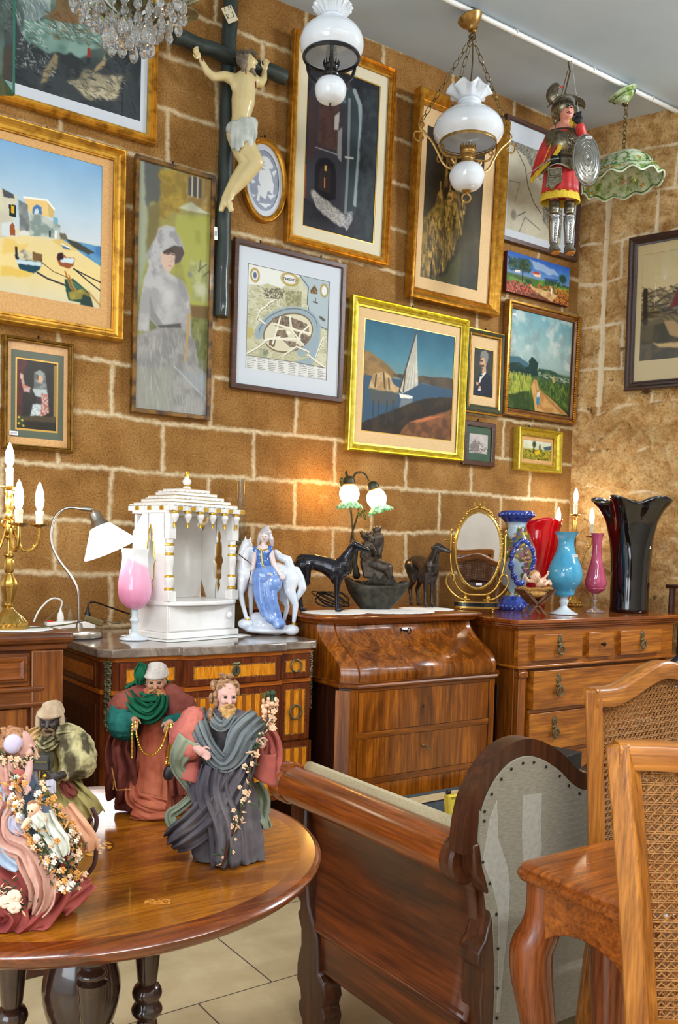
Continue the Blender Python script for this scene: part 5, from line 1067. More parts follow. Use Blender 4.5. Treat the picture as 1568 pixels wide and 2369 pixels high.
# H. cane-backed chairs
cane=M('cane_weave',(164,114,58),(122,76,34),200,.45)
def crestline(x,w):  # serpentine top: u in 0..1
    return 0
def chair(label,loc,rz,h,W,hump,taper,lowz=.5,fac=1):
    t=thing('cane_chair',label,'chair',loc,rz,None)
    hw=W/2
    topf=lambda u: h+hump*(math.exp(-((abs(u-.5)-0)/.23)**2)*1.0-.12*math.exp(-((abs(u-.5)-.36)/.1)**2))
    rake=lambda z: .06*((z-.45)/.5)**2*fac if z>.45 else 0
    hwz=lambda z: hw-taper*(h-z)
    for s in (-1,1):
        zt=h+.002
        g=MB(); g.v=[];
        pts=[(s*(hwz(z)-.014),rake(z),z) for z in np.linspace(.42,zt,9)]
        g.tube(pts,[.019]*9,4,fl=(1.25,1.15)); g.build('stile',w_ch,t,bev=.004)
        g=MB(); g.tube([(s*(hwz(.45)-.016),0,.44),(s*(hwz(.45)-.016),.05,0)],[.022,.017],4,fl=(1.2,1.2)); g.build('back_leg',w_ch,t,bev=.003)
        g=MB(); g.tube(smoothpts([(s*(hw-.02),-.40,.44),(s*(hw-.012),-.41,.36),(s*(hw-.026),-.40,.2),(s*(hw-.02),-.41,0)],5),[.03]*5+[.028]*5+[.02]*6,10); g.build('front_leg',w_ch,t)
    N=25; g=MB(); v=[]
    for i in range(N):
        u=i/(N-1); x=-hw+.006+(W-.012)*u; zt=topf(u)
        yb=rake(zt)
        for dy,dz in ((-.019,0),(-.012,.006),(.014,.006),(.02,0),(.02,-.030),(-.019,-.030)): v.append((x,yb+dy,zt+dz))
    fs=[]
    for i in range(N-1):
        for j in range(6): fs.append((i*6+j,i*6+(j+1)%6,(i+1)*6+(j+1)%6,(i+1)*6+j))
    fs+=[tuple(range(5,-1,-1)),tuple((N-1)*6+j for j in range(6))]
    g.add(v,fs); cr=g.build('crest_rail',w_chx,t,ang=50)
    g=MB(); zl=lowz; g.box(-hwz(zl)+.02,hwz(zl)-.02,rake(zl)-.015,rake(zl)+.015,zl-.02,zl+.025); g.build('lower_rail',w_chx,t,bev=.003)
    # woven cane: real strands
    g=MB(); st=.0125; zz=lowz+.025
    def P(x,z,d): return (x,rake(z)+d,z)
    xl=hw-.036
    nx=int(2*xl/st); 
    def strand(a,b,d,r=.0013):
        g.tube([P(a[0],a[1],d),P((a[0]+b[0])/2,(a[1]+b[1])/2,d),P(b[0],b[1],d)],r,4,caps=False)
    for i in range(nx+1):
        x=-xl+i*st; u=(x+hw)/W; zt=topf(u)-.028
        sc_=(hwz(zz)-.036)/xl
        strand((x*sc_,zz),(x,zt),.001); strand((x*sc_+.0025,zz),(x+.0025,zt),.002)
    k=0; z=zz
    while z<h+hump:
        xs=[x for x in np.linspace(-xl,xl,41) if topf((x+hw)/W)-.028>z]
        if len(xs)>2:
            lo=min(xs); hi=max(xs); m=hwz(z)-.034; lo=max(lo,-m); hi=min(hi,m)
            if lo<-xl*.9 or hump<=.03 or True: 
                # split where the crest dips below
                seg=[]; cur=None
                for x in np.linspace(lo,hi,41):
                    ok=topf((x+hw)/W)-.028>z
                    if ok and cur is None: cur=x
                    if not ok and cur is not None: seg.append((cur,x)); cur=None
                if cur is not None: seg.append((cur,hi))
                for a,b_ in seg:
                    if b_-a>.01: strand((a,z),(b_,z),-.001); strand((a,z+.0025),(b_,z+.0025),0)
        z+=st
    for s in (-1,1):
        n_=int((2*xl+(h-zz))/(st))
        for i in range(n_):
            x0=-xl+i*st if s>0 else xl-i*st
            a=None; pts=[]
            for k in range(0,90):
                zq=zz+k*.008; xq=x0-s*(zq-zz)
                if abs(xq)<hwz(zq)-.034 and topf((xq+hw)/W)-.028>zq: pts.append((xq,zq))
                elif pts: break
            if len(pts)>1: strand(pts[0],pts[-1],.0005*s,.0015)
    cp=g.build('cane_panel',cane,t,fix=False,ang=180)
    g=MB(); g.box(-hw+.0,hw-.0,-.43,0,.42,.455); g.build('seat',w_chx,t,bev=.012)
    return t
chair('cane-backed chair with a serpentine crest behind the small side table','x' and (1.625,-2.205,0),0,.945,.46,.042,.03,.50,.3)
f_=math.atan2(-.569,.822)
tt=chair('nearest cane-backed chair with plain top rail at the right edge','x' and (1.137,-2.737,0),f_,.955,.44,-.012,.07,.58,.9)

# ---------- things standing on the furniture ----------
CR=math.atan2(-.569,.822)
def pl(x0,y0,k,D,bx,by):
    """converts a sketch measured across an object into metres in its own front plane"""
    s=D/2080/k
    return lambda X,Y,d=0:((X/1-(bx-x0)*k)*s,d,((by-y0)*k-Y)*s)
bulbm=M('lit_bulb',(255,250,240),rough=.3,emit=(255,236,205),es=50)
wax=M('candle_sleeve',(226,214,180),(238,230,204),60,.55)
waxw=M('candle_white',(236,238,240),rough=.4)
lace=M('lace_white',(206,206,202),(240,240,238),420,.9,lo=.42,hi=.52,bmp=.5,bsc=420,bd=.001)
def candelabra(label,loc,rz,S,armr,nz,arms,group=None):
    """S: key heights base, arm hub, pan, candle, bulb top for the centre and for the arms"""
    t=thing('candelabra',label,'candelabra',loc,rz,group)
    hb_,cp,cc,ct,ap,ac,at_=S
    b=MB(); fl=lambda a,u:1+.05*cos(22*a)*(1 if .1<u<.55 else 0)
    b.lathe([(.052,0),(.054,.006),(.048,.012),(.050,.018),(.046,.022),(.036,.036),(.022,.048),(.014,.056),(.010,.062),(0,.062)],44,fn=fl); b.build('base',brass,t)
    b=MB(); h=hb_-.06; q=[(.008,.06),(.016,.066),(.010,.072),(.02,.06+h*.22),(.022,.06+h*.30),(.012,.06+h*.40),(.009,.06+h*.43),(.013,.06+h*.46),(.014,.06+h*.55),(.010,.06+h*.62),(.015,.06+h*.65),(.008,.06+h*.69),(.007,.06+h*.84),(.012,.06+h*.87),(.008,.06+h*.90),(.015,.06+h*.95),(.016,hb_),(.012,hb_+.012),(.008,hb_+.02)]
    b.lathe(sprof(q,4),24,fn=lambda a,u:1+.07*cos(8*a)*(1 if u<.5 else 0)); b.build('stem',brass,t)
    b=MB(); b.lathe(sprof([(.008,hb_+.02),(.012,hb_+.03),(.009,hb_+.045),(.012,cp-.04),(.009,cp-.02),(.012,cp-.005)],4),16,fn=lambda a,u:1+.12*cos(5*a+u*9)); up_=b.build('upper_stem',brass,t)
    def top(parent,x,y,pz,cz,tz):
        b=MB(); b.lathe([(.004,pz-.004),(.014,pz-.002),(.026,pz+.003),(.027,pz+.006),(.012,pz+.001),(.004,pz+.002)],28,(x,y,0),fn=lambda a,u:1+.06*cos(12*a)*(u>.3)); b.build('drip_pan',brass,parent)
        b=MB(); b.lathe([(.010,pz),(.010,cz-.004),(.0085,cz),(0,cz)],18,(x,y,0)); 
        for k in range(4): a=k*1.7; b.tube([(x+.0102*cos(a),y+.0102*sin(a),cz-.003),(x+.0104*cos(a),y+.0104*sin(a),cz-.012-.006*(k%2))],.0018,6)
        b.build('candle',wax,parent)
        b=MB(); H=tz-cz; b.lathe([(.006,cz-.001),(.011,cz+H*.2),(.0125,cz+H*.38),(.0105,cz+H*.62),(.0055,cz+H*.86),(.0015,cz+H*.98),(0,tz)],20,(x,y,0)); b.build('bulb',bulbm,parent)
    top(up_,0,0,cp,cc,ct)
    for a in arms:
        a=math.radians(a); ca,sa=cos(a),sin(a)
        P=smoothpts([(.012,hb_-.004),(.020,hb_-.03),(.034,hb_-.06),(armr*.72,ap-.068),(armr*.93,ap-.05),(armr,ap-.022),(armr,ap-.002)],5)
        b=MB(); b.tube([(p.x*ca,p.x*sa,p.y) for p in P],.0048,8); b.tube([((.014+.010*cos(w)*(1-w/9))*ca,(.014+.010*cos(w)*(1-w/9))*sa,hb_+.012+.010*sin(w)*(1-w/9)) for w in np.linspace(-1.5,4.5,14)],.003,6)
        for k in (.55,.75): 
            p=P[int(k*len(P))]; b.ell((p.x*ca,p.x*sa,p.y+.003),(.005,.005,.010),8)
        o=b.build('arm',brass,t); top(o,armr*ca,armr*sa,ap,ac,at_)
    return t
t=candelabra('brass candelabra with lit candle bulbs on the left cabinet, standing on a doily',(.672,-.745,.9615),CR,(.285,.392,.452,.520,.290,.335,.414),.08,0,[20,-52,-124,164,92])
b=MB(); P=smoothpts([(.05,.0,.004),(.10,.03,.006),(.15,.06,.012),(.19,.09,.022)],6); b.tube(P,.002,6); P=smoothpts([(.235,.12,.02),(.27,.16,.01),(.295,.19,.03),(.29,.22,.045)],6); b.tube(P,.002,6); b.build('cord',brass_old,t)
b=MB(); b.cbox((.21,.10,.020),(.056,.024,.018),Matrix.Rotation(.45,3,'Z')@Matrix.Rotation(.35,3,'Y')); b.build('inline_switch',M('brown_switch',(96,78,42),rough=.4),t,bev=.004)
def doily(label,loc,rz,rx,ry,n=26,group=None,sq=0,wav=.0):
    b=MB(); m=96
    def r_(a):
        e=1+.035*abs(sin(n*a/2)); 
        if sq: e*=1/max(abs(cos(a)),abs(sin(a)))**sq
        return e
    b.grid(m,7,lambda u,v:((.02+.98*v)*rx*r_(2*PI*u)*cos(2*PI*u),(.02+.98*v)*ry*r_(2*PI*u)*sin(2*PI*u),.0012+wav*v*(.5+.5*sin(2*PI*u*5))),wu=True)
    o=b.build('doily',lace,None,solid=.0016); tag(o,label,'doily',group,loc,rz); return o
doily('round white crocheted doily under the brass candelabra',(.70,-.76,.9605),0,.085,.085)
doily('white crocheted mat under the marble shrine',(1.40,-.36,.8805),.27,.205,.145,40,None,.8)
doily('white lace doily under the feet of the left greyhound',(1.975,-.46,.9605),.2,.135,.115,20)
doily('white lace doily under the boat-shaped figure lamp',(2.235,-.47,.9607),-.2,.19,.14,24)
doily('white lace doily under the right greyhound',(2.49,-.40,.9609),.1,.115,.115,20)

# power strip
t=thing('power_strip','white power strip with a red switch behind the desk lamp','power strip',(1.055,-.10,.881),0)
wp=white_pl
b=MB(); b.box(-.09,.09,-.022,.022,0,.040); b.build('body',wp,t,bev=.006)
b=MB(); b.box(-.082,-.062,-.010,.010,.040,.044); b.build('switch',M('red_switch',(190,40,34),rough=.3,emit=(200,40,30),es=.4),t,bev=.002)
for x in (-.035,0.0,.04,.07):
    b=MB(); b.lathe([(.014,.0402),(.016,.0405),(.016,.042),(.014,.042)],20,(x,0,0)); b.build('socket',wp,t)
def plug(label,x,mt,pts,group=None):
    t=thing('plug',label,'plug',(1.055+x,-.10,.9225),0,group)
    b=MB(); b.lathe([(.012,0),(.013,.012),(.010,.028),(.005,.036),(.004,.045)],16); b.build('body',mt,t)
    b=MB(); b.tube(smoothpts([(0,0,.042)]+pts,6),.0032,8); b.build('cord',mt,t)
blk=M('black_rubber',(26,24,24),rough=.45)
plug('white plug with a white looping cord in the power strip',-.035,wp,[(0,-.01,.075),(-.04,-.02,.082),(-.09,-.04,.04),(-.12,-.05,-.030)])
plug('brown plug in the middle of the power strip',.0,M('brown_plug',(120,98,64),rough=.5),[(-.01,.0,.052),(-.03,.01,.05),(-.06,.02,.02),(-.10,.03,-.02)])
plug('black plug with a black cord running behind the shrine',.065,blk,[(.005,0,.062),(.03,.01,.066),(.08,.02,.05),(.14,.04,.03),(.22,.05,.0),(.26,.05,-.035)])

# desk lamp
D_=3.09; f=pl(0,1020,4.356,D_,183.6,1456)
t=thing('desk_lamp','chrome gooseneck desk lamp with lit white conical shade beside the pink goblet','lamp',(1.022,-.30,.881),CR)
b=MB(); b.lathe([(0,0),(.076,0),(.078,.004),(.078,.022),(.074,.027),(.060,.030),(.058,.028),(.02,.034),(.012,.036),(.010,.050),(0,.05)],48); b.build('base',steel,t)
b=MB(); b.lathe([(0,-.0005),(.079,-.0005),(.079,.004),(.077,.004)],40); b.build('rubber_ring',blk,t)
P=smoothpts([f(X,Y) for X,Y in ((797,1800),(795,1600),(788,1450),(765,1370),(700,1260),(600,1130),(540,1020),(512,920),(515,800),(550,690),(620,620),(700,592),(800,600))],5)
b=MB(); b.tube(P,.0052,12); b.build('gooseneck',steel,t)
b=MB(); b.tube([f(800,600),f(830,601)],.0068,12); b.tube([f(830,601),f(905,606)],.0085,12); b.ell(f(905,606),.0085,12); b.build('joint',steel,t)
A_=Vector(f(935,640)); B_=Vector(f(1110,1005)); ax=(B_-A_).normalized(); q=Vector((0,0,1)).rotation_difference(ax).to_matrix().to_4x4(); T=Matrix.Translation(A_)@q; L_h=(B_-A_).length
b=MB(); b.T=T; b.tube([(0,0,-.022),(0,0,.003)],.003,8); b.lathe([(0,0),(.019,0),(.021,.006),(.0215,.026),(.026,.032),(.030,.040),(.036,.052),(.0385,.056)],32,cap=False); b.build('lamp_socket',steel,t)
shm=M('lit_white_shade',(250,250,250),rough=.25,emit=(236,246,255),es=3.6)
b=MB(); b.T=T; b.lathe([(.036,.051),(.0395,.056),(.0965,L_h),(.0955,L_h),(.038,.056)],48,cap=False); b.build('lamp_shade',shm,t)
b=MB(); b.T=T; b.ell((0,0,.085),(.018,.018,.024),14); b.build('bulb',M('lit_bulb_strong',(255,255,255),emit=(255,246,230),es=40),t)

# pink goblet
pinkm,nt,bb=newmat('pink_opaline'); tc=nd(nt,'ShaderNodeTexCoord'); sp=nd(nt,'ShaderNodeSeparateXYZ'); nt.links.new(tc.outputs['Object'],sp.inputs[0])
ma=nd(nt,'ShaderNodeMath',operation='MULTIPLY_ADD'); ma.inputs[1].default_value=.55; nt.links.new(sp.outputs[0],ma.inputs[0]); nt.links.new(sp.outputs[2],ma.inputs[2])
mr=nd(nt,'ShaderNodeMapRange'); mr.inputs[1].default_value=.10; mr.inputs[2].default_value=.31; nt.links.new(ma.outputs[0],mr.inputs[0])
nt.links.new(ramp(nt,mr.outputs[0],[(0,(222,130,168)),(.4,(232,160,192)),(.8,(236,180,206)),(.87,(236,236,238))]),bb.inputs['Base Color']); bb.inputs['Roughness'].default_value=.08; bb.inputs['Coat Weight'].default_value=.5; bb.inputs['Subsurface Weight'].default_value=.15
bb.inputs['Subsurface Radius'].default_value=(.02,.01,.01)
opal=M('white_opaline',(206,218,226),rough=.1,coat=.5,sss=.2)
t=thing('goblet','pink and white opaline glass goblet standing before the marble shrine','goblet',(1.173,-.42,.881),CR)
b=MB(); b.lathe(sprof([(.010,.103),(.030,.112),(.050,.135),(.0575,.17),(.054,.21),(.047,.25),(.0435,.284),(.047,.311)],6)+sprof([(.045,.310),(.0415,.284),(.045,.25),(.052,.21),(.0555,.17),(.048,.137),(.03,.115),(0,.108)],6),48); b.build('bowl',pinkm,t)
b=MB(); b.lathe(sprof([(.0105,.022),(.0095,.05),(.011,.058),(.0155,.064),(.0155,.07),(.011,.076),(.010,.09),(.0115,.104)],4),28); b.build('stem',opal,t)
b=MB(); b.lathe([(0,0),(.049,0),(.051,.003),(.047,.006),(.03,.012),(.016,.018),(.011,.026),(0,.026)],48); b.build('foot',opal,t)

# marble shrine
mw=M('white_marble',(222,218,212),(240,238,236),7,.3,coat=.2,lo=.35,hi=.6,det=8); gp=M('gold_paint',(206,160,44),(226,186,76),60,.3,.7)
t=thing('shrine','white marble domestic shrine with stepped roof, gilt pillars and pendants','shrine',(1.395,-.345,.8835),.27)
W=.163; DP=.10
b=MB(); b.box(-W-.006,W+.006,-DP-.008,DP+.004,0,.022); b.build('plinth',mw,t,bev=.004)
b=MB(); b.box(-W+.004,W-.004,-DP+.004,DP,.022,.115); b.build('base_box',mw,t,bev=.002)
b=MB(); b.box(-W+.01,W-.022,-DP,-DP+.006,.026,.110); dr=b.build('drawer',mw,t,bev=.002); b=MB(); b.ell((W-.042,-DP-.006,.075),(.0125,.010,.0125),16); b.build('knob',mw,dr)
b=MB(); sh=[(-W-.006,DP),( W+.006,DP),(W+.006,-DP+.02)]+[((W+.006)*cos(a),-DP+.02-.062*sin(a)) for a in np.linspace(.12,PI-.12,16)]+[(-W-.006,-DP+.02)]
b.prism(sh,.115,.130,'xy'); b.build('shelf',mw,t,bev=.004)
b=MB(); b.box(-W+.01,W-.01,DP-.012,DP,.13,.43); b.build('back_panel',mw,t,bev=.001)
def outline(n=64):
    P=[(0,.395),(.004,.385),(.010,.374),(.014,.36),(.011,.347),(.012,.338),(.018,.335),(.020,.32),(.020,.29),(.028,.27),(.021,.255),(.020,.225),(.020,.205),(.012,.20),(.010,.193),(.014,.18),(.010,.165),(.004,.155),(0,.145)]
    P=P+[(-x,z) for x,z in P[::-1][1:-1]]; return P
inn_=[(x-.005,z) for x,z in outline()]
def rectpt(p,x0,x1,z0,z1):
    c=((x0+x1)/2,(z0+z1)/2); dx,dz=p[0]-c[0],p[1]-c[1]; k=min(((x1-x0)/2)/max(1e-6,abs(dx)),((z1-z0)/2)/max(1e-6,abs(dz))); return (c[0]+dx*k,c[1]+dz*k)
out_=[rectpt(p,-DP+.018,DP-.004,.13,.435) for p in inn_]
for s in (-1,1):
    b=MB(); b.hole_panel(out_,inn_,s*W-.010*(s>0)-.0,s*W+.010*(s<0),'yz'); o=b.build('side_panel',mw,t,smooth=False)
    b=MB(); b.tube([(s*(W-.0),p[0],p[1]) for p in inn_],.0022,6,closed=True); b.build('gilt_outline',gp,o)
    # front pillars
    x=s*(W-.016); y=-DP+.012
    b=MB(); b.box(x-.018,x+.018,y-.018,y+.018,.13,.166); b.build('pillar_base',mw,t,bev=.002)
    b=MB(); b.lathe(sprof([(.013,.166),(.013,.178),(.016,.195),(.0165,.21),(.013,.222),(.013,.25),(.016,.275),(.012,.30),(.015,.315),(.012,.33),(.013,.345)],4),24,(x,y,0)); pc=b.build('pillar',mw,t)
    for z in (.172,.215,.292,.325):
        b=MB(); b.lathe([(.0135,z-.004),(.0175,z-.001),(.0175,z+.003),(.0135,z+.006)],24,(x,y,0),cap=False); b.build('gilt_ring',gp,pc)
    b=MB(); b.box(x-.016,x+.016,y-.016,y+.016,.345,.432); b.build('pillar_block',mw,t,bev=.002)
b=MB(); b.box(-W,W,-DP,DP,.432,.442); b.build('ceiling_slab',mw,t)
# eaves with alternating gilt blocks
b=MB(); b.mi=0; e=.010; b.box(-W-e,W+e,-DP-e-.012,DP+e,.442,.458); 
for k in range(12):
    x=-W-e+.012+k*(2*(W+e)-.024)/11; b.mi=k%2; b.box(x-.009,x+.009,-DP-e-.016,-DP-e-.010,.443,.457)
for k in range(7):
    y=-DP-e+.0+k*(2*DP)/6; b.mi=k%2
    for s in (-1,1): b.box(*sorted((s*(W+e-.001),s*(W+e+.004))),y-.009,y+.009,.443,.457)
b.build('eaves',[mw,gp],t,smooth=False)
for k in range(6):
    x=-W+.02+k*(2*W-.04)/5; b=MB(); b.lathe(sprof([(.004,.398),(.005,.404),(.009,.414),(.0125,.422),(.0125,.430),(.009,.436),(.012,.442)],3),16,(x,-DP-.010,0)); o=b.build('pendant',mw,t)
    b=MB(); b.lathe([(0,.385),(.005,.386),(.0045,.398),(.006,.402)],12,(x,-DP-.010,0)); b.build('gilt_tip',gp,o); b=MB(); b.lathe([(.010,.434),(.0135,.437),(.0135,.441),(.011,.443)],16,(x,-DP-.010,0),cap=False); b.build('gilt_ring',gp,o)
zz=.458
for i,(kx,h_) in enumerate(((.93,.013),(.80,.013),(.68,.013),(.55,.013),(.42,.013))):
    hx=(W+.006)*kx; hy=(DP+.008)*kx; b=MB(); b.box(-hx,hx,-hy,hy,zz+.004,zz+h_)
    if i%2==0:
        n=int(hx/.011); 
        for k in range(n):
            x=-hx+hx/n+2*hx*k/n; b.lathe([(0,zz),(hx/n*.9,zz+.003),(hx/n,zz+.007)],10,(x,-hy+.004,0))
            for s in (-1,1):
                if k<n*.7: b.lathe([(0,zz),(hx/n*.9,zz+.003),(hx/n,zz+.007)],10,(s*(hx-.004),-hy+hx/n+2*hx*k/n,0))
    b.mi=1; b.box(-hx*1.0,hx*1.0,-hy*1.0,hy*1.0,zz+h_-.0005,zz+h_+.0012)
    b.mi=0; b.box(-hx*.98,hx*.98,-hy*.98,hy*.98,zz+h_,zz+h_+.0018)
    b.build('roof_tier',[mw,gp],t,smooth=False); zz+=h_
b=MB(); b.lathe(sprof([(.016,zz),(.015,zz+.008),(.010,zz+.014),(.011,zz+.017),(.0155,zz+.026),(.0155,zz+.034),(.009,zz+.042),(.011,zz+.048)],4),24); fi=b.build('finial',mw,t)
b=MB(); b.lathe([(.0105,zz+.046),(.010,zz+.05),(.0065,zz+.060),(.008,zz+.066),(.006,zz+.068),(0,zz+.068)],18); b.build('gilt_tip',gp,fi); b=MB(); b.lathe([(.011,zz+.013),(.0125,zz+.015),(.011,zz+.018)],18,cap=False); b.build('gilt_ring',gp,fi)

# oil lamp behind the shrine
glc=glassthin('clear_glass',(236,240,238)); amb=M('amber_glass',(140,118,70),rough=.1,trans=.75,ior=1.3)
t=thing('oil_lamp','glass oil lamp with tall clear chimney and bronze burner behind the porcelain rider','lamp',(1.732,-.13,.881),0)
b=MB(); b.lathe(sprof([(.042,0),(.044,.015),(.036,.04),(.024,.07),(.018,.09),(.026,.10),(.020,.11),(.030,.15),(.036,.19),(.034,.215),(.024,.235),(.02,.245)],4),32,fn=lambda a,u:1+.04*cos(12*a)); b.build('font',amb,t)
b=MB(); b.lathe(sprof([(.022,.24),(.024,.26),(.018,.28),(.026,.29),(.028,.31),(.022,.33),(.024,.345),(.016,.36)],3),24,fn=lambda a,u:1+.06*cos(10*a)); b.build('burner',brass_old,t)
b=MB(); b.lathe(sprof([(.018,.335),(.024,.36),(.026,.39),(.020,.43),(.0165,.48),(.016,.60)],5),32,cap=False); b.build('chimney',glc,t)

# porcelain lady on a horse
D_=3.40; f=pl(250,1060,3.136,D_,635,1466)
por=M('white_porcelain',(214,222,234),(232,236,242),14,.12,coat=.6,lo=.4,hi=.6); blu=M('blue_glaze',(96,132,200),(134,166,218),24,.12,coat=.7,lo=.35,hi=.65); blud=M('dark_blue_glaze',(44,92,170),(70,116,190),30,.12,coat=.7)
t=thing('porcelain_figurine','white porcelain horse carrying a lady in a flowing blue dress','figurine',(1.70,-.43,.890),CR)
U=.00052
b=MB(); b.ell(f(1207,1255),(.096,.050,.018),24)
for X,Y,r in ((1040,1215,.026),(1150,1200,.034),(1120,1170,.026),(1260,1240,.034),(1370,1250,.026),(1200,1225,.034),(1180,1150,.02)): b.ell(f(X,Y,RD.uniform(-.015,.015)),(r*1.2,r,r*.8),12)
b.build('rocky_base',por,t,remesh=.004,sm=3)
b=MB(); d0=.012
b.chain([f(1025,850,d0),f(1120,860,d0),f(1240,850,d0+.01),f(1330,880,d0+.02)],[.040,.044,.044,.042],12)
b.chain([f(1025,850,d0),f(1018,770,d0-.004),f(1035,680,d0-.008),f(1030,640,d0-.01)],[.038,.028,.022,.017],12); b.chain([f(1034,648,d0-.01),f(1010,690,d0-.016),f(984,748,d0-.020)],[.021,.017,.0105],12)
b.cap(f(1026,635,d0-.02),f(1028,588,d0-.024),.0065,.0025); b.cap(f(1050,635,d0),f(1058,594,d0),.0065,.0025)
for k in range(9): b.chain([f(1042+4*k,628+26*k,d0-.004),f(1068+3*k,650+26*k,d0-.012)],[.009,.006],8)
b.chain([f(1015,900,-.012),f(1000,1000,-.016),f(1020,1080,-.018),f(1045,1165,-.02)],[.024,.013,.009,.008]); b.ell(f(1055,1175,-.022),(.011,.010,.008),8)
b.chain([f(1060,920,.026),f(1068,1040,.026),f(1072,1170,.026)],[.02,.010,.008])
b.chain([f(1345,900,.01),f(1350,970,.0),f(1395,1070,-.004),f(1385,1190,-.006)],[.034,.022,.012,.008]); b.chain([f(1320,930,.04),f(1300,1030,.045),f(1330,1090,.045),f(1310,1190,.045)],[.03,.018,.010,.008])
P=[f(X,Y,.02) for X,Y in ((1360,860),(1390,830),(1420,880),(1440,950),(1415,1000),(1395,1050))]; b.chain(P,[.016,.018,.017,.016,.012,.005])
P=[f(X,Y,.02) for X,Y in ((1240,700),(1270,730),(1330,750),(1360,830),(1370,900))]; b.chain(P,[.013,.015,.016,.016,.012])
b.build('horse',por,t,remesh=.0026,sm=4)
b=MB()
for X,Y,d in ((1055,1180,-.022),(1385,1210,-.006)): b.ell(f(X,Y,d),(.010,.010,.007),10)
b.lathe([(.0,0)],3) if False else None
b.build('gilt_hoof',gp,t)
flesh=M('porcelain_flesh',(226,206,200),rough=.15,coat=.5)
b=MB(); dd=-.03
b.ell(f(1167,590,dd),(.019,.018,.024),14); b.cap(f(1165,615,dd),f(1158,660,dd),.009,.011); b.ell(f(1158,690,dd+.004),(.034,.02,.026),12); b.ell(f(1163,596,dd-.019),(.003,.004,.005),8)
b.chain([f(1110,690,dd),f(1098,750,dd-.008),f(1092,805,dd-.016)],[.012,.010,.008]); b.ell(f(1088,815,dd-.018),(.009,.008,.011),8)
b.chain([f(1210,690,dd),f(1235,780,dd-.004),f(1290,860,dd-.012)],[.012,.010,.008]); b.ell(f(1302,876,dd-.014),(.012,.007,.010),8)
b.build('rider',flesh,t,remesh=.002,sm=2)
b=MB(); 
for X in (1155,1177): b.ell(f(X,585,dd-.0185),(.0022,.0015,.0016),6)
b.build('eyes',M('painted_eye',(50,40,50),rough=.3),t); b=MB(); b.ell(f(1166,607,dd-.0195),(.004,.002,.0016),8); b.build('lips',M('painted_lip',(190,90,90),rough=.3),t)
b=MB(); b.ell(f(1172,565,dd+.006),(.024,.022,.022),12); b.ell(f(1178,528,dd+.002),(.012,.012,.011),10); b.chain([f(1195,570,dd+.004),f(1215,610,dd),f(1222,650,dd)],[.012,.010,.006]); b.chain([f(1135,575,dd),f(1128,620,dd),f(1122,645,dd)],[.009,.007,.004])
b.build('hair',M('lilac_hair',(170,160,164),(196,188,190),200,.2,coat=.5,stretch=(3,3,.6)),t,remesh=.0028,sm=2)
b=MB(); b.ell(f(1150,720,dd+.002),(.030,.022,.034),14); b.ell(f(1160,790,dd),(.030,.025,.042),14); b.ell(f(1110,690,dd),(.014,.014,.02),10); b.ell(f(1205,690,dd),(.014,.014,.022),10); b.build('bodice',blud,t,remesh=.003,sm=3)
b=MB(); b.tube([f(1150,690,dd-.022),f(1158,780,dd-.027),f(1180,810,dd-.026),f(1225,830,dd-.02)],.0022,6); b.tube([f(1115,668,dd-.018),f(1150,688,dd-.022),f(1195,672,dd-.016)],.0022,6); b.build('gilt_trim',gp,t)
b=MB()
b.ell(f(1180,870,dd-.004),(.050,.038,.045),16); b.ell(f(1230,920,dd-.01),(.036,.034,.04),14)
for k in range(9):
    u=k/8; a=f(1110+120*u,860+30*u,dd-.016+.01*sin(k*2)); m_=f(1130+120*u,1020+20*sin(k),dd-.026+.012*sin(k*2.3)); e=f(1175+130*u,1140+80*min(1,u*1.3),dd-.034+.014*sin(k*1.9)); b.chain([a,m_,e],[.014,.013,.011],8)
b.ell(f(1290,1200,dd-.03),(.024,.022,.016),10); b.build('skirt',blu,t,remesh=.003,sm=2)
b=MB(); b.tube(smoothpts([f(985,720,-.02),f(1020,745,-.03),f(1080,790,-.048),f(1075,850,-.05),f(1060,920,-.045),f(1050,1000,-.035)],5),.0018,6); b.build('reins',M('dark_red_glaze',(92,26,34),rough=.2),t)
sticker(t,f(1218,850,-.078),.018,.009,Matrix.Rotation(.2,3,'Y'))

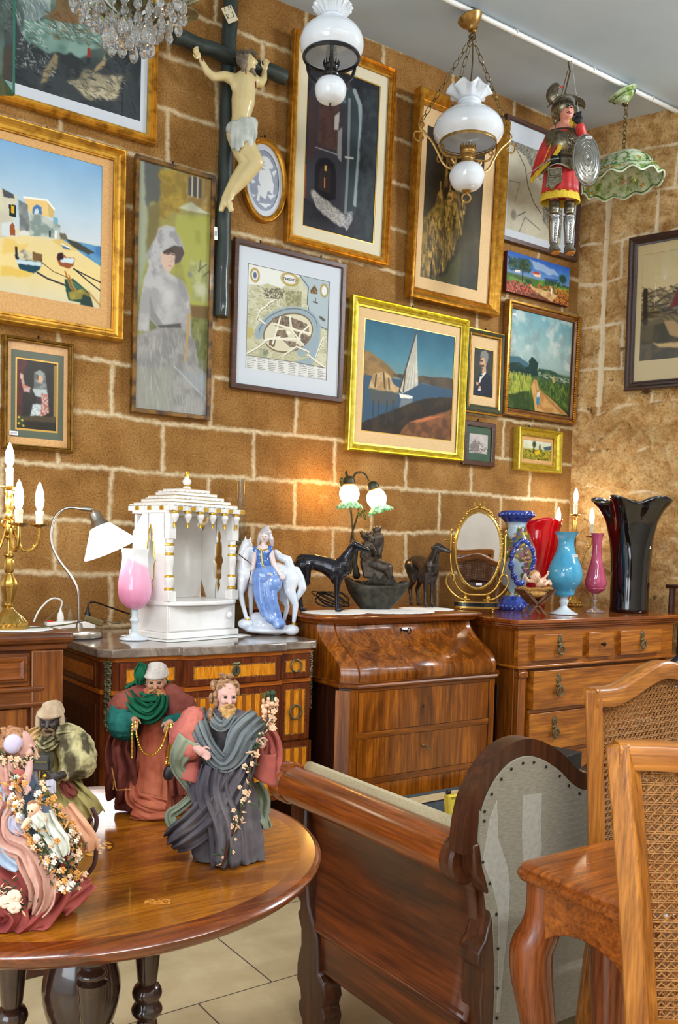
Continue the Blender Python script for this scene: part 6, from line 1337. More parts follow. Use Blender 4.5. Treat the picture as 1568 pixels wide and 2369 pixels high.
# bronze greyhounds
brz=M('dark_bronze',(30,30,36),(46,46,54),30,.25,.55,coat=.3); brz2=M('brown_bronze',(48,42,38),(72,64,58),30,.3,.5,coat=.2)
def greyhound(label,loc,rz,mt,turn=0,group=None,tailup=0):
    t=thing('greyhound_statue',label,'statue',loc,rz,group)
    s=.000500; f=lambda X,Y,y=0:((X-330)*s,y,(1240-Y)*s)
    b=MB()
    b.chain([f(180,865),f(260,858),f(350,880),f(430,915),f(475,905)],[.036,.031,.034,.044,.036],14); b.ell(f(440,950),(.030,.026,.044),14); b.ell(f(180,880),(.036,.028,.040),12)
    n0=Vector(f(490,880)); hd=Vector(f(590,722)); tn=Matrix.Rotation(turn,3,'Z')
    def h(X,Y,y=0): p=Vector(f(X,Y,y)); pv=Vector(f(560,730)); return tuple(pv+tn@(p-pv))
    b.chain([f(480,880),f(510,820),f(545,765),h(565,730)],[.036,.024,.019,.019],12); b.chain([h(575,722),h(620,735),h(680,755)],[.0195,.014,.008],12); b.ell(h(575,722),(.021,.017,.018),12)
    for y in (-.016,.016): b.chain([h(570,712,y),h(540,722,y*1.25),h(528,740,y*1.2)],[.007,.006,.002],8)
    for y in (-.016,.016):
        b.chain([f(455,940,y),f(448,1030,y),f(446,1110,y),f(450,1215,y)],[.026,.0135,.0095,.0085],10); b.ell(f(464,1230,y),(.017,.009,.007),10)
    for y in (-.018,.018):
        b.chain([f(175,890,y),f(190,970,y),f(205,1020,y)],[.036,.024,.015],10); b.chain([f(205,1020,y),f(150,1080,y),f(140,1095,y)],[.015,.0095,.009],10); b.chain([f(140,1095,y),f(160,1160,y),f(168,1220,y)],[.009,.0075,.0075],10); b.ell(f(182,1231,y),(.016,.009,.007),10)
    b.chain([f(140,860),f(95,890),f(70,960),f(85,1040),f(110,1075)],[.012,.008,.006,.005,.003],8)
    b.build('body',mt,t,remesh=.0026,sm=5)
    b=MB(); 
    for y in (-.0125,.0125): b.ell(h(608,722,y),.0028,8)
    b.build('eyes',M('black_gloss',(8,8,8),rough=.1),t); b=MB(); b.ell(h(689,756),(.005,.005,.005),8); b.build('nose',M('black_gloss',(8,8,8),rough=.1),t)
    return t
greyhound('shiny black greyhound statue in profile beside the porcelain rider','x' and (1.955,-.40,.964),CR,brz)
greyhound('brown bronze greyhound statue turned towards the room, left of the oval mirror','x' and (2.553,-.30,.966),CR-1.2,brz2,.75)
t=tag((lambda b:(b.tube([(.06*cos(a*1.0)*(1+.15*sin(a*.37))+.01*sin(a*.21),.028*sin(a)+.004*sin(a*.6),.034+.030*sin(a*.93+.4)) for a in np.linspace(0,44,200)],.0026,6),b.build('power_cable',blk))[1])(MB()),'coiled black cable heaped behind the black greyhound','cable',None,(2.09,-.26,.965),CR)

# lamp with a couple in a boat
D_=3.74; f=pl(640,1060,3.564,D_,868,1406); fs=.00050
dk=M('dark_patina',(44,42,38),(74,70,58),40,.45,.35,bmp=.3,bsc=70)
t=thing('figure_lamp','bronze figure lamp of a couple in a boat with two lit flower shades','lamp',(2.249,-.36,.9625),CR)
b=MB(); 
def hull(u,v):
    a=2*PI*u; q=[(.45,.0),(.62,.02),(.85,.05),(1.0,.085),(1.0,.098),(.9,.10)]; i=min(len(q)-1,int(round(v*(len(q)-1)))); k,z=q[i]
    ex=.130*k*(1+.12*max(0,cos(a))); z2=z*(1+.28*abs(cos(a))**3*(1.25 if cos(a)<0 else .85)); n_=1+.05*mn.noise(Vector((cos(a)*4,sin(a)*4,v*6)))
    return (ex*cos(a)*n_-.005,.062*k*sin(a)*n_,z2)
b.grid(48,6,hull,wu=True); b.prism([(.115*cos(2*PI*k/24)-.005,.052*sin(2*PI*k/24)) for k in range(24)],.07,.088,'xy'); b.prism([(.06*cos(2*PI*k/24)-.005,.028*sin(2*PI*k/24)) for k in range(24)],0,.02,'xy')
for k in range(14): b.ell((RD.uniform(-.10,.0),RD.uniform(-.03,.03),RD.uniform(.085,.105)),RD.uniform(.014,.024),8)
b.build('boat_base',dk,t,sub=1)
for a0,sx,z0,R_ in ((0,.03,.10,.05),(.5,.062,.095,.045),(-.5,-.01,.105,.04)):
    b=MB(); b.grid(10,8,lambda u,v:(sx+(.018+.03*sin(PI*v)**.7*1)*(u-.5)*2*.9*(1-v*.9),-.034-.018*sin(PI*v*.6)-abs(u-.5)*.01,z0-.012+.058*v)); b.build('leaf',dk,t,solid=.002)
def seated(name,parts,mt,ph): 
    b=MB()
    for pts,rs in parts: b.chain(pts,rs,10)
    return b.build(name,mt,t,remesh=.0026,sm=2)
ft=M('figure_bronze',(52,44,38),(84,72,60),50,.38,.45)
b=MB()
b.ell(f(758,665,-.01),(.017,.018,.021),12); b.chain([f(745,690,-.005),f(735,720,0),f(735,790,0),f(745,850,0)],[.009,.030,.028,.036],12); b.chain([f(745,850,-.01),f(830,870,-.03),f(900,890,-.04),f(925,975,-.045)],[.034,.027,.022,.012],10); b.chain([f(745,870,.01),f(830,900,0),f(890,930,-.01),f(950,985,-.02)],[.034,.025,.016,.008],10); b.chain([f(770,730,-.02),f(800,780,-.03),f(790,750,-.04)],[.014,.010,.008],8); b.chain([f(705,730,0),f(690,800,-.02),f(740,860,-.035)],[.014,.011,.008],8)
for k in range(16): b.ell(f(720+RD.uniform(-45,50),630+RD.uniform(-22,22),RD.uniform(-.012,.018)),RD.uniform(.009,.013),8)
for k in range(10): b.chain([f(700+22*k,860+6*k,-.03),f(720+26*k,960+4*k,-.04)],[.012,.010],6)
b.build('seated_woman',ft,t,remesh=.0026,sm=2)
b=MB(); b.ell(f(805,585,.01),(.018,.019,.022),12); b.ell(f(812,570,.014),(.019,.019,.015),10); b.chain([f(808,615,.012),f(812,650,.015),f(815,720,.015),f(800,790,.015)],[.009,.030,.027,.024],12); b.chain([f(835,660,.01),f(840,740,0),f(825,790,-.01)],[.014,.011,.009],8); b.chain([f(785,660,.01),f(765,740,-.01),f(790,780,-.02)],[.013,.010,.008],8); b.chain([f(800,790,.015),f(780,880,.015)],[.03,.036],10); b.ell(f(798,592,-.008),(.004,.004,.005),6)
b.build('standing_man',ft,t,remesh=.0026,sm=2)
b=MB(); b.ell(f(632,690,0),(.012,.012,.012),10); b.chain([f(632,700),f(635,760),f(632,860),f(650,960)],[.006,.012,.010,.016],8); b.build('carved_prow',dk,t)
stm=M('stem_bronze',(50,46,34),(84,78,50),60,.4,.5)
b=MB(); b.tube(smoothpts([f(582,960),f(590,800),f(600,640,.01),f(620,560,.01),f(650,420,.015),f(620,250,.02),f(598,190,.02),f(615,130,.02),f(655,112,.015),f(700,130,.01),f(728,185,.0)],6),.0040,8); st1=b.build('stem',stm,t)
b=MB(); b.tube(smoothpts([f(600,950),f(620,760),f(612,620),f(590,430),f(560,250,.02),f(545,150,.02),f(543,110,.018),f(556,150,.01),f(568,185,0)],6),.0040,8); st2=b.build('stem',stm,t)
gs=M('flower_shade_glass',(252,252,252),rough=.2,emit=(255,240,214),es=2.2); gr=M('green_glass_frill',(86,160,96),(222,240,214),70,.15,emit=(120,200,130),es=.25,lo=.42,hi=.6)
def flower(parent,cx,cy,tilt,d):
    c=Vector(f(cx,cy,d)); T=Matrix.Translation(c)@Matrix.Rotation(tilt,4,'Y')
    b=MB(); b.T=T; b.lathe([(.0,.052),(.012,.05),(.022,.042),(.024,.036),(.0265,.026),(.027,.018),(.022,.017)],28); o=b.build('cap',stm,parent)
    b=MB(); b.T=T; b.lathe([(.022,.02),(.0225,.012)],24,cap=False); b.build('amber_collar',M('amber_collar',(230,150,60),emit=(255,150,40),es=1.2),o)
    b=MB(); b.T=T; b.lathe(sprof([(.020,.016),(.034,.004),(.0415,-.016),(.040,-.036),(.030,-.056),(.030,-.066)],4),32,cap=False); b.build('glass_shade',gs,o)
    b=MB(); b.T=T; b.grid(64,5,lambda u,v:((.030+.022*v)*cos(2*PI*u)*(1+.06*v*cos(16*PI*u)),(.030+.022*v)*sin(2*PI*u)*(1+.06*v*cos(16*PI*u)),-.055-.024*v+.006*v*sin(16*PI*u)),wu=True); b.build('frill',gr,o,solid=.002)
    b=MB(); b.T=T; b.ell((0,0,-.03),(.014,.014,.018),12); b.build('bulb',M('lit_bulb_amber',(255,240,210),emit=(255,196,110),es=45),o)
flower(st2,572,250,-.05,-.005); flower(st1,783,285,-.32,-.005)
for X,Y,d,rz_ in ((505,180,.02,.4),(510,215,.02,-.3),(690,440,-.02,.9),(705,480,-.02,-.2),(660,460,-.02,2.4)):
    b=MB(); c=Vector(f(X,Y,d)); Rm=Matrix.Rotation(rz_,3,'Y'); b.v=[]; b.grid(6,6,lambda u,v:tuple(c+Rm@Vector(((u-.5)*.016*sin(PI*v)**.6,-.003*cos(PI*u*2),(v-.5)*.026)))); b.build('leaf',M('leaf_bronze',(110,100,44),(140,128,60),60,.4,.4),t,solid=.001)
light('flower_lamp_light','POINT',(2.17,-.13,.965+.51),2.2,(1,.52,.12),r=.03)
light('hidden_bulb_light','POINT',(3.50,-.10,1.50),.45,(.75,.9,1),r=.02)
light('flower_lamp_light','POINT',(2.38,-.30,.965+.41),.6,(1,.7,.36),r=.02)

# oval dressing mirror
D_=3.95; t=thing('dressing_mirror','oval gilt dressing mirror on a black and gold footed stand','mirror',(2.752,-.43,.9415),-.665)
k_=.0019; C0=(0,0,.275)
def el(rx,rz,y,n=64,c=C0): return [(c[0]+rx*cos(2*PI*i/n),c[1]+y,c[2]+rz*sin(2*PI*i/n)) for i in range(n)]
def elring(mb,lst,n=64):
    v=[]
    for rx,rz,y in lst: v+=el(rx,rz,y,n)
    mb.add(v,[(i*n+j,i*n+(j+1)%n,(i+1)*n+(j+1)%n,(i+1)*n+j) for i in range(len(lst)-1) for j in range(n)])
b=MB(); b.add([(x,y-.05*(z-.275)-.000,z) for x,y,z in el(.096,.163,-.003)],[tuple(range(64))]); mg=b.build('mirror_glass',M('mirror_silver',(225,225,225),rough=.015,metal=1),t,smooth=False); sticker(mg,(.008,-.004,.275-.148),.026,.010)
b=MB(); b.add(el(.104,.171,.004),[tuple(range(64))]); b.build('mirror_back',w_dark,t,smooth=False)
b=MB(); elring(b,[(.094,.161,-.003),(.096,.163,-.008),(.102,.169,-.010),(.108,.175,-.006),(.108,.175,.004)]); fr=b.build('frame',brass,t)
n_=72; be=MB(); pts=el(.099,.166,-.010,144); be.tube(pts,[.0032 if i%2 else .0018 for i in range(144)],6,closed=True); be.build('beading',brass,fr)
b=MB(); zc=.275+.172
for k in range(22):
    a=PI*k/21; b.ell((.045*cos(a)*1.2,-.004+.003*sin(k*2),zc-.012*abs(cos(a))+.018*sin(a)),(.007,.004,.006),8)
for s in (-1,1):
    b.tube([(s*(.012+.011*cos(w)),-.006,zc+.030+.011*sin(w)) for w in np.linspace(0,2*PI,16)[:-1]],.0032,6,closed=True); b.tube([(s*.006,-.006,zc+.022),(s*.03,-.006,zc+.006)],[.004,.002],6)
    for k in range(8): a=math.radians(58-7*k); b.ell((s*.106*cos(a)*1.02,-.004,.275+.175*sin(a)+.004),(.005,.004,.006),8)
b.ell((0,-.008,zc+.026),(.007,.006,.007),8); b.build('ribbon_crest',brass,fr)
for s in (-1,1):
    b=MB(); b.tube(smoothpts([(s*.118,0,.34),(s*.119,0,.27),(s*.117,0,.22),(s*.105,0,.16),(s*.082,0,.11),(s*.05,0,.085),(s*.018,0,.080),(0,0,.080)],5),.0055,10); b.lathe([(0,.372),(.004,.368),(.006,.36),(.003,.352),(.007,.345),(.007,.338),(0,.338)],12,(s*.118,0,0)); po=b.build('support_arm',brass,t)
    b=MB(); b.tube([(s*.100,0,.318),(s*.142,0,.318)],.003,8); b.ell((s*.145,0,.318),(.006,.005,.005),10); b.build('pivot_screw',brass,po)
    b=MB(); b.tube(smoothpts([(s*.03,-.004,.058),(s*.07,-.006,.062),(s*.11,-.006,.09),(s*.135,-.006,.13),(s*.128,-.006,.165),(s*.108,-.006,.168),(s*.098,-.006,.15),(s*.104,-.006,.14)],5),.0042,8); b.build('scroll',brass,t)
    b=MB(); b.lathe([(.009,.048),(.006,.056),(.010,.062),(.010,.070),(.005,.076),(.007,.080),(0,.084)],14,(s*.05,0,0)); b.build('bracket',brass,t)
ovb=lambda z,rx,ry,n=40:[(rx*(abs(cos(2*PI*i/n))**.6)*(1 if cos(2*PI*i/n)>0 else -1),ry*(abs(sin(2*PI*i/n))**.8)*(1 if sin(2*PI*i/n)>0 else -1)) for i in range(n)]
b=MB(); b.prism(ovb(0,.098,.042),.030,.050,'xy'); b.build('base',M('black_lacquer',(20,22,28),rough=.15,coat=.5),t,ang=20)
b=MB(); b.prism(ovb(0,.101,.045),.022,.030,'xy'); b.prism(ovb(0,.100,.044),.047,.0505,'xy')
b.build('gilt_edge',brass,t,ang=20)
for sx in (-1,1):
    for sy in (-1,1):
        b=MB(); b.lathe(sprof([(.008,.024),(.010,.018),(.005,.012),(.006,.006),(.011,.003),(.011,.0)],3),12,(sx*.07,sy*.028,0)); b.ell((sx*.07,sy*.028-.006,.003),(.008,.008,.003),8); b.build('foot',brass,t)

# vases on the chest
cz=.9415
bvm,nt,bb=newmat('majolica'); v=coords(nt); vo=nd(nt,'ShaderNodeTexVoronoi'); vo.inputs['Scale'].default_value=70; nt.links.new(v,vo.inputs['Vector'])
fc=ramp(nt,vo.outputs['Color'],[(.25,(96,106,30)),(.4,(66,90,40)),(.5,(190,160,50)),(.6,(110,60,90)),(.72,(150,90,60)),(.85,(60,70,120))])
msk=nd(nt,'ShaderNodeMapRange'); msk.inputs[1].default_value=.47; msk.inputs[2].default_value=.50; nt.links.new(noise(nt,coords(nt,(1,1,.7),loc=(.3,0,.1)),11,3,.5),msk.inputs[0])
bc=ramp(nt,noise(nt,v,12,3),[(.3,(150,180,206)),(.7,(184,206,222))]); c=mixc(nt,msk.outputs[0],bc,fc)
tc=nd(nt,'ShaderNodeTexCoord'); sp=nd(nt,'ShaderNodeSeparateXYZ'); nt.links.new(tc.outputs['Object'],sp.inputs[0])
zr=nd(nt,'ShaderNodeMapRange'); zr.inputs[1].default_value=0; zr.inputs[2].default_value=.47; nt.links.new(sp.outputs[2],zr.inputs[0])
zk=ramp(nt,zr.outputs[0],[(.135,(255,255,255)),(.15,(0,0,0)),(.87,(0,0,0)),(.885,(255,255,255))])
cob=ramp(nt,noise(nt,v,40,3,.6),[(.4,(24,44,128)),(.65,(60,90,180))]); nt.links.new(mixc(nt,zk,c,cob),bb.inputs['Base Color']); bb.inputs['Roughness'].default_value=.1; bb.inputs['Coat Weight'].default_value=.6
cobm=M('cobalt_relief',(24,44,132),(56,84,176),90,.1,coat=.7)
t=thing('majolica_vase','tall white and cobalt blue floral majolica vase beside the mirror','vase',(3.116,-.30,cz),CR)
b=MB(); PB=sprof([(.085,0),(.088,.012),(.074,.035),(.050,.065),(.046,.085),(.062,.13),(.090,.19),(.097,.24),(.092,.29),(.070,.345),(.052,.38),(.049,.405),(.066,.425),(.078,.44),(.076,.462),(.064,.466),(.05,.45)],5); b.lathe([(0,0)]+PB,48); b.build('body',bvm,t)
def onvase(a,z):
    r=np.interp(z,[p[1] for p in PB[:-6]],[p[0] for p in PB[:-6]]); return (r*cos(a),r*sin(a),z)
b=MB()
for k in range(44):
    u=2*PI*k/44; 
    if abs(u-5.4)<.35: continue
    p=onvase(-PI/2+.25+.62*cos(u),.225+.10*sin(u)); w_=.011*(1+.35*sin(k*1.7)); b.ell(p,(w_,w_*.8,w_),8)
for k in range(0): p=onvase(-PI/2+.25+.5*cos(k*.5)+RD.uniform(-.1,.1),.225+.08*sin(k*.5)); b.ell(p,(.008,.007,.008),8)
b.build('relief_scroll',cobm,t)
for nm_,r_,z_ in (('relief_rim',.078,.448),('relief_foot',.084,.016)):
    b=MB()
    for k in range(26): a=2*PI*k/26; b.ell((r_*cos(a),r_*sin(a),z_),(.0105,.0105,.011),8)
    b.build(nm_,cobm,t)
b=MB()
for k in range(9): b.ell(onvase(-PI/2+.3+RD.uniform(-.22,.22),.225+RD.uniform(-.04,.04)),(.011,.008,.011),8)
b.build('relief_flowers',M('relief_flower',(110,60,96),(170,130,70),80,.15,coat=.5,lo=.45,hi=.55),t)
def ruffvase(name,label,loc,mt,H,r0,r1,nw,amp,th,prof=None,edge=None,rz=0,flat=1):
    t=thing(name,label,'vase',loc,rz)
    def fn(u,v,off=0):
        a=2*PI*u; r=interp(prof,v)[0] if prof else r0+(r1-r0)*v**1.6
        k=max(0,(v-.45)/.55); w=amp*k**1.6*cos(nw*a+.6*sin(2*a)); r=(r+off)*(1+w)
        z=H*v-(.03*H*k**3*(1-cos(nw*a+.9))*.9)
        return (r*cos(a),r*sin(a)*flat,z)
    b=MB(); b.grid(96,30,lambda u,v:fn(u,v),wu=True); o=b.build('body',mt,t,solid=th,ang=180)
    b=MB(); b.prism([(r0*cos(2*PI*k/32),r0*sin(2*PI*k/32)*flat) for k in range(32)],0,.008,'xy'); b.build('base',mt,t)
    if edge:
        b=MB(); b.tube([tuple(Vector(fn(k/144,1))+Vector((0,0,.001))) for k in range(144)],.0022,6,closed=True); b.build('rim',edge,t)
    return t
redm=M('red_glass',(206,10,20),rough=.08,coat=.6,sss=.35); MC['red_glass'].node_tree.nodes['Principled BSDF'].inputs['Subsurface Radius'].default_value=(.08,.01,.01)
t=ruffvase('red_vase','wide red glass vase with frilled rim behind the manger','x' and (3.35,-.20,cz),redm,.44,.06,.14,4,.08,.004,[(0,.060),(.15,.066),(.45,.098),(.75,.126),(.9,.128),(1,.142)],M('red_rim',(230,60,60),rough=.05,coat=.5),CR+.4); sticker(t,(.045*cos(-1.2),-.068,.085),.022,.010)
blkg=M('black_glass',(10,9,12),rough=.05,coat=.8); clr=M('clear_rim',(120,110,90),rough=.05,coat=.8)
t=ruffvase('black_vase','tall black glass vase with deep ruffled rim at the right end of the chest','x' and (3.585,-.60,cz),blkg,.545,.086,.15,5,.20,.004,[(0,.090),(.1,.088),(.3,.088),(.6,.096),(.8,.112),(.92,.136),(1,.162)],clr,CR+.3); sticker(t,(.026,-.092,.31),.03,.013)
bgm=M('blue_opaline',(64,150,190),(84,170,206),12,.1,coat=.5,sss=.2)
t=thing('blue_vase','turquoise blue glass vase on a pale foot in front of the red vase','vase',(3.126,-.60,cz),CR)
b=MB(); q=[(.018,.075),(.042,.085),(.045,.10),(.050,.112),(.072,.145),(.077,.18),(.068,.22),(.046,.27),(.036,.31),(.037,.335),(.050,.362),(.054,.368)]; b.lathe(sprof(q,5)+[(.050,.366),(.034,.33),(.033,.31),(.045,.26),(0,.25)],48); bo=b.build('body',bgm,t); sticker(bo,(.028,-.046,.262),.028,.011)
b=MB(); b.lathe(sprof([(.062,0),(.063,.004),(.045,.012),(.024,.026),(.015,.036),(.018,.046),(.021,.056),(.017,.068),(.02,.078)],4),40); b.build('foot',opal,t)
t=thing('pink_vase','slender dark pink bud vase on a clear glass stem','vase',(3.385,-.56,cz),CR)
b=MB(); q=[(.014,.088),(.034,.10),(.048,.125),(.048,.15),(.036,.20),(.024,.25),(.020,.30),(.024,.35),(.031,.37)]; b.lathe(sprof(q,5)+[(.028,.368),(.02,.33),(.017,.29),(0,.25)],40); b.build('body',M('dark_pink_glass',(166,62,96),(190,84,116),14,.08,coat=.6),t)
b=MB(); b.tube(arc((0,0,.112),.042,0,350,30,'xy'),[.003+.0015*(i%2) for i in range(31)],6,closed=True); b.build('applied_frill',M('dark_pink_glass'),t)
b=MB(); b.lathe(sprof([(.048,0),(.048,.003),(.03,.010),(.010,.022),(.007,.04),(.012,.055),(.008,.065),(.014,.085),(.02,.095)],4),32); b.build('stem',M('clear_solid_glass',(235,235,238),rough=.03,trans=.9,ior=1.4),t)
candelabra('brass candelabra with three lit candle bulbs behind the vases','x' and (3.655,-.19,cz),CR-.1,(.27,.47,.535,.612,.36,.43,.512),.085,0,[0,180])

# manger and infant
wn=wood('manger_wood',(84,50,28),(140,92,56),'x',3,.7,0); strw=M('straw',(206,160,88),(170,122,60),200,.8)
t=thing('manger','small wooden crossed-leg manger filled with straw in front of the blue floral vase','manger',(2.905,-.63,cz+.005),CR+.25)
for s in (-1,1):
    for e in (-1,1):
        b=MB(); b.cbox((0,s*.030,.045),(.012,.009,.125),Matrix.Rotation(e*.72,3,'Y')); b.build('leg',wn,t,bev=.001)
for e in (-1,1):
    for k in range(3): 
        b=MB(); b.cbox((e*(.020+.022*k),0,.055+.022*k),(.027,.10,.005),Matrix.Rotation(-e*.78,3,'Y')); b.build('slat',wn,t,bev=.001)
b=MB(); b.ell((0,0,.09),(.055,.042,.018),14)
rr=random.Random(3)
for k in range(240):
    a=rr.uniform(0,2*PI); r=rr.uniform(.2,1.05)**.6; x=.066*r*cos(a); y=.050*r*sin(a); z=.100+.008*rr.random()+.010*r; d=rr.uniform(0,PI); l=rr.uniform(.008,.02); b.tube([(x-l*cos(d),y-l*sin(d),z+rr.uniform(-.006,.006)),(x+l*cos(d),y+l*sin(d),z+rr.uniform(-.006,.006))],.0007,3,caps=False)
st_=b.build('straw',strw,t); st_['kind']='stuff'
skin=M('doll_skin',(226,184,152),rough=.4,coat=.2,sss=.1)
t=thing('infant_figurine','small infant figurine with raised arms lying on straw in the manger','figurine',(2.905,-.63,cz+.116),CR+.25)
b=MB(); b.ell((-.004,-.008,.052),(.022,.021,.023),14); b.ell((-.004,-.028,.050),(.003,.004,.003),8)
for s in (-1,1): b.ell((-.004+s*.021,-.006,.051),(.004,.003,.005),8)
b.chain([(.012,0,.036),(.022,.004,.024),(.038,.006,.020)],[.013,.019,.016],10); b.chain([(-.006,-.008,.032),(-.038,-.010,.034),(-.050,-.010,.050)],[.009,.007,.005],8); b.chain([(.022,.012,.034),(.044,.008,.044),(.060,.004,.064)],[.009,.007,.005],8)
for k in range(3):
    b.cap((-.050,-.010,.050),(-.056+.004*k,-.010-.003*k,.062),.0022,.0016,6); b.cap((.060,.004,.064),(.056+.005*k,.004-.002*k,.077),.0022,.0016,6)
b.chain([(.036,-.006,.020),(.046,-.022,.030),(.030,-.034,.020)],[.012,.010,.007],8); b.chain([(.044,.010,.020),(.062,-.006,.032),(.060,-.026,.022)],[.012,.010,.007],8)
b.build('body',skin,t,remesh=.0022,sm=3)
b=MB(); b.ell((-.004,-.002,.057),(.0235,.021,.021),12)
for k in range(14): a=2*PI*k/14; b.ell((-.004+.019*cos(a),.002+.004*sin(a*3),.060+.016*abs(sin(a))),.006,6)
b.build('hair',M('doll_hair',(150,104,58),(190,146,90),120,.6),t)
b=MB(); 
for s in (-1,1): b.ell((-.004+s*.008,-.0265,.055),(.0022,.0015,.0018),6)
b.build('eyes',M('painted_eye'),t); b=MB(); b.ell((-.004,-.0275,.043),(.0035,.002,.0014),6); b.build('mouth',M('painted_lip'),t)
b=MB(); b.ell((.030,.006,.024),(.022,.018,.015),10); b.ell((.05,.02,.035),(.016,.012,.012),8); b.build('cloth',M('doll_cloth',(206,200,196),rough=.8),t,remesh=.003)

# wooden stand at the right edge, sculpture, box, stacked frames
t=thing('wooden_stand','dark wooden stand with a thin top at the right edge beside the chest','stand',(3.95,-.70,0),0)
b=MB(); b.box(-.09,.06,-.10,.10,1.055,1.075); b.build('top',w_dark,t,bev=.004); 
for sx in (-.045,.04):
    for sy in (-.09,.09): b=MB(); b.tube([(sx,sy,1.055),(sx-.02,sy,0)],[.016,.013],8); b.build('leg',w_mah,t)
t=thing('low_pedestal','dark wooden pedestal behind the cane chair carrying a bronze sculpture','pedestal',(2.985,-1.25,0),0)
b=MB(); b.lathe(sprof([(.10,0),(.10,.03),(.06,.06),(.05,.3),(.06,.6),(.09,.70),(.09,.72)],4),24); b.build('column',w_dark,t)
b=MB(); b.box(-.10,.10,-.10,.10,.72,.735); b.build('top',w_dark,t,bev=.004)
b=MB(); b.ell((0,0,.022),(.05,.03,.02),12); b.chain([(-.045,-.01,.02),(-.015,-.01,.045),(.03,0,.07),(.05,0,.10)],[.016,.02,.024,.016],10); b.chain([(-.05,.01,.02),(-.01,.015,.03),(.04,.01,.05)],[.012,.016,.02],10); b.ell((.055,0,.115),(.02,.018,.02),10)
o=b.build('bronze_sculpture',brz,None,remesh=.004); tag(o,'black bronze sculpture glimpsed above the cane chair crest at the right edge','sculpture',None,(2.985,-1.25,.737),CR)
t=thing('black_box','black box with a white label behind the dip of the settee back','box',(2.30,-1.30,0),.2)
b=MB(); b.box(-.09,.09,-.06,.06,0,.545); b.build('body',M('black_card',(24,26,28),rough=.5),t,bev=.003); b=MB(); b.prism([(-.075,.02),(-.035,.02),(-.045,.0),(-.06,-.012)],.5455,.546,'xy'); b.build('label',stick,t,smooth=False)
t=thing('stored_frame','back of a stored picture frame with black panel, leaning against the writing desk','picture frame',(2.17,-.985,0),0); t.rotation_euler=(math.radians(-24),0,0)
b=MB(); ring(b,[((-.34,.34,0,.34),-.012),((-.34,.34,0,.34),.016),((-.315,.315,.025,.315),.016),((-.315,.315,.025,.315),.004)]); b.build('frame',M('raw_pine',(196,170,128),(176,146,104),60,.8,stretch=(1,9,9)),t)
b=MB(); b.box(-.315,.315,-.008,-.002,.025,.315); b.box(-.338,.338,.002,.010,.002,.352); b.build('panel',M('black_panel',(44,50,54),(62,66,70),40,.7),t)
b=MB(); b.ell((.06,-.02,.335),(.013,.006,.012),8); b.build('hanger',iron,t)
t=thing('yellow_frame','corner of a bright yellow gilt picture frame standing behind the settee','picture frame',(1.985,-1.32,0),0); t.rotation_euler=(math.radians(-9),0,0)
b=MB(); ring(b,[((-.12,.12,0,.452),0),((-.12,.12,0,.452),.02),((-.115,.115,.005,.447),.026),((-.105,.105,.015,.437),.02),((-.09,.09,.03,.42),.024),((-.085,.085,.035,.415),.012)]); b.build('frame',M('yellow_gilt',(226,196,60),(240,214,90),40,.35,.3),t,ang=25)
b=MB(); b.box(-.085,.085,-.012,-.006,.035,.415); b.build('picture',M('brown_print',(120,84,56),(160,120,84),14,.6),t)
# ---------- hanging things ----------
milk=M('milk_glass',(226,232,240),rough=.08,coat=.7,sss=.15)
gmet=M('gilt_lamp_metal',(150,112,56),(184,146,84),50,.32,.75); chm=M('chain_bronze',(96,80,48),(120,102,66),60,.4,.75)
dkm=M('dark_lamp_metal',(40,42,46),rough=.3,metal=.7,coat=.3)
def links(b,a,c,l=.044,r=.0019,w=.0085):
    a=Vector(a); c=Vector(c); d=c-a; n=max(1,int(d.length/(l*.8))); d=d/n; u=d.normalized(); o=u.orthogonal().normalized(); o2=u.cross(o)
    for k in range(n):
        m=a+d*(k+.5); s=o if k%2 else o2; h=d.length*.56
        b.tube([m+u*h*sin(q)+s*w*cos(q) for q in np.linspace(0,2*PI,15)[:-1]],r,5,closed=True)
def zc_top(loc): return 3.468-loc[2]
# white dome lamp near the camera
t=thing('oil_style_pendant','white glass dome pendant lamp with dark metal ring, hanging before the alley painting','pendant lamp',(1.595,-.921,2.592),CR); U=.00052
f=lambda X,Y,d=0:((X-323)*U,d,(645-Y)*U)
b=MB(); pr=[(165,345),(184,312),(190,275),(180,232),(150,192),(105,166),(66,154),(64,144),(72,134),(66,122)]
b.lathe([(r*U,(645-y)*U) for r,y in [(p.x,p.y) for p in smoothpts([(a,c,0) for a,c in pr],5)]],48,cap=False); sh_=b.build('glass_shade',milk,t,solid=.003)
b=MB(); b.grid(120,8,lambda u,v:((64+52*v**1.2)*U*(1+.07*v*cos(2*PI*u*18))*cos(2*PI*u),(64+52*v**1.2)*U*(1+.07*v*cos(2*PI*u*18))*sin(2*PI*u),(645-122+64*v-8*v*cos(2*PI*u*18))*U),wu=True); b.build('fluted_collar',milk,sh_,solid=.0025)
b=MB(); b.lathe([(158*U,(645-352)*U),(172*U,(645-348)*U),(176*U,(645-358)*U),(170*U,(645-368)*U),(158*U,(645-366)*U),(158*U,(645-352)*U)],56,cap=False); rg=b.build('metal_ring',dkm,t)
for k in range(3):
    a=2*PI*k/3+.55; b=MB(); P=smoothpts([(166,358),(150,390),(120,440),(80,474),(40,470),(36,455)] and [(166,358,0),(162,390,0),(140,440,0),(95,476,0),(45,474,0),(30,455,0)],5); b.tube([(p.x*U*cos(a),p.x*U*sin(a),(645-p.y)*U) for p in P],.0055,8); b.build('arm',dkm,rg)
b=MB(); b.lathe(sprof([(94*.0+20,480),(30,470),(44,462),(46,440),(38,425),(44,412)] and [(20*U,(645-482)*U),(44*U,(645-470)*U),(48*U,(645-448)*U),(38*U,(645-430)*U),(44*U,(645-412)*U),(42*U,(645-400)*U)],3),28)
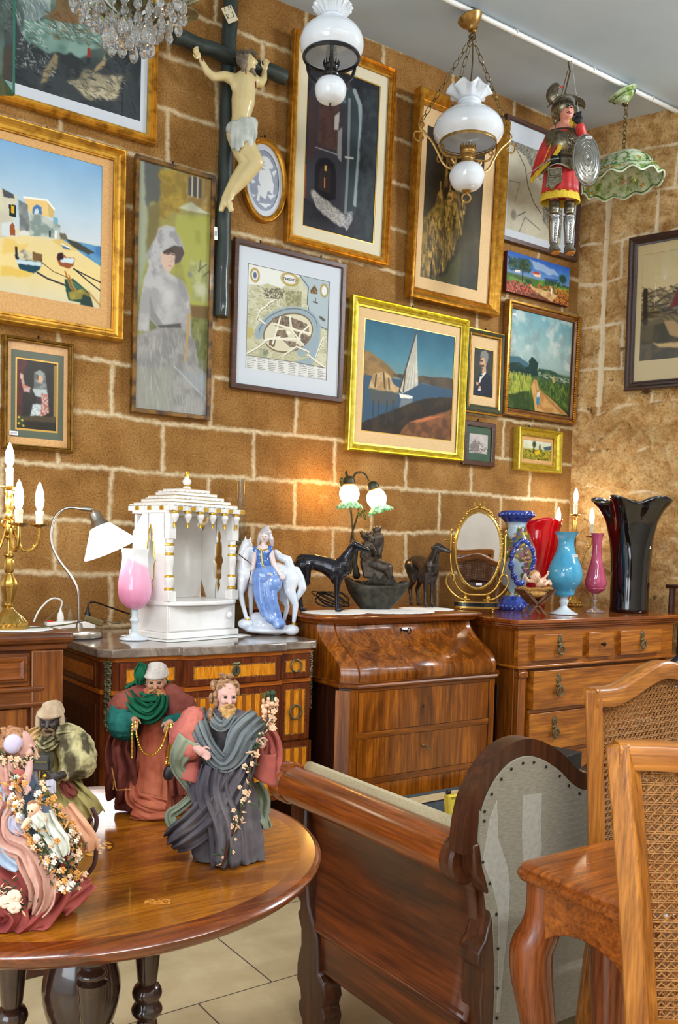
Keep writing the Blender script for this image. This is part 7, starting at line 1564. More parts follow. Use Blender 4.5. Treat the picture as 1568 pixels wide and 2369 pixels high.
for k in range(14):
    a=2*PI*k/14; b.tube([(43*U*cos(a),43*U*sin(a),(645-405)*U),(48*U*cos(a),48*U*sin(a),(645-375)*U)],[.0035,.001],5)
b.build('burner',dkm,t)
b=MB(); b.lathe(sprof([(30*U,(645-486)*U),(70*U,(645-490)*U),(93*U,(645-525)*U),(94*U,(645-560)*U),(78*U,(645-600)*U),(40*U,(645-622)*U),(12*U,(645-626)*U)],5),40); fo=b.build('glass_font',milk,t)
b=MB(); b.lathe([(0,0),(5*U,2*U),(9*U,10*U),(7*U,20*U),(14*U,28*U),(16*U,36*U),(0,40*U)],16); b.build('finial',dkm,fo)
b=MB(); b.lathe(sprof([(16*U,(645-420)*U),(24*U,(645-380)*U),(34*U,(645-340)*U),(28*U,(645-300)*U),(8*U,(645-280)*U)],4),24); b.build('bulb',glc,t)
b=MB(); b.tube([(0,0,(645-150)*U),(0,0,zc_top((0,0,2.592))-.05)],.004,8); b.lathe([(.01,zc_top((0,0,2.592))-.06),(.045,zc_top((0,0,2.592))-.02),(.05,zc_top((0,0,2.592)))],24); b.build('hanging_rod',dkm,t)

# white lamp on gilt scroll arms and chains
L0=(2.604,-.445,2.676); t=thing('scroll_arm_pendant','white glass pendant lamp with gilt scroll arms hanging on three chains','pendant lamp',L0,CR); U=.000694
f=lambda X,Y,d=0:((X-1160)*U,d,(1212-Y)*U); Z=lambda y:(1212-y)*U
b=MB(); b.lathe([(p.x*U,Z(p.y)) for p in smoothpts([(168,862,0),(197,828,0),(209,792,0),(196,744,0),(150,698,0),(95,668,0),(64,650,0),(60,636,0),(70,626,0),(62,612,0)],5)],48,cap=False); sh_=b.build('glass_shade',milk,t,solid=.003)
b=MB(); b.grid(120,8,lambda u,v:((62+64*v**1.1)*U*(1+.12*v*cos(2*PI*u*8))*cos(2*PI*u),(62+64*v**1.1)*U*(1+.12*v*cos(2*PI*u*8))*sin(2*PI*u),Z(612-64*v+22*v*v*cos(2*PI*u*8+.5))),wu=True); b.build('frilled_collar',milk,sh_,solid=.0025)
b=MB(); b.lathe([(166*U,Z(872)),(172*U,Z(874)),(174*U,Z(856)),(170*U,Z(850)),(166*U,Z(872))],56,cap=False); rg=b.build('gilt_ring',gmet,t)
b=MB(); b.lathe(sprof([(26*U,Z(990)),(38*U,Z(985)),(36*U,Z(955)),(46*U,Z(945)),(40*U,Z(930)),(48*U,Z(915)),(44*U,Z(890))],3),28)
for k in range(16): a=2*PI*k/16; b.tube([(44*U*cos(a),44*U*sin(a),Z(895)),(47*U*cos(a),47*U*sin(a),Z(872))],[.0045,.0015],5)
b.build('burner',gmet,t)
b=MB(); b.lathe(sprof([(34*U,Z(992)),(80*U,Z(1000)),(105*U,Z(1040)),(104*U,Z(1075)),(80*U,Z(1120)),(40*U,Z(1140)),(20*U,Z(1142))],5),40); fo=b.build('glass_font',milk,t)
b=MB(); b.lathe([(24*U,Z(1132)),(34*U,Z(1130)),(26*U,Z(1146)),(10*U,Z(1152)),(12*U,Z(1160)),(0,Z(1164))],20); b.tube([(26*U*cos(q),0,Z(1186)+26*U*sin(q)) for q in np.linspace(0,2*PI,25)[:-1]],.0045,8,closed=True); b.build('bottom_ring',gmet,fo)
angs=[PI-.12,.30,PI/2+.35]; ends=[]
angs=[math.radians(184),math.radians(22),math.radians(-70+180+8)]
for a in angs:
    ca,sa=cos(a),sin(a); g=lambda r,y:(r*U*ca,r*U*sa,Z(y)); b=MB()
    # main scroll from the burner out to the chain eye
    P=smoothpts([(75,985,0),(95,960,0),(85,950,0),(70,965,0),(85,1005,0),(110,1015,0),(150,985,0),(180,930,0),(215,870,0),(250,830,0),(282,800,0),(296,780,0)],5); b.tube([g(p.x,p.y) for p in P],.0050,7,fl=(1,.7))
    b.tube([g(288+17*cos(q),768+17*sin(q)) for q in np.linspace(0,2*PI,18)[:-1]],.003,6,closed=True)
    P=[(285+ (38-3.2*k)*cos(.9-k*.55)+15-1.5*k,828-(38-3.2*k)*sin(.9-k*.55)+12) for k in range(10)]; b.tube([g(x,y) for x,y in [(262,806)]+P],.0042,7,fl=(1,.7))
    P=[(40,950),(90,948),(140,940),(170,905),(172,875)]; b.tube(smoothpts([g(x,y) for x,y in P],4),.004,6)
    P=[(160+(22-2.2*k)*cos(k*.7),895-(22-2.2*k)*sin(k*.7)) for k in range(9)]; b.tube([g(x,y) for x,y in P],.0035,6)
    b.build('scroll_arm',gmet,t); ends.append(g(288,752))
top=f(1166,238); b=MB(); b.tube([(top[0]+.013*cos(q),0,top[2]+.013*sin(q)) for q in np.linspace(0,2*PI,18)[:-1]],.003,6,closed=True); b.build('chain_ring',chm,t)
for e in ends:
    b=MB(); links(b,top,e); b.build('chain',chm,t)
b=MB(); b.tube(smoothpts([top,(.01,.012,f(0,380)[2]),(0,0,f(0,560)[2])],6),.003,6); b.build('flex',chm,t)
b=MB(); b.T=Matrix.Translation(f(1160,165))@Matrix.Rotation(-.32,4,'Y'); b.lathe([(.050,.030),(.052,.026),(.044,.010),(.030,-.004),(.022,-.010),(.020,-.022),(.008,-.028),(.006,-.036)],32,cap=False); b.lathe([(0,-.034),(.008,-.036)],8,cap=False); b.build('ceiling_cup',gmet,t,solid=.002)
zt=3.452-L0[2]; b=MB(); links(b,(f(1166,205)[0],0,f(0,215)[2]),top,.02); links(b,(f(1170,120)[0],0,f(0,130)[2]),(0.0,0,zt-.022),.03); b.tube([(.014*cos(q),.0,zt+.0+.018*sin(q)) for q in np.linspace(0,2*PI,14)[:-1]],.003,6,closed=True); b.tube([(0,0,f(0,205)[2]),(f(1170,0)[0],0,f(0,130)[2])],.003,6); b.build('hook_chain',chm,t)

# green painted ceramic lamp
L0=(3.603,-.445,2.967); U=.000621; t=thing('ceramic_pendant','green and white painted ceramic pendant lamp with scalloped rim near the room corner','pendant lamp',L0,CR); RR=.190
gcm,nt,bb=newmat('green_ceramic'); v=coords(nt); n1=noise(nt,v,26,5,.75); nt.links.new(ramp(nt,n1,[(.40,(104,138,50)),(.52,(190,206,166)),(.7,(216,224,206))]),bb.inputs['Base Color']); bb.inputs['Roughness'].default_value=.12; bb.inputs['Coat Weight'].default_value=.6
b=MB(); NU,NV=168,40; vs_=[]
def gf(u,v):
    a=2*PI*u; r=interp([(0,.012),(.12,.045),(.3,.09),(.5,.125),(.7,.152),(.86,.172),(1,RR)],v)[0]; z=interp([(0,.182),(.12,.176),(.3,.155),(.5,.122),(.7,.082),(.86,.054),(1,.030)],v)[0]; k=max(0,(v-.7)/.3)
    return (r*(1+.02*k*cos(12*a))*cos(a),r*(1+.02*k*cos(12*a))*sin(a),z+.010*k*cos(12*a+1)+.10*r*cos(a)*.9)
vs_=[gf(i/NU,j/(NV-1)) for i in range(NU) for j in range(NV)]; fs=[]
holes=[]
for ha in (-1.9,-1.9+2*PI/3,-1.9+4*PI/3):
    for du,dv in ((0,-.055),(-.10,.05),(.10,.05)): holes.append((ha+1.0+du,.62+dv))
holes.append((-2.2,.40))
for i in range(NU):
    for j in range(NV-1):
        a=2*PI*(i+.5)/NU; v_=(j+.5)/(NV-1); r=.145
        if any(math.hypot(((a-h+PI)%(2*PI)-PI)*r,(v_-hv)*.23)<.0125 for h,hv in holes): continue
        fs.append((i*NV+j,((i+1)%NU)*NV+j,((i+1)%NU)*NV+j+1,i*NV+j+1))
b.add(vs_,fs); so=b.build('shade',gcm,t,solid=.005,ang=180)
gln=M('green_line',(62,104,34),rough=.15,coat=.5)
b=MB(); b.tube([gf(k/120,.955) for k in range(120)],.0042,6,closed=True); b.tube([tuple(Vector(gf(k/120,.78))+Vector((0,0,.003))) for k in range(120)],.0028,6,closed=True); b.build('green_band',gln,so)
b=MB(); b.tube([tuple(Vector(gf(k/168,1))) for k in range(168)],.0036,6,closed=True); b.build('rim',M('cream_glaze',(220,226,206),rough=.1,coat=.6),so)
orm=M('orange_leaf',(206,140,34),rough=.15,coat=.5)
for k,(u,v_) in enumerate(((.60,.83),(.63,.80),(.66,.86),(.70,.82),(.36,.86),(.40,.83),(.10,.80),(.86,.70),(.78,.60))):
    for s_ in (0,1):
        c=Vector(gf(u+.012*s_,v_+.03*s_)); b=MB(); b.ell(c+Vector((0,0,-.002)),(.010,.006,.006),8,Matrix.Rotation(k*1.1,3,'Z')); b.build('painted_leaf',orm,so)
for u in (.60,.66,.72,.83,.9):
    b=MB(); b.tube([tuple(Vector(gf(u+.01*sin(q*5),.45+.3*q))*1.01+Vector((0,0,.002))) for q in np.linspace(0,1,8)],.0018,5)
    for q in (.3,.6,.9): b.ell(Vector(gf(u+.012,.45+.3*q))*1.01,(.009,.004,.004),6)
    b.build('painted_sprig',gln,so)
b=MB(); b.T=Matrix.Translation((-.008,0,(1475-770)*U))@Matrix.Rotation(-.42,4,'Y'); b.lathe(sprof([(.068,.022),(.070,.016),(.058,.008),(.048,-.004),(.030,-.020),(.012,-.028),(0,-.03)],4),40); b.build('ceiling_cup',gcm,t)
b=MB(); b.T=Matrix.Translation((-.008,0,(1475-770)*U))@Matrix.Rotation(-.42,4,'Y'); b.lathe([(.054,.006),(.0575,.004),(.056,-.001)],40,cap=False); b.build('green_band',gln,t)
zt=3.452-L0[2]; b=MB(); links(b,(0.004,0,(1475-835)*U),(0,0,.182),.024,.0024,.009); b.build('chain',chm,t); b=MB(); b.lathe([(.016,(1475-820)*U),(.014,(1475-832)*U),(.005,(1475-842)*U)],16); b.lathe([(.012,.178),(.014,.184),(.004,.194)],16); b.build('chain_caps',chm,t)
b=MB(); b.tube(smoothpts([(-.006,0,(1475-730)*U),(.004,0,zt-.05),(.012,0,zt-.022),(.013,0,zt+.002),(0,0,zt+.013),(-.013,0,zt+.002)],5),.003,6); b.build('hook',chm,t)

# crystal chandelier
L0=(.839,-1.166,2.400); U=.000337; t=thing('chandelier','crystal chandelier hung with cut glass drops at the top left','chandelier',L0,CR)
cry=M('cut_crystal',(240,243,246),rough=.02,trans=.92,ior=1.5); MC['cut_crystal'].node_tree.nodes['Principled BSDF'].inputs['Coat Weight'].default_value=.6
olive=M('antique_lamp_metal',(110,104,78),(150,142,110),40,.3,.7)
ZZ=lambda y:(415-y)*U
def drop(parent,x,y,zt,h,w,ball=False):
    b=MB(); n=8
    if ball: 
        b.ell((x,y,zt-h/2),(w,w*.8,h/2),9)
    else: b.lathe([(0,zt-h),(w*.55,zt-h*.90),(w,zt-h*.68),(w*.86,zt-h*.45),(w*.45,zt-h*.18),(0,zt)],n,(x,y,0),T=Matrix.Scale(.55,4,(0,1,0)) if False else None)
    b.tube([(x,y,zt),(x,y,zt+.008)],.0012,4)
    b.ell((x,y,zt+.010),(w*.42,w*.42,.005),6); b.tube([(x,y,zt+.013),(x,y,zt+.021)],.0009,4)
    o=b.build('crystal_drop',cry,parent,smooth=False)
b=MB(); b.lathe(sprof([(0,ZZ(210)),(.012,ZZ(200)),(.02,ZZ(150)),(.014,ZZ(100)),(.03,ZZ(60)),(.05,ZZ(20)),(.05,ZZ(-20)),(.02,ZZ(-80)),(.018,ZZ(-300)),(.03,ZZ(-400)),(.012,ZZ(-500))],4),24); b.build('centre_stem',olive,t)
for rr_,zz_ in ((.072,95),(.125,-25)):
    b=MB(); b.tube([(rr_*cos(q),rr_*sin(q),ZZ(zz_)) for q in np.linspace(0,2*PI,49)[:-1]],.004,8,closed=True); b.build('hoop',olive,t)
for k in range(8):
    a=2*PI*k/8+.2; b=MB(); P=smoothpts([(.015,ZZ(170),0),(.045,ZZ(110),0),(.08,ZZ(20),0),(.12,ZZ(20),0),(.17,ZZ(-60),0),(.2,ZZ(-160),0)],5); b.tube([(p.x*cos(a),p.x*sin(a),p.y) for p in P],.006,8); o=b.build('arm',olive,t)
    b=MB(); b.lathe([(.006,ZZ(-160)),(.03,ZZ(-168)),(.032,ZZ(-176)),(.01,ZZ(-172))],20,(.2*cos(a),.2*sin(a),0)); b.lathe([(.010,ZZ(-170)),(.010,ZZ(-330)),(0,ZZ(-335))],12,(.2*cos(a),.2*sin(a),0)); b.build('candle_cup',olive,o)
rr0=random.Random(8)
drop(t,0,0,ZZ(290),.028,.0145,True); drop(t,.003,0,ZZ(130),.042,.0125)
for (R_,n,zt_,h,w,ph) in ((.036,8,205,.044,.0115,.3),(.055,12,245,.048,.0125,.0),(.052,10,140,.038,.0105,.35),(.078,16,95,.040,.011,.1),(.105,16,60,.038,.0105,.2),(.132,20,30,.040,.011,.0),(.132,14,-60,.034,.010,.2)):
    for k in range(n):
        a=2*PI*k/n+ph; drop(t,R_*cos(a),R_*sin(a),ZZ(zt_+rr0.uniform(-30,30)),h*rr0.uniform(.85,1.1),w)
zt=3.468-L0[2]; b=MB(); links(b,(0,0,ZZ(-500)),(0,0,zt-.03),.035,.0025,.010); b.lathe([(.01,zt-.04),(.05,zt-.015),(.055,zt)],24); b.build('chain',olive,t)

# glass display lantern corner, top left
L0=(.33,-1.50,2.075); t=thing('glass_lantern','hanging glass case with green glass edges in the top left corner','lantern',L0,CR)
gp_=glassthin('case_glass',(208,226,220)); ge=M('green_glass_edge',(24,92,76),rough=.1,coat=.5)
b=MB(); b.box(-.10,.118,-.10,.10,0,.006); b.build('bottom_plate',ge,t)
for i,(x0,y0,x1,y1) in enumerate(((.118,-.10,.118,.10),(-.10,.10,.118,.10),(-.10,-.10,-.10,.10))):
    b=MB(); b.add([(x0,y0,.006),(x1,y1,.006),(x1,y1,.6),(x0,y0,.6)],[(0,1,2,3)]); b.build('glass_pane',gp_,t,smooth=False)
for x,y in ((.118,-.10),(.118,.10),(-.10,.10),(-.10,-.10)):
    b=MB(); b.tube([(x,y,.004),(x,y,.6)],.0025,6); b.build('edge',ge,t)
b=MB(); b.box(-.104,.122,-.104,.104,.6,.612); b.build('top_plate',ge,t); b=MB(); b.ell((.095,-.10,.004),(.022,.006,.005),8); b.build('corner_clip',brass_old,t)
b=MB(); links(b,(0,0,.612),(0,0,3.468-L0[2]),.035,.0025,.010); b.build('chain',olive,t)

# crucifix
crm=M('dark_green_wood',(22,32,32),(48,58,52),9,.45,coat=.2,bmp=.4,bsc=14,bd=.004,stretch=(2,2,.6))
CX0,CZ0=1.69,2.13; t=thing('crucifix','large painted wooden crucifix hanging on the stone wall between pictures','crucifix',(CX0,-.002,CZ0))
wx=lambda px:1.531+(px-455)*.0019-CX0; wz=lambda px,py:3.121-.001693*(py-140)+.0006*(px-548)-CZ0
def W(px,py,d=0): return (wx(px),-.082-d,wz(px,py))
def Wc(X,Y,d=0): return W(360+X/3.136,Y/3.136,d)
b=MB(); n=22; b.tube([(-.013+.018*k/n+.002*sin(k*1.7),-.033,.0+1.335*k/n) for k in range(n+1)],[.0295*(1+.05*sin(k*2.1)) for k in range(n+1)],12); b.build('upright',crm,t)
b=MB(); b.tube([(-.246+.49*k/12,-.062,1.005+.003*sin(k*2)) for k in range(13)],[.029*(1+.05*sin(k*1.3)) for k in range(13)],12); b.build('crossbar',crm,t)
cs=M('carved_flesh',(206,184,126),(216,198,148),9,.38,coat=.25); 
b=MB(); ch=b.chain
ch([Wc(650,590,.01),Wc(615,620,.03),Wc(600,760,.035),Wc(590,870,.03),Wc(585,960,.03)],[.02,.046,.046,.036,.040],14); b.ell(Wc(575,640,.03),(.040,.026,.04),12); b.ell(Wc(650,640,.03),(.034,.024,.036),12)
ch([Wc(560,600,.02),Wc(480,560,.015),Wc(410,560,.005),Wc(370,520,0),Wc(325,440,.0)],[.026,.019,.016,.015,.010],10)
ch([Wc(690,600,.02),Wc(740,615,.015),Wc(770,580,.01),Wc(785,520,0)],[.026,.019,.016,.011],10)
def hand(c,ang,cur):
    c=Vector(c); u=Vector((cos(ang),0,sin(ang))); v=Vector((-sin(ang),0,cos(ang))); b.ell(c+u*.010,(.014,.008,.014),10)
    for k in range(4):
        o=v*(.011-.007*k); l=(.020,.023,.022,.017)[k]; p1=c+u*.020+o; p2=p1+u*l*.55+Vector((0,-.008*cur,0)); p3=p2+u*l*.4*(1-cur)+Vector((0,-.013*cur,0))-u*.005*cur; b.chain([p1,p2,p3],[.0042,.0038,.003],8)
    p=c+v*.012; b.chain([p,p+v*.012+u*.006+Vector((0,-.006,0)),p+v*.014+u*.018+Vector((0,-.012,0))],[.005,.0045,.0035],8)
hand(Wc(310,420,.004),2.3,.7); hand(Wc(788,505,.004),1.5,.6)
ch([Wc(585,980,.03),Wc(620,1120,.06),Wc(660,1225,.085)],[.044,.040,.031],12); ch([Wc(660,1225,.085),Wc(600,1310,.055),Wc(535,1400,.03)],[.030,.028,.016],12); ch([Wc(530,1405,.03),Wc(515,1460,.03),Wc(525,1520,.035)],[.016,.015,.010],10)
ch([Wc(570,980,.02),Wc(590,1110,.04),Wc(620,1210,.055),Wc(560,1320,.03),Wc(505,1420,.012),Wc(475,1500,.015)],[.042,.036,.028,.026,.016,.011],12)
for k in range(5): 
    b.cap(Wc(515+7*k,1515+3*(k%3),.036),Wc(514+8*k,1530+2*(k%2),.036),.0048,.0035,6); b.cap(Wc(460+7*k,1495+3*k,.016),Wc(456+8*k,1508+3*k,.016),.0045,.0035,6)
hc=Vector(Wc(615,490,.045)); R_=Matrix.Rotation(.7,3,'Z')@Matrix.Rotation(-.12,3,'X')
def hp(x,y,z): return hc+R_@Vector((x,y,z))
b.cap(Wc(612,585,.022),hp(0,.0,-.02),.020,.020,10); b.ell(hp(0,0,.004),(.027,.033,.038),16,R_); b.ell(hp(0,-.012,-.022),(.020,.021,.020),12,R_); b.chain([hp(0,-.032,.008),hp(0,-.040,-.008)],[.004,.006],8)
for s in (-1,1): b.ell(hp(s*.011,-.029,.009),(.009,.005,.004),8,R_); b.ell(hp(s*.012,-.027,-.004),(.010,.008,.010),8,R_)
b.ell(hp(0,-.031,-.018),(.009,.004,.003),8,R_)
b.build('corpus',cs,t,remesh=.0042,sm=3)
hm=M('carved_hair',(92,78,62),(132,120,106),60,.45,bmp=.4,bsc=90); b=MB(); b.ell(hp(0,.010,.014),(.032,.034,.034),14,R_)
for s in (-1,1): b.chain([hp(s*.026,-.004,.012),hp(s*.032,.004,-.018),hp(s*.026,.012,-.046)],[.012,.013,.007],8)
for k in range(7): b.ell(hp(.013*cos(k),-.020+.006*sin(k*2),-.034-.002*k),(.008,.008,.009),8)
b.build('hair',hm,t,remesh=.004,sm=2)
b=MB(); b.tube([hp(.034*cos(q),.002+.036*sin(q),.026+.004*sin(q*5)) for q in np.linspace(0,2*PI,33)[:-1]],[.0055+.002*(k%2) for k in range(32)],6,closed=True)
for k in range(14): q=2*PI*k/14; b.tube([hp(.036*cos(q),.002+.038*sin(q),.028),hp(.050*cos(q+.3),.002+.052*sin(q+.3),.036*(1 if k%2 else .6))],[.002,.0006],4)
b.build('thorn_crown',M('thorn_brown',(74,66,54),(104,96,82),60,.6),t)
b=MB(); 
for s in (-1,1): b.ell(hp(s*.011,-.0335,.0085),(.0065,.0015,.0016),8,R_); b.ell(hp(s*.011,-.033,.017),(.008,.0018,.0015),8,R_)
b.ell(hp(0,-.0345,-.0185),(.007,.002,.0013),8,R_); b.build('painted_features',M('painted_brown',(70,44,30),rough=.5),t)
lc=M('loincloth',(170,176,170),(204,208,200),16,.5,coat=.15)
b=MB(); b.ell(Wc(580,960,.03),(.056,.047,.036),14)
for k in range(9): 
    q=k/8; b.chain([Wc(520+150*q,925+10*sin(k*2),.055+.03*sin(PI*q)),Wc(510+165*q,1010,.055+.042*sin(PI*q)+.006*sin(k*3)),Wc(520+140*q,1085+30*sin(k*1.4),.05+.045*sin(PI*q))],[.013,.012,.010],8)
b.ell(Wc(650,930,.06),(.024,.02,.024),10); b.chain([Wc(660,940,.06),Wc(668,1010,.05),Wc(665,1080,.045)],[.014,.014,.008],8)
b.build('loincloth',lc,t,remesh=.004,sm=2)
bl=M('painted_blood',(120,30,22),rough=.4); b=MB()
for X,Y,l in ((585,560,30),(592,600,40),(660,640,50),(600,690,20),(640,650,14)): b.tube([Wc(X,Y,.068),Wc(X+2,Y+l,.070)],.0022,5)
b.tube([Wc(318,430,.012),Wc(328,455,.012)],.003,5); b.ell(Wc(535,1465,.046),(.006,.003,.006),8); b.build('painted_wounds',bl,t)
# inscription
cp_=M('inscription_card',(206,196,164),rough=.7); pc=Vector(W(529,34,-.010)); Rp=Matrix.Rotation(-.62,3,'Y')
pl_=MB(); pl_.cbox(pc,(.050,.004,.058),Rp); po=pl_.build('inscription_plate',cp_,t,smooth=False)
LET.update({'J':[[(.4,0),(2,0)],[(1.2,0),(1.2,2.4),(.8,3),(.2,2.7)]],'.':[[(.6,2.8),(.9,3)]]})
def write(parent,rows,c,R,h,mt,name='lettering',r=.0011):
    g=MB(); u=h/3
    for y0,x0,txt in rows:
        x=x0
        for chh in txt:
            for l in LET.get(chh,[]): g.tube([Vector(c)+R@Vector(((x+p[0])*u,-.0026,(y0-p[1])*u)) for p in l],r,5)
            x+=2.8 if chh!='.' else 1.8
    return g.build(name,mt,parent)
write(po,[(5.6,-3.4,'J.N'),(0.6,-3.4,'R.J')],pc,Rp,.017,M('black_ink',(24,22,22),rough=.8))
sticker(t,(wx(508),-.064,wz(508,528)),.014,.050,Matrix.Rotation(-.05,3,'Y'))

# knight marionette
U=.000333; L0=(3.201,-.445,2.576); t=thing('knight_marionette','hanging knight marionette in metal armour and red cape, holding an oval embossed shield','marionette',L0,CR)
f=lambda X,Y,d=0:((X-545)*U,d,(2300-Y)*U)
arm=M('embossed_tin',(110,102,84),(150,142,122),70,.28,.85,bmp=.5,bsc=110); armb=M('bright_tin',(176,176,174),rough=.22,metal=.95,bmp=.4,bsc=110)
redc=M('red_satin',(170,22,24),(206,44,38),14,.45,sheen=.3); yel=M('yellow_fringe',(206,170,30),(232,204,70),160,.8,bmp=.6,bsc=200,stretch=(3,3,.3)); braid=M('gold_braid',(214,170,70),rough=.4,metal=.4)
fl_=M('doll_face',(226,150,128),rough=.4,coat=.2); blg=M('black_glove',(20,20,24),rough=.6)
b=MB()
b.ell(f(520,420,-.02),(.034,.036,.044),14); b.cap(f(520,480,-.01),f(500,600,0),.018,.022,10); b.ell(f(528,415,-.055),(.006,.010,.010),8); b.ell(f(525,470,-.045),(.018,.012,.014),10)
b.chain([f(500,620,0),f(520,800,0),f(510,1050,0),f(500,1250,0)],[.046,.060,.044,.05],14)
for s,X in ((-1,410),(1,625)): b.chain([f(X,1300,.0),f(X,1600,0),f(X-0,1750,-.005),f(X+5,2050,0),f(X+10,2190,0)],[.030,.017,.015,.013,.010],12)
b.chain([f(380,650,.0),f(300,900,.01),f(330,1100,-.02)],[.03,.024,.018],10); b.chain([f(660,650,.0),f(740,820,-.02),f(700,700,-.06),f(640,600,-.07)],[.03,.024,.02,.016],10)
b.build('body',fl_,t,remesh=.0048,sm=3)
b=MB(); ey=M('eye_ink',(24,18,20),rough=.3)
for X in (505,560): b.ell(f(X,385,-.0575 if X<530 else -.053),(.006,.002,.0032),8); b.tube([f(X-24,365,-.055),f(X,352,-.058),f(X+20,362,-.052)],.0022,5)
b.tube([f(500,455,-.054),f(530,450,-.062),f(565,462,-.050)],.0025,5); b.build('painted_features',ey,t); b=MB(); b.ell(f(535,470,-.060),(.006,.003,.003),8); b.build('mouth',M('painted_lip'),t)
# helmet
b=MB(); b.ell(f(480,330,.0),(.052,.056,.050),18); b.chain([f(400,350,.02),f(410,480,.02)],[.022,.016],10)
b.build('helmet',arm,t,remesh=.004,sm=2)
b=MB(); b.grid(22,6,lambda u,v:tuple(Vector(f(480,330,0))+Vector(((.056+.032*v)*cos(-PI*.95+u*PI*1.0)*1.0+.012*v,-(.060+.034*v)*abs(sin(-PI*.95+u*PI*1.0))-.0,.016+.020*sin(PI*u)-.02*v)))); b.build('visor',arm,t,solid=.003)
for X,s in ((610,1),(400,-1)):
    b=MB(); b.prism([((X-545)*U-.010,(2300-330)*U),((X-545)*U+.012,(2300-340)*U),((X-545)*U+.016*s,(2300-440)*U),((X-545)*U-.008*s,(2300-520)*U),((X-545)*U-.014,(2300-450)*U)],-.03,-.026); b.build('cheek_guard',arm,t)
b=MB(); P=smoothpts([f(430,290,.01),f(380,200,.02),f(345,140,.02),f(350,60,.02),f(400,-10,.02),f(440,10,.02)],5); b.tube(P,[.006+.016*sin(PI*i/(len(P)-1)) for i in range(len(P))],10,fl=(1.3,.5)); b.build('crest',arm,t)
b=MB(); 
for k in range(9): b.tube([f(430,30,.02),f(400+10*k,0,.02),f(380+16*k,-20+10*abs(k-4),.02)],.002,4)
b.build('red_plume',redc,t)
# gorget, breastplate, belt, tassets
b=MB(); b.lathe([(.034,-.012),(.027,.008),(.024,.034)],20,f(495,590,-.004),cap=False); b.build('gorget',armb,t,solid=.003)
b=MB(); b.lathe([(.078,-.058),(.066,-.030),(.046,-.012),(.034,-.004)],28,f(500,600,.004),fn=lambda a,u:1+.05*cos(7*a)*(1-u),cap=False); b.build('cape_collar',redc,t,solid=.002)
b=MB(); bp=Vector(f(505,1040,-.0))
b.grid(24,14,lambda u,v:tuple(bp+Vector(((.070+.022*sin(PI*v*.9))*cos(PI+PI*u),(.058+.034*sin(PI*min(1,v*1.1)))*-abs(sin(PI*u)),.128*v)))); b.build('breastplate',arm,t,solid=.004)
b=MB()
for k in range(16): q=2*PI*k/16; b.ell(f(545+62*cos(q),860-72*sin(q),-.094),(.004,.004,.004),6)
for k in range(8): q=2*PI*k/8; b.ell(f(545+30*cos(q),850-34*sin(q),-.095),(.004,.004,.005),6)
for k in range(9): b.ell(f(420+22*k,990,-.07-.012*sin(PI*k/8)),(.003,.003,.003),6)
b.ell(f(545,850,-.095),(.007,.004,.007),8); ob=b.build('embossing',arm,t); ob['kind']='stuff'
b=MB(); bw=Vector(f(480,1160,0)); b.grid(28,5,lambda u,v:tuple(bw+Vector(((.084+.012*(1-v))*cos(PI+PI*u),-(.072+.010*(1-v))*abs(sin(PI*u)),-.014+.050*v-.012*sin(4*PI*u)*(1-v))))); b.build('waist_plate',arm,t,solid=.004)
for pts,d in (([(250,1220),(455,1190),(450,1310),(400,1360),(340,1340),(260,1330)],-.074),([(250,1330),(440,1310),(455,1400),(380,1440),(330,1510),(230,1470),(240,1400)],-.080)):
    b=MB(); b.prism([((x-545)*U,(2300-y)*U) for x,y in pts],d-.006,d+.004); o=b.build('tasset',arm,t,bev=.003); cx=sum(p[0] for p in pts)/len(pts); cy=sum(p[1] for p in pts)/len(pts); b=MB(); b.tube([((cx+(x-cx)*.75-545)*U,d-.008,(2300-(cy+(y-cy)*.75))*U) for x,y in pts],.003,5,closed=True); b.build('raised_border',arm,o)
# skirt with fringe
def skirt(z0,z1,r0,r1,name,mt,n=14,am=.035):
    b=MB(); c=f(490,0,0); b.grid(72,5,lambda u,v:(c[0]+(r0+(r1-r0)*v)*(1+am*v*cos(n*2*PI*u))*cos(2*PI*u),(r0+(r1-r0)*v)*.72*(1+am*v*cos(n*2*PI*u))*sin(2*PI*u),(z0+(z1-z0)*v)),wu=True); return b.build(name,mt,t,solid=.002)
sk=skirt(f(0,1040)[2],f(0,1490)[2],.074,.084,'skirt',redc); skirt(f(0,1475)[2],f(0,1585)[2],.0845,.089,'fringe',yel,24,.03); skirt(f(0,1374)[2],f(0,1392)[2],.079,.080,'skirt_braid',braid)
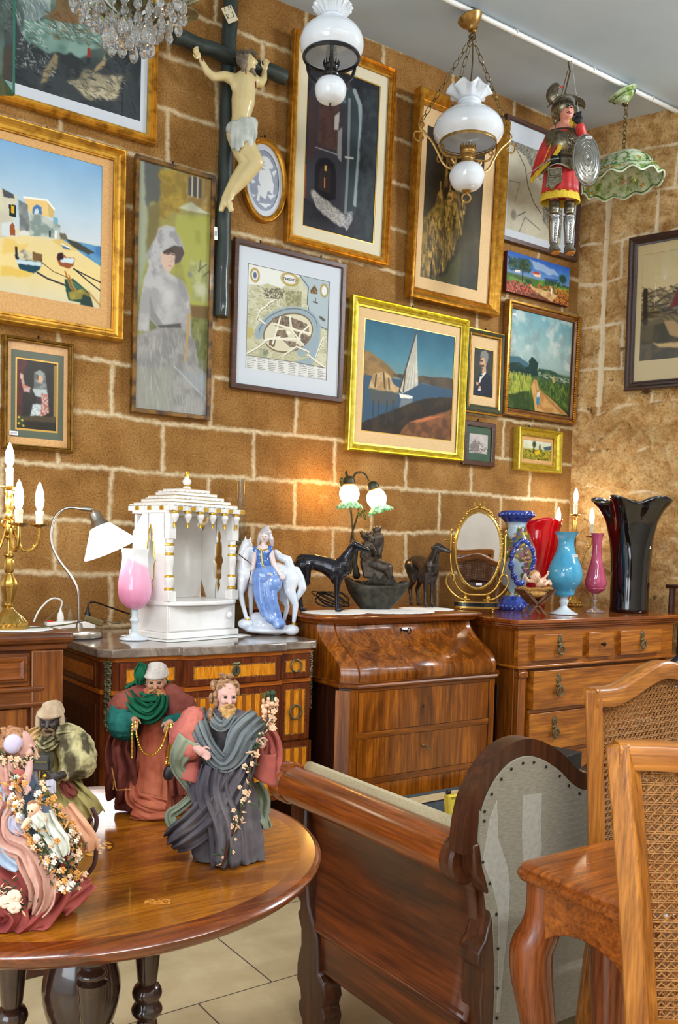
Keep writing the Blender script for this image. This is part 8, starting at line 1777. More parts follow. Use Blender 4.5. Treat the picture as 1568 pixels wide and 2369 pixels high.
# greaves, knees, feet
for X,nm in ((412,'l'),(618,'r')):
    c=f(X,0); zf=lambda y:(2300-y)*U
    b=MB(); b.lathe(sprof([(.020,zf(2140)),(.020,zf(2080)),(.025,zf(1950)),(.028,zf(1850)),(.026,zf(1780)),(.029,zf(1765))],4),24,(c[0]+.003,0,0)); g=b.build('greave',armb,t)
    b=MB()
    for k in range(9): b.ell((c[0]+.003,-.024-.004*sin(PI*k/8),zf(1800+k*36)),(.007*(1-.05*k),.004,.006),6)
    for k in range(11):
        for s in (-1,1): b.ell((c[0]+.003+s*.016*(1-.03*k),-.019,zf(1790+k*32)),(.002,.002,.003),5)
    ob=b.build('embossing',armb,g); ob['kind']='stuff'
    b=MB(); b.ell((c[0],-.004,zf(1680)),(.026,.026,.022),12); b.lathe([(.026,zf(1640)),(.024,zf(1560)),(.022,zf(1560))],18,(c[0],0,0)); b.ell((c[0]-.002,-.012,zf(1730)),(.024,.018,.012),10); b.build('knee_plate',arm,t,remesh=.0045,sm=2)
    b=MB(); b.lathe([(.018,zf(2150)),(.023,zf(2200)),(.025,zf(2255)),(.02,zf(2265))],16,(c[0]+.006,-.004,0)); b.ell((c[0]+.010,-.018,zf(2250)),(.024,.034,.012),10); so_=b.build('boot',M('grey_boot',(96,90,78),rough=.5),t); b=MB(); b.ell((c[0]+.010,-.020,zf(2283)),(.020,.030,.005),10); b.build('sole',M('orange_sole',(206,130,40),rough=.6),so_)
# cape
def cape(pts,name='cape'):
    b=MB(); 
    return b
b=MB()
def cp1(u,v):
    a=f(520-170*u,590-10*u+70*(1-u),-.035+.03*u); e=f(300-215*u,1050+190*u,-.07+.085*u); p=Vector(a).lerp(Vector(e),v); p+=Vector((-.020*sin(PI*v)*u,-.022*sin(PI*v)-.008*sin(6*PI*u)*v,0)); return tuple(p)
b.grid(16,16,cp1); cpo=b.build('cape',redc,t,solid=.003)
b=MB(); b.grid(24,4,lambda u,v:tuple(Vector(cp1(0,u))+Vector((.004+.012*v,-.006,-.018*v)))); b.build('fringe',yel,cpo,solid=.003)
b=MB(); b.grid(24,4,lambda u,v:tuple(Vector(cp1(u,1))+Vector((0,-.004,-.028*v)))); b.build('fringe',yel,cpo,solid=.003)
b=MB(); b.tube([tuple(Vector(cp1(.42,k/16))+Vector((0,-.004,0))) for k in range(1,16)],.003,5); b.tube([tuple(Vector(cp1(.42+.5*k/8,.93))+Vector((0,-.004,0))) for k in range(8)],.003,5); b.build('cape_braid',braid,cpo)
b=MB()
def cp2(u,v):
    a=f(600+90*u,560+20*u,-.03+.03*u); e=f(860+120*u,900-20*u,-.03+.05*u); p=Vector(a).lerp(Vector(e),v); p+=Vector((.012*sin(PI*v),-.012*sin(PI*v)-.006*sin(5*PI*u)*v,.012*sin(PI*v))); return tuple(p)
b.grid(10,14,cp2); cpo2=b.build('cape',redc,t,solid=.003); b=MB(); b.grid(20,4,lambda u,v:tuple(Vector(cp2(0,u))+Vector((.0,-.006,-.016*v)))); b.build('fringe',yel,cpo2,solid=.003); b=MB(); b.grid(12,4,lambda u,v:tuple(Vector(cp2(u,1))+Vector((.003,-.004,-.030*v)))); b.build('fringe',yel,cpo2,solid=.003)
b=MB(); b.ell(f(560,600,-.07),(.012,.010,.020),8); b.build('collar_fringe',yel,cpo2)
# sleeve, gloved hands
b=MB(); b.chain([f(760,860,-.03),f(710,760,-.06),f(670,680,-.078)],[.026,.024,.021],12); b.build('red_sleeve',redc,t,remesh=.004,sm=2)
def glove(c,ang,nm):
    c=Vector(c); b=MB(); u=Vector((cos(ang),0,sin(ang))); v=Vector((-sin(ang),0,cos(ang))); b.ell(c,(.020,.014,.020),10)
    for k in range(4): o=v*(.014-.009*k); p=c+u*.014+o; b.chain([p,p+u*.012+Vector((0,-.008,0)),p+u*.010+Vector((0,-.018,0))],[.0055,.005,.004],8)
    p=c+v*.014; b.chain([p,p+v*.010+u*.008,p+v*.008+u*.018+Vector((0,-.006,0))],[.006,.005,.004],8)
    return b.build('gloved_hand',blg,t,remesh=.0026,sm=2)
glove(f(640,590,-.085),1.9,'a'); glove(f(335,1105,-.075),0.0,'b')
b=MB(); b.lathe([(.004,f(0,1180)[2]),(.004,f(0,1175)[2])],6) if False else None
b.tube([f(400,1100,-.086),f(230,1130,-.088)],.004,6); b.tube([f(275,1125,-.088),f(-50,1350,-.09)],[.004,.0015],6); b.build('sword',armb,t)
# shield
b=MB(); Rs=Matrix.Rotation(-.10,3,'Y'); cs_=Vector(f(735,1165,-.125))
def shp(r,a,k): return tuple(cs_+Rs@Vector((.057*r*cos(a),k,.110*r*sin(a))))
b.grid(56,8,lambda u,v:shp(.02+.98*v,2*PI*u,-.020*(1-v*v)),wu=True); sh_=b.build('shield',M('tin_shield',(150,148,140),(182,180,172),30,.24,.9),t,solid=.003)
b=MB(); b.tube([shp(1,2*PI*k/72,0) for k in range(72)],.0042,6,closed=True); b.build('rim',armb,sh_)
for rr_,n,sz in ((.80,56,.0022),(.66,46,.003),(.50,34,.003),(.28,10,.0042)):
    b=MB(); b.tube([shp(rr_,2*PI*k/(2*n),-.020*(1-rr_*rr_)-.002) for k in range(2*n)],[sz if k%2 else sz*.4 for k in range(2*n)],6,closed=True); b.build('boss_row',armb,sh_)
sticker(sh_,tuple(cs_+Vector((.004,-.012,.093))),.030,.012)
# rods
zt=3.452-L0[2]; b=MB(); b.tube([f(490,190,0),(0.006,0,zt-.05)],.0035,6); b.tube([(0.006,0,zt-.055),(-.004,0,zt-.02),(-.002,0,zt+.012),(.008,0,zt+.013),(.010,0,zt-.01)],.0035,6); b.build('main_rod',chm,t)
b=MB(); b.tube([f(275,1130,-.088),f(380,380,-.07),(-.006,0,zt-.05)],.0022,5); b.build('hand_rod',chm,t)
b=MB(); b.tube([f(660,540,-.07),(.012,0,zt-.01)],.0006,4); b.build('thread',white_pl,t)
# ---------- fabric figures on the round table ----------
def cloth(n,c,c2,sc=18): return M(n,c,c2,sc,.9,bmp=1,bsc=90,bd=.002,lo=.36,hi=.64,spec=.15,stretch=(1,1,.5),det=6)
def robe(b,f,rows,nf,amp,seed,flat=.75,d0=0,n=110,m=44):
    """gathered skirt: rows = (sketch Y, centre X, half width)"""
    rows=sorted(rows); ys=[r[0] for r in rows]; y0,y1=ys[0],ys[-1]; u_=f(1,0)[0]-f(0,0)[0]
    def g(u,v):
        Y=y0+(y1-y0)*v; cx=np.interp(Y,ys,[r[1] for r in rows]); hw=np.interp(Y,ys,[r[2] for r in rows])*u_; a=2*PI*u
        w=mn.noise(Vector((cos(a)*1.6,sin(a)*1.6,v*1.6+seed)))*1.2
        k=amp*(.25+.75*v)*(.6*sin(nf*a+3*w+v*2.2)+.5*mn.noise(Vector((cos(a)*nf*.45,sin(a)*nf*.45,v*3+seed))))
        r=hw*(1+k); p=f(cx,Y,d0); return (p[0]+r*cos(a),p[1]+r*flat*sin(a),max(.001,p[2]))
    return b.grid(n,m,g,wu=True)
def drape(b,pts,ws,nf,amp,nrm=(0,-1,0),m=18,tw=0,seed=0):
    P=smoothpts(pts,5); k=len(P); N=Vector(nrm)
    def g(u,v):
        i=int(round(u*(k-1))); a=P[max(0,i-1)]; c=P[min(k-1,i+1)]; t_=(c-a).normalized(); n_=N.copy()
        if tw: n_=Matrix.Rotation(tw*u,3,t_)@n_
        s=t_.cross(n_).normalized(); n2=s.cross(t_).normalized(); w=interp([(j/(len(ws)-1),x) for j,x in enumerate(ws)],u)[0]; q=v-.5
        r_=P[i]+s*w*q+n2*(amp*1.25*(sin(2*PI*nf*v+2.5*u+seed)+.6*sin(2*PI*nf*1.7*v-4*u+seed)+.5*mn.noise(Vector((v*9,u*5,seed))))-.15*w*(2*q)**2)
        return (r_.x,r_.y,max(.0012,r_.z))
    return b.grid(k,m,g)
def small_hand(b,c,u,v,s=1):
    c=Vector(c); u=Vector(u).normalized(); v=Vector(v).normalized(); w=u.cross(v)
    b.ell(c,(.0062*s,.0045*s,.0062*s),8)
    for k in range(4): p=c+u*.005*s+v*(.0042-.0028*k)*s; l=(.008,.0095,.009,.007)[k]*s; b.chain([p,p+u*l*.6+w*.001*s,p+u*l+w*.0035*s],[.0017*s,.0015*s,.0012*s],6)
    p=c+v*.0045*s; b.chain([p,p+v*.004*s+u*.003*s,p+v*.0045*s+u*.008*s],[.0019*s,.0016*s,.0013*s],6)
def head(t,c,R,sk,s=1,beard=None,hair=None,name='head'):
    """face looks along local -y"""
    c=Vector(c); h=lambda x,y,z:c+R@(Vector((x,y,z))*s)
    b=MB(); b.ell(h(0,0,.003),(.0135*s,.0165*s,.0185*s),16,R); b.ell(h(0,-.005,-.010),(.0105*s,.0105*s,.010*s),12,R); b.chain([h(0,-.0155,.004),h(0,-.0195,-.004)],[.0020*s,.0030*s],8); b.cap(h(0,.002,-.012),h(0,.004,-.032),.0085*s,.010*s,10)
    for k in (-1,1): b.ell(h(k*.0055,-.0145,.0055),(.0045*s,.0025*s,.0016*s),8,R); b.ell(h(k*.006,-.0135,-.002),(.005*s,.004*s,.005*s),8,R); b.ell(h(k*.0135,.001,.001),(.002*s,.003*s,.0045*s),8,R)
    b.ell(h(0,-.0155,-.0095),(.0045*s,.002*s,.0018*s),8,R); o=b.build(name,sk,t,remesh=.0013*max(1,s*.9),sm=2)
    b=MB()
    for k in (-1,1): b.ell(h(k*.0055,-.0165,.0025),(.0024*s,.0012*s,.0015*s),8,R)
    b.build('eyes',M('eye_dark',(36,28,28),rough=.25),o)
    if beard:
        b=MB(); 
        for k in range(26):
            q=RD.uniform(-1,1); b.ell(h(q*.009,-.0125-.004*(1-abs(q))+RD.uniform(-.001,.001),-.013-RD.uniform(0,.014)*(1-.5*abs(q))),.0030*s,6)
        for k in (-1,1): b.chain([h(0,-.0175,-.0065),h(k*.006,-.0155,-.0085),h(k*.009,-.012,-.013)],[.002*s,.0022*s,.0018*s],6)
        b.build('beard',beard,o,remesh=.0014*s,sm=1)
    return h
def tuft(b,c,n,R_,r0,r1,seed=0):
    rr=random.Random(seed)
    for k in range(n): v=Vector((rr.uniform(-1,1),rr.uniform(-1,1),rr.uniform(-1,1))); b.ell(Vector(c)+v*R_,(rr.uniform(r0,r1),rr.uniform(r0,r1),rr.uniform(r0,r1)),6)
def garland(t,pts,n,spread,cols,seed,r0=.0012,r1=.0034):
    """stem, leaves and blossoms along a path"""
    P=smoothpts(pts,8); b=MB(); b.tube(P,.0016,6); st=b.build('garland',M('garland_stem',(52,58,34),rough=.8),t); rr=random.Random(seed)
    bs=[MB() for _ in cols]
    for k in range(n):
        p=P[rr.randrange(len(P))]+Vector((rr.gauss(0,spread),rr.gauss(0,spread*.5)-.002,rr.gauss(0,spread))); i=rr.randrange(len(cols)); q=bs[i]; s=rr.uniform(r0,r1)
        if cols[i][1]:
            for j in range(5): a=2*PI*j/5; q.ell(p+Vector((s*.9*cos(a),-.0004*j,s*.9*sin(a))),(s*.62,s*.3,s*.62),6)
            q.ell(p+Vector((0,-s*.3,0)),s*.45,6)
        else:
            d=Vector((rr.uniform(-1,1),rr.uniform(-.6,.2),rr.uniform(-1,1))).normalized(); q.tube([p-d*s*2,p,p+d*s*2.2],[.0004,s*.55,.0003],5)
    for q,(mt,fl) in zip(bs,cols):
        if q.v: o=q.build('blossoms' if fl else 'leaves',mt,st); o['kind']='stuff'
    return st
beig=M('dry_blossom',(206,164,128),(226,190,156),200,.85); orgb=M('ochre_blossom',(186,124,54),(214,158,84),200,.85); dgr=M('dark_leaf',(36,52,30),(62,78,44),200,.85); whb=M('white_blossom',(214,206,190),(232,226,214),200,.85)
palef=M('pale_doll_skin',(190,146,134),(204,160,148),60,.7,spec=.2); darkf=M('dark_doll_skin',(46,38,36),(62,52,48),60,.5); ruddy=M('ruddy_doll_skin',(150,104,78),(166,120,92),60,.6)

# bearded man with a flowered staff
D_=1.352; f=pl(380,1560,5.148,D_,508,1985); t=thing('robed_figure','fabric figurine of a bearded man in slate robes holding a flower-wound staff','figurine',(.617,-2.151,.7415),CR)
slate=cloth('slate_cloth',(66,62,70),(104,98,100)); slg=cloth('grey_green_cloth',(88,94,100),(128,132,128)); rose=cloth('rose_cloth',(152,78,70),(184,106,92)); sage=cloth('sage_cloth',(108,116,98),(142,148,124))
b=MB(); robe(b,f,[(2262,800,395),(2100,740,430),(1900,720,440),(1600,730,380),(1300,730,320),(1000,700,300),(750,690,290),(560,700,330),(450,700,290),(390,700,120)],7,.16,3.1,.62); b.build('robe',slate,t,disp=(.004,.012))
b=MB(); drape(b,[f(1000,760,-.030),f(930,1000,-.042),f(760,1300,-.050),f(520,1620,-.052),f(250,1850,-.045),f(110,1960,-.03)],[.022,.040,.052,.052,.046,.034],3,.0028); b.build('swag',slate,t,solid=.0016,disp=(.003,.01))
b=MB(); drape(b,[f(330,430,.0),f(420,600,-.034),f(560,820,-.046),f(730,960,-.050),f(850,860,-.046),f(950,640,-.038),f(1120,500,-.006)],[.030,.030,.026,.026,.034,.044,.040],4,.0022); drape(b,[f(520,440,-.010),f(620,520,-.034),f(720,540,-.038),f(800,440,-.020)],[.014,.016,.016,.012],2,.0016); b.build('shawl',slg,t,solid=.0016,disp=(.003,.009))
b=MB(); drape(b,[f(420,1050,-.030),f(440,1300,-.040),f(540,1560,-.045)],[.03,.03,.02],2,.002); drape(b,[f(640,1000,-.046),f(620,1300,-.054),f(760,1700,-.056),f(800,2150,-.052)],[.04,.05,.05,.05],3,.003); b.build('front_folds',slate,t,solid=.0016)
b=MB(); b.chain([f(340,520,-.01),f(240,720,-.02),f(340,830,-.036)],[.020,.023,.016],10); b.build('sleeve',rose,t,remesh=.0018,sm=3,disp=(.005,.012))
b=MB(); drape(b,[f(330,690,-.050),f(230,880,-.048),f(200,1040,-.040),f(290,1220,-.034),f(370,1370,-.030),f(230,1520,-.03),f(110,1620,-.03),f(160,1740,-.034),f(280,1700,-.03)],[.034,.030,.020,.014,.014,.014,.018,.016,.012],2,.0012); b.build('trailing_scarf',sage,t,solid=.0016)
b=MB(); b.grid(20,10,lambda u,v:tuple(Vector(f(330,980+240*v,-.026))+Vector(((.012+.007*v)*cos(2*PI*u),(.010+.004*v)*sin(2*PI*u),-.006*v*sin(2*PI*u+1)))),wu=True); b.build('sleeve_end',rose,t,solid=.0014)
b=MB(); drape(b,[f(1090,560,0),f(1230,760,-.006),f(1260,960,-.010),f(1180,1160,-.014)],[.026,.030,.032,.03],2,.003); b.grid(22,10,lambda u,v:tuple(Vector(f(1215-40*v,900+330*v,-.008))+Vector(((.012+.005*v)*cos(2*PI*u),(.010+.003*v)*sin(2*PI*u),-.008*v*cos(2*PI*u)))),wu=True); b.build('sleeve',rose,t,solid=.0016)
b=MB(); drape(b,[f(1040,1300,.006),f(1120,1480,.004),f(1110,1660,0),f(1170,1740,-.006),f(1200,1820,-.004)],[.02,.03,.034,.022,.02],2,.0025); b.build('cloak_edge',sage,t,solid=.0016)
b=MB(); small_hand(b,f(480,830,-.048),(.9,-.3,-.45),(.4,0,.9),1.15); b.cap(f(410,790,-.044),f(470,825,-.047),.007,.006,8); b.build('hand',palef,t,remesh=.0011,sm=2)
b=MB(); small_hand(b,f(1150,760,-.030),(.3,-.4,.8),(-.8,-.4,.3),1.1); b.build('hand',palef,t,remesh=.0011,sm=2)
hc=f(705,250,-.008); R_=Matrix.Rotation(.42,3,'Z')@Matrix.Rotation(.05,3,'Y'); h=head(t,hc,R_,palef,1.15,M('light_beard',(166,122,66),(196,156,96),200,.8))
b=MB(); b.ell(h(0,.004,.010),(.0165,.018,.0165),12,R_)
for k in range(46):
    q=RD.uniform(.9,2*PI-.9)-PI/2; zz=RD.uniform(-.034,.018); rr_=.0165+RD.uniform(-.001,.002)+(.003 if zz<-.015 else 0); b.ell(h(rr_*cos(q)*-1 if False else rr_*sin(q+PI/2)*1.0,-rr_*cos(q+PI/2)*1.05+.003,zz),(.0038,.0038,.0062),6)
tuft(b,h(0,-.004,.022),14,.011,.002,.0045,5); b.build('hair',M('brown_hair',(120,84,58),(176,136,96),260,.85,bmp=.6,bsc=300),t)
SP=[f(1245,330,-.02),f(1200,520,-.026),f(1120,740,-.034),f(1050,900,-.042),f(1020,1200,-.050),f(960,1500,-.055),f(850,1750,-.058),f(750,2130,-.056)]
b=MB(); b.tube(SP,.0022,8); sf=b.build('staff',w_dark,t)
garland(t,SP,120,.0045,[(beig,1),(dgr,0),(dgr,0),(beig,0)],4)
b=MB(); tuft(b,f(1235,310,-.02),40,.010,.002,.005,2); b.build('staff_bouquet',M('peach_flowers',(210,158,124),(226,184,150),200,.85),t); b=MB(); tuft(b,f(1240,220,-.02),26,.0085,.0015,.004,3); b.build('staff_greenery',dgr,t)
garland(t,[f(1230,420,-.02),f(1260,520,-.02),f(1270,600,-.02)],24,.003,[(beig,1),(beig,0)],9)

# turbaned king with a gold chain
D_=1.576; f=pl(0,1500,2.376,D_,345,1878); t=thing('robed_figure','fabric figurine of a turbaned king in brick red robes holding a gold chain','figurine',(.619,-1.879,.7415),CR)
brick=cloth('brick_cloth',(140,66,46),(182,104,76)); mauve=cloth('mauve_cloth',(88,42,36),(128,68,56)); teal=cloth('teal_cloth',(16,66,60),(40,100,90)); grt=cloth('deep_green_cloth',(14,66,44),(28,96,66))
b=MB(); robe(b,f,[(885,850,120),(800,850,118),(650,855,100),(500,855,90),(380,855,85),(290,850,95),(230,850,80),(200,850,40)],8,.10,7.7,.72,-.012); b.build('tunic',brick,t,disp=(.005,.012))
b=MB(); drape(b,[f(745,700,-.02),f(760,790,-.038),f(850,820,-.05),f(935,840,-.045)],[.02,.03,.035,.03],2,.003); drape(b,[f(760,850,-.05),f(850,880,-.054),f(940,878,-.05)],[.03,.032,.03],2,.002); b.build('hem_fold',brick,t,solid=.0016)
def cape_open(u,v):
    a=PI*(-.30)+PI*1.6*u; Y=230+ (650*v); hw=np.interp(Y,[230,300,420,600,760,860],[90,160,170,165,190,200])*(f(1,0)[0]-f(0,0)[0]); w=1+.10*v*sin(9*a+2*mn.noise(Vector((a,v*3,2))))+.10*v*mn.noise(Vector((cos(a)*3,sin(a)*3,v*3)))
    p=f(845,Y,0); return (p[0]+hw*w*cos(a),p[1]+hw*.62*w*sin(a)+.004,max(.001,p[2]))
b=MB(); b.grid(100,34,cape_open); cpo=b.build('cloak',mauve,t,solid=.0018,disp=(.006,.014))
b=MB(); drape(b,[f(690,430,-.03),f(665,540,-.034),f(690,650,-.036),f(680,740,-.03),f(670,830,-.02)],[.03,.04,.05,.055,.05],2,.005); drape(b,[f(1000,420,-.026),f(985,560,-.03),f(1000,680,-.034),f(1010,780,-.03)],[.02,.03,.036,.04],2,.004); b.build('cloak_front',mauve,t,solid=.0018,disp=(.005,.012))
b=MB(); b.tube([Vector(f(650,620,-.05)),Vector(f(680,735,-.056)),Vector(f(760,728,-.056))],.0012,5); b.tube([tuple(Vector(f(655,700+k*14,-.046+.003*sin(k)))) for k in range(4)],.0012,5); b.build('cloak_piping',M('ochre_piping',(166,112,54),rough=.7),t)
b=MB()
for c,cc in ((690,(640,300)),(985,(1035,320))):
    s=1 if c>800 else -1; b.chain([f(850+s*70,252,-.002),f(c,320,-.012)],[.022,.030],10)
b.build('shoulders',mauve,t,remesh=.0022,sm=3,disp=(.007,.014))
b=MB(); b.chain([f(670,350,-.02),f(700,400,-.032),f(750,370,-.046)],[.024,.028,.016],10); b.chain([f(1000,350,-.014),f(990,390,-.03),f(950,380,-.044)],[.022,.024,.014],10); b.ell(f(715,430,-.03),(.016,.014,.016),8); b.build('sleeves',teal,t,remesh=.0022,sm=2,disp=(.008,.012))
b=MB(); small_hand(b,f(772,360,-.058),(.3,-.3,-.8),(.7,-.3,.4),1.2); b.build('hand',ruddy,t,remesh=.0012,sm=2); b=MB(); small_hand(b,f(955,372,-.054),(-.2,-.4,-.8),(-.7,-.2,.3),1.2); b.build('hand',ruddy,t,remesh=.0012,sm=2)
b=MB(); drape(b,[f(700,240,-.02),f(760,300,-.044),f(840,330,-.052),f(890,290,-.046),f(900,235,-.03)],[.022,.032,.036,.030,.018],3,.003); drape(b,[f(720,240,.01),f(800,262,-.034),f(880,258,-.038)],[.018,.022,.02],2,.003); drape(b,[f(690,240,.0),f(760,200,.026),f(860,190,.026),f(900,230,.0)],[.02,.02,.02,.02],2,.002,(0,1,0)); b.build('scarf',grt,t,solid=.002)
hc=f(850,180,-.012); R_=Matrix.Rotation(.20,3,'Z'); h=head(t,hc,R_,ruddy,1.25,M('gold_beard',(150,104,52),(186,138,78),200,.8))
b=MB(); b.ell(h(0,.004,.016),(.0165,.0185,.013),14,R_)
for k in range(6): b.tube([h((.0165-.0016*k)*cos(q),.002+(.0185-.0016*k)*sin(q),.013+.0022*k+.0045*sin(q+k*.6)) for q in np.linspace(0,2*PI,25)[:-1]],.0033,7,closed=True)
b.ell(h(0,.002,.024),(.009,.010,.007),10); b.build('turban',cloth('turban_cloth',(150,140,132),(186,176,166),40),t,remesh=.0018,sm=1)
b=MB(); drape(b,[h(-.016,-.006,.028),h(-.022,-.006,.014),h(-.020,-.002,-.002)],[.014,.018,.016],2,.0016); b.ell(h(-.019,-.004,.013),(.008,.01,.013),8); b.build('turban_scarf',grt,t,solid=.0015)
gch=M('gold_chain',(206,160,60),rough=.25,metal=.9)
b=MB()
def chn(P): 
    P=smoothpts(P,12); b.tube(P,[.0024 if i%2 else .0012 for i in range(len(P))],6)
chn([f(765,350,-.060),f(764,440,-.062),f(766,560,-.062)]); chn([f(780,350,-.062),f(795,450,-.066),f(830,520,-.068),f(880,530,-.068),f(925,480,-.066),f(955,370,-.060)]); chn([f(965,365,-.060),f(962,440,-.060),f(945,560,-.058),f(940,600,-.058)]); chn([f(980,370,-.056),f(970,470,-.058),f(955,590,-.058)]); b.build('gold_chain',gch,t)
b=MB(); b.lathe([(.004,0),(.008,-.006),(.009,-.016),(.006,-.022)],12,f(955,600,-.058)); b.build('tassel',blk,t)

# dark-skinned turbaned king with a casket
D_=1.476; f=pl(0,1660,4.937,D_,150,1915); t=thing('robed_figure','fabric figurine of a dark-skinned turbaned king in olive robes holding a black casket','figurine',(.466,-1.894,.7415),CR)
olv=cloth('olive_cloth',(112,100,54),(160,146,92)); olm=M('mottled_gold_cloth',(64,54,30),(176,164,116),34,.8,bmp=.5,bsc=120,lo=.42,hi=.55,stretch=(1,1,.5)); bei=cloth('tan_cloth',(166,128,80),(192,156,108))
b=MB(); robe(b,f,[(1255,720,330),(1000,700,330),(750,660,260),(520,620,220),(300,600,230),(200,595,200),(130,590,90)],8,.14,1.3,.72); b.build('robe',olv,t,disp=(.005,.012))
b=MB(); b.chain([f(760,220,-.006),f(880,330,-.012),f(930,450,-.022),f(860,540,-.036)],[.026,.030,.030,.018],12); b.ell(f(930,420,-.02),(.024,.022,.028),10); b.build('puffed_sleeve',olm,t,remesh=.002,sm=3,disp=(.008,.014))
b=MB(); drape(b,[f(700,190,-.03),f(850,190,-.026),f(940,260,-.02)],[.02,.026,.024],2,.0022); drape(b,[f(500,190,-.034),f(600,250,-.044),f(700,190,-.036)],[.02,.024,.02],3,.002); b.build('collar_cape',olm,t,solid=.0015)
b=MB(); drape(b,[f(510,120,-.02),f(430,220,-.03),f(400,420,-.03),f(380,650,-.026)],[.020,.034,.036,.036],2,.003); b.build('mantle',bei,t,solid=.0016)
b=MB(); drape(b,[f(780,650,-.03),f(880,800,-.034),f(1000,950,-.03),f(1060,1100,-.02)],[.03,.044,.05,.05],3,.003); b.build('robe_fold',olv,t,solid=.0016); b=MB(); drape(b,[f(790,650,-.040),f(860,740,-.044),f(930,810,-.04)],[.018,.022,.016],2,.0016); b.build('lining',mauve,t,solid=.0014)
b=MB(); x0,_,z0=f(440,480,0); x1,_,z1=f(722,305,0); b.box(x0,x1,-.075,-.050,z0,z1); cb=b.build('casket',M('black_leather',(26,28,30),(54,50,40),60,.35,coat=.3),t,bev=.002); b=MB(); b.box(x0+.003,x1-.003,-.0765,-.0745,z1-.012,z1-.009); b.build('casket_band',M('dull_gold_band',(92,80,44),rough=.5,metal=.4),cb)
b=MB(); small_hand(b,f(760,560,-.066),(-1,-.1,.1),(0,-.2,1),1.3); b.cap(f(830,555,-.05),f(770,560,-.064),.007,.006,8); b.build('hand',darkf,t,remesh=.0013,sm=2); b=MB(); b.ell(f(672,530,-.074),(.0026,.0026,.0026),8); b.build('jewel',M('yellow_jewel',(236,180,20),rough=.2),t)
b=MB(); drape(b,[f(520,490,-.07),f(520,560,-.07),f(530,680,-.066)],[.02,.02,.02],2,.001); b.build('grey_cloth',cloth('grey_cuff',(104,102,100),(128,126,124)),t,solid=.0014); b=MB(); drape(b,[f(720,580,-.07),f(735,650,-.07),f(755,740,-.066)],[.016,.014,.006],1,.001); b.build('white_cuff',cloth('white_cuff',(176,172,186),(200,196,206)),t,solid=.0014)
hc=f(585,30,-.01); R_=Matrix.Rotation(.06,3,'Z'); h=head(t,hc,R_,darkf,1.15,M('brown_beard',(84,62,42),(130,98,64),200,.8))
b=MB(); b.ell(h(0,.004,.016),(.0165,.0185,.014),14,R_)
for k in range(6): b.tube([h((.0165-.0015*k)*cos(q),.002+(.0185-.0015*k)*sin(q),.013+.0024*k+.0045*sin(q+k*.5)) for q in np.linspace(0,2*PI,25)[:-1]],.0033,7,closed=True)
for s in (-1,1): b.chain([h(s*.016,-.002,.008),h(s*.0165,.0,-.006),h(s*.014,.002,-.016)],[.005,.0055,.004],8)
b.build('turban',cloth('tan_turban',(150,124,98),(188,166,138),40),t,remesh=.0018,sm=1)
b=MB(); b.tube([h(.019,.006,.004-.004*k) for k in range(9)],[.0022 if k%2 else .0032 for k in range(9)],6); b.build('braid',blk,t)

# woman with a garland
D_=1.151; f=pl(0,1660,4.937,D_,75,2100); t=thing('robed_figure','fabric figurine of a woman in pale pink shawl carrying a flower garland, front of table','figurine',(.328,-2.195,.7415),CR)
nav=cloth('blue_grey_cloth',(74,84,104),(104,114,132)); pkp=cloth('pale_pink_cloth',(178,130,116),(206,164,148)); ros2=cloth('dusty_rose_cloth',(128,56,54),(166,84,76)); lbl=cloth('pale_blue_cloth',(150,166,190),(178,190,206)); whc=cloth('ivory_cloth',(190,192,178),(212,212,200))
b=MB(); robe(b,f,[(2170,330,360),(1950,360,420),(1600,340,400),(1200,280,340),(900,200,280),(650,130,210),(520,120,150),(460,120,70)],7,.14,5.5,.8,.0); b.build('gown',nav,t)
b=MB(); robe(b,f,[(2215,330,400),(2100,360,440),(1900,370,440),(1750,360,410)],6,.24,9.2,.85,-.004,m=20); drape(b,[f(0,1420,-.05),f(180,1600,-.062),f(340,1760,-.07),f(420,1950,-.074)],[.05,.06,.06,.04],2,.004); drape(b,[f(860,1400,-.03),f(840,1650,-.044),f(760,1850,-.06),f(620,2020,-.07),f(420,2180,-.07)],[.02,.03,.036,.04,.04],2,.004)
drape(b,[f(100,1950,-.07),f(180,1860,-.08),f(330,1880,-.084),f(420,2000,-.08),f(300,2160,-.074),f(140,2120,-.074)],[.03,.034,.036,.034,.03,.03],2,.003); drape(b,[f(1080,1780,-.02),f(960,1870,-.036),f(820,1960,-.05)],[.02,.03,.03],2,.003); b.build('rose_train',ros2,t,solid=.0018,disp=(.006,.014))
b=MB(); drape(b,[f(150,640,-.046),f(130,860,-.06),f(200,1120,-.068),f(320,1330,-.074),f(470,1430,-.076)],[.02,.028,.034,.034,.026],2,.002); drape(b,[f(0,1700,-.07),f(60,1830,-.075),f(120,1930,-.078)],[.02,.022,.016],1,.002); b.build('blue_lining',lbl,t,solid=.0014)
b=MB(); drape(b,[f(60,470,-.03),f(150,640,-.044),f(280,820,-.06),f(240,980,-.07),f(330,1160,-.080),f(520,1240,-.082),f(620,1400,-.082),f(700,1620,-.080),f(690,1820,-.078),f(620,1960,-.074)],[.036,.034,.034,.036,.036,.034,.040,.036,.030,.020],3,.0030,m=22); drape(b,[f(30,480,.0),f(0,640,-.03),f(20,800,-.04)],[.04,.04,.03],2,.003); b.build('shawl',pkp,t,solid=.0016,disp=(.004,.012))
b=MB(); drape(b,[f(680,900,-.07),f(740,1020,-.078),f(850,1180,-.08),f(910,1330,-.078)],[.024,.030,.032,.018],3,.0028); b.build('ivory_cloth',whc,t,solid=.0016)
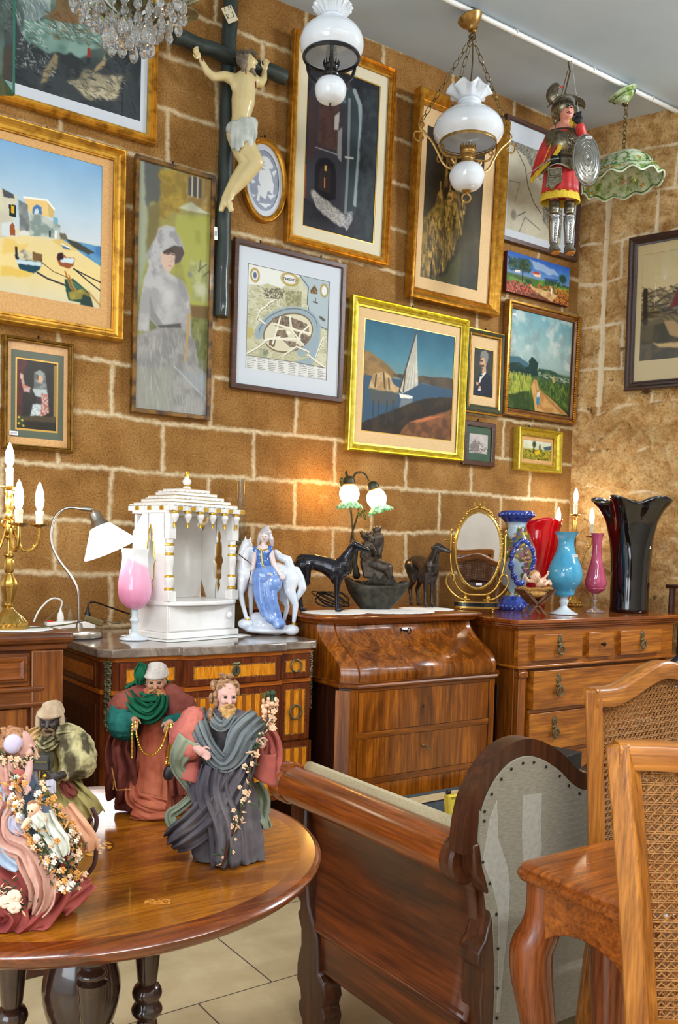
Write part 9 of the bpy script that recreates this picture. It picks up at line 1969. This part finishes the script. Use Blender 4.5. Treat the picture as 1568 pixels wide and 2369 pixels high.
b=MB(); drape(b,[f(420,900,-.076),f(440,1000,-.08),f(500,1080,-.078)],[.018,.022,.014],2,.0015); b.build('lilac_bow',cloth('lilac_cloth',(150,146,166),(186,182,200)),t,solid=.0014); b=MB(); drape(b,[f(850,880,-.05),f(990,1050,-.056),f(1090,1220,-.05),f(1110,1380,-.04)],[.022,.028,.028,.02],2,.002); b.build('peach_cloth',cloth('peach_cloth',(196,140,108),(214,164,134)),t,solid=.0014)
gc=[(dgr,0),(dgr,0),(orgb,1),(beig,1),(orgb,0),(whb,1)]
garland(t,[f(330,520,-.05),f(360,720,-.066),f(470,820,-.074),f(600,960,-.08),f(700,1160,-.082),f(800,1340,-.08),f(900,1560,-.076),f(960,1680,-.07)],230,.0065,gc,21,.0012,.0030)
garland(t,[f(600,700,-.05),f(760,820,-.058),f(880,1000,-.062),f(980,1200,-.06),f(1010,1420,-.056),f(980,1640,-.06)],200,.0060,gc,22,.0012,.0030)
b=MB()
for pts in ([(1110,920),(1160,1030),(1150,1160),(1100,1210)],[(1120,1290),(1160,1400),(1140,1560),(1060,1680)],[(1085,1180),(1075,1080),(1110,1040)]): b.tube(smoothpts([f(x,y,-.03) for x,y in pts],5),.0028,8)
b.build('vine',M('dark_red_vine',(58,28,30),rough=.5),t)
garland(t,[f(330,1640,-.086),f(420,1740,-.09),f(560,1830,-.088)],60,.0085,[(dgr,0),(dgr,0),(beig,0)],23,.0012,.0026)
for X,Y in ((470,1700),(470,1810),(380,1760)):
    b=MB(); c=Vector(f(X,Y,-.096)); 
    for j in range(7): a=2*PI*j/7; b.ell(c+Vector((.0045*cos(a),-.001,.0045*sin(a))),(.0042,.0022,.0042),8)
    b.ell(c+Vector((0,-.002,0)),.003,8); b.build('rose',M('cream_rose',(222,186,160),(234,206,182),100,.8),t)
# infant in the garland
b=MB(); b.ell(f(620,800,-.084),(.0072,.008,.0082),12); b.cap(f(630,850,-.082),f(690,930,-.080),.007,.008,10); b.chain([f(600,900,-.094),f(560,960,-.098)],[.004,.003],8); io=b.build('infant',M('doll_skin'),t,remesh=.0012,sm=2)
b=MB(); b.ell(f(612,775,-.081),(.0072,.0078,.0062),10); tuft(b,f(612,770,-.082),16,.005,.0014,.0026,3); b.build('hair',M('auburn_hair',(130,84,56),(186,136,96),260,.85,bmp=.6,bsc=300),io)
b=MB(); b.ell(f(596,806,-.0915),.0011,6); b.ell(f(632,810,-.0918),.0011,6); b.build('eyes',M('eye_dark'),io)
b=MB(); drape(b,[f(640,860,-.092),f(690,930,-.092),f(720,990,-.09)],[.016,.018,.014],2,.0012); b.build('swaddling',whc,io,solid=.0014)
hc=f(215,330,-.006); R_=Matrix.Rotation(1.75,3,'Z')@Matrix.Rotation(.1,3,'X'); h=head(t,hc,R_,palef,1.12)
b=MB(); b.ell(h(0,.006,.006),(.0185,.0185,.0205),14,R_); b.chain([h(0,.014,.0),h(0,.014,-.018)],[.012,.010],8); tuft(b,h(0,.006,.008),70,.0155,.002,.0048,12); b.build('hair',M('auburn_hair',(130,84,56),(186,136,96),260,.85,bmp=.6,bsc=300),t)
b=MB(); b.ell(h(-.0145,.004,.008),(.0075,.0115,.0125),14,R_); b.build('headdress',cloth('lilac_cap',(168,158,184),(196,186,206)),t)
q=[h(.0185*cos(a),.004+.020*sin(a),.012*sin(a+1.2)) for a in np.linspace(0,2*PI,20)[:-1]]; garland(t,[tuple(p) for p in q],110,.0034,[(beig,1),(dgr,0),(beig,1)],31,.0014,.0032)
b=MB(); b.chain([f(390,470,-.02),f(430,540,-.04),f(450,610,-.05)],[.0045,.005,.004],8); small_hand(b,f(452,640,-.054),(.2,-.3,-.9),(.8,-.2,.1),.75); b.build('hand',palef,t,remesh=.0012,sm=2); b=MB(); b.chain([f(330,560,-.04),f(300,640,-.05)],[.009,.008],8); b.build('sleeve',rose,t)
# ---------- groups of like things ----------
GR={'picture':'pictures hung on the stone walls','doily':'white lace doilies under the ornaments','figurine':None,'statue':'greyhound statues on the writing desk','chair':'cane-backed chairs','candelabra':'brass candelabra','vase':'coloured vases on the chest of drawers','pendant lamp':'pendant lamps hanging from the ceiling','plug':'plugs in the power strip','picture frame':'frames stored behind the settee'}
for o in COL.objects:
    if o.parent is None and 'category' in o:
        g=GR.get(o['category'])
        if o.name.startswith('robed_figure'): g='fabric figures on the round table'
        if g: o['group']=g
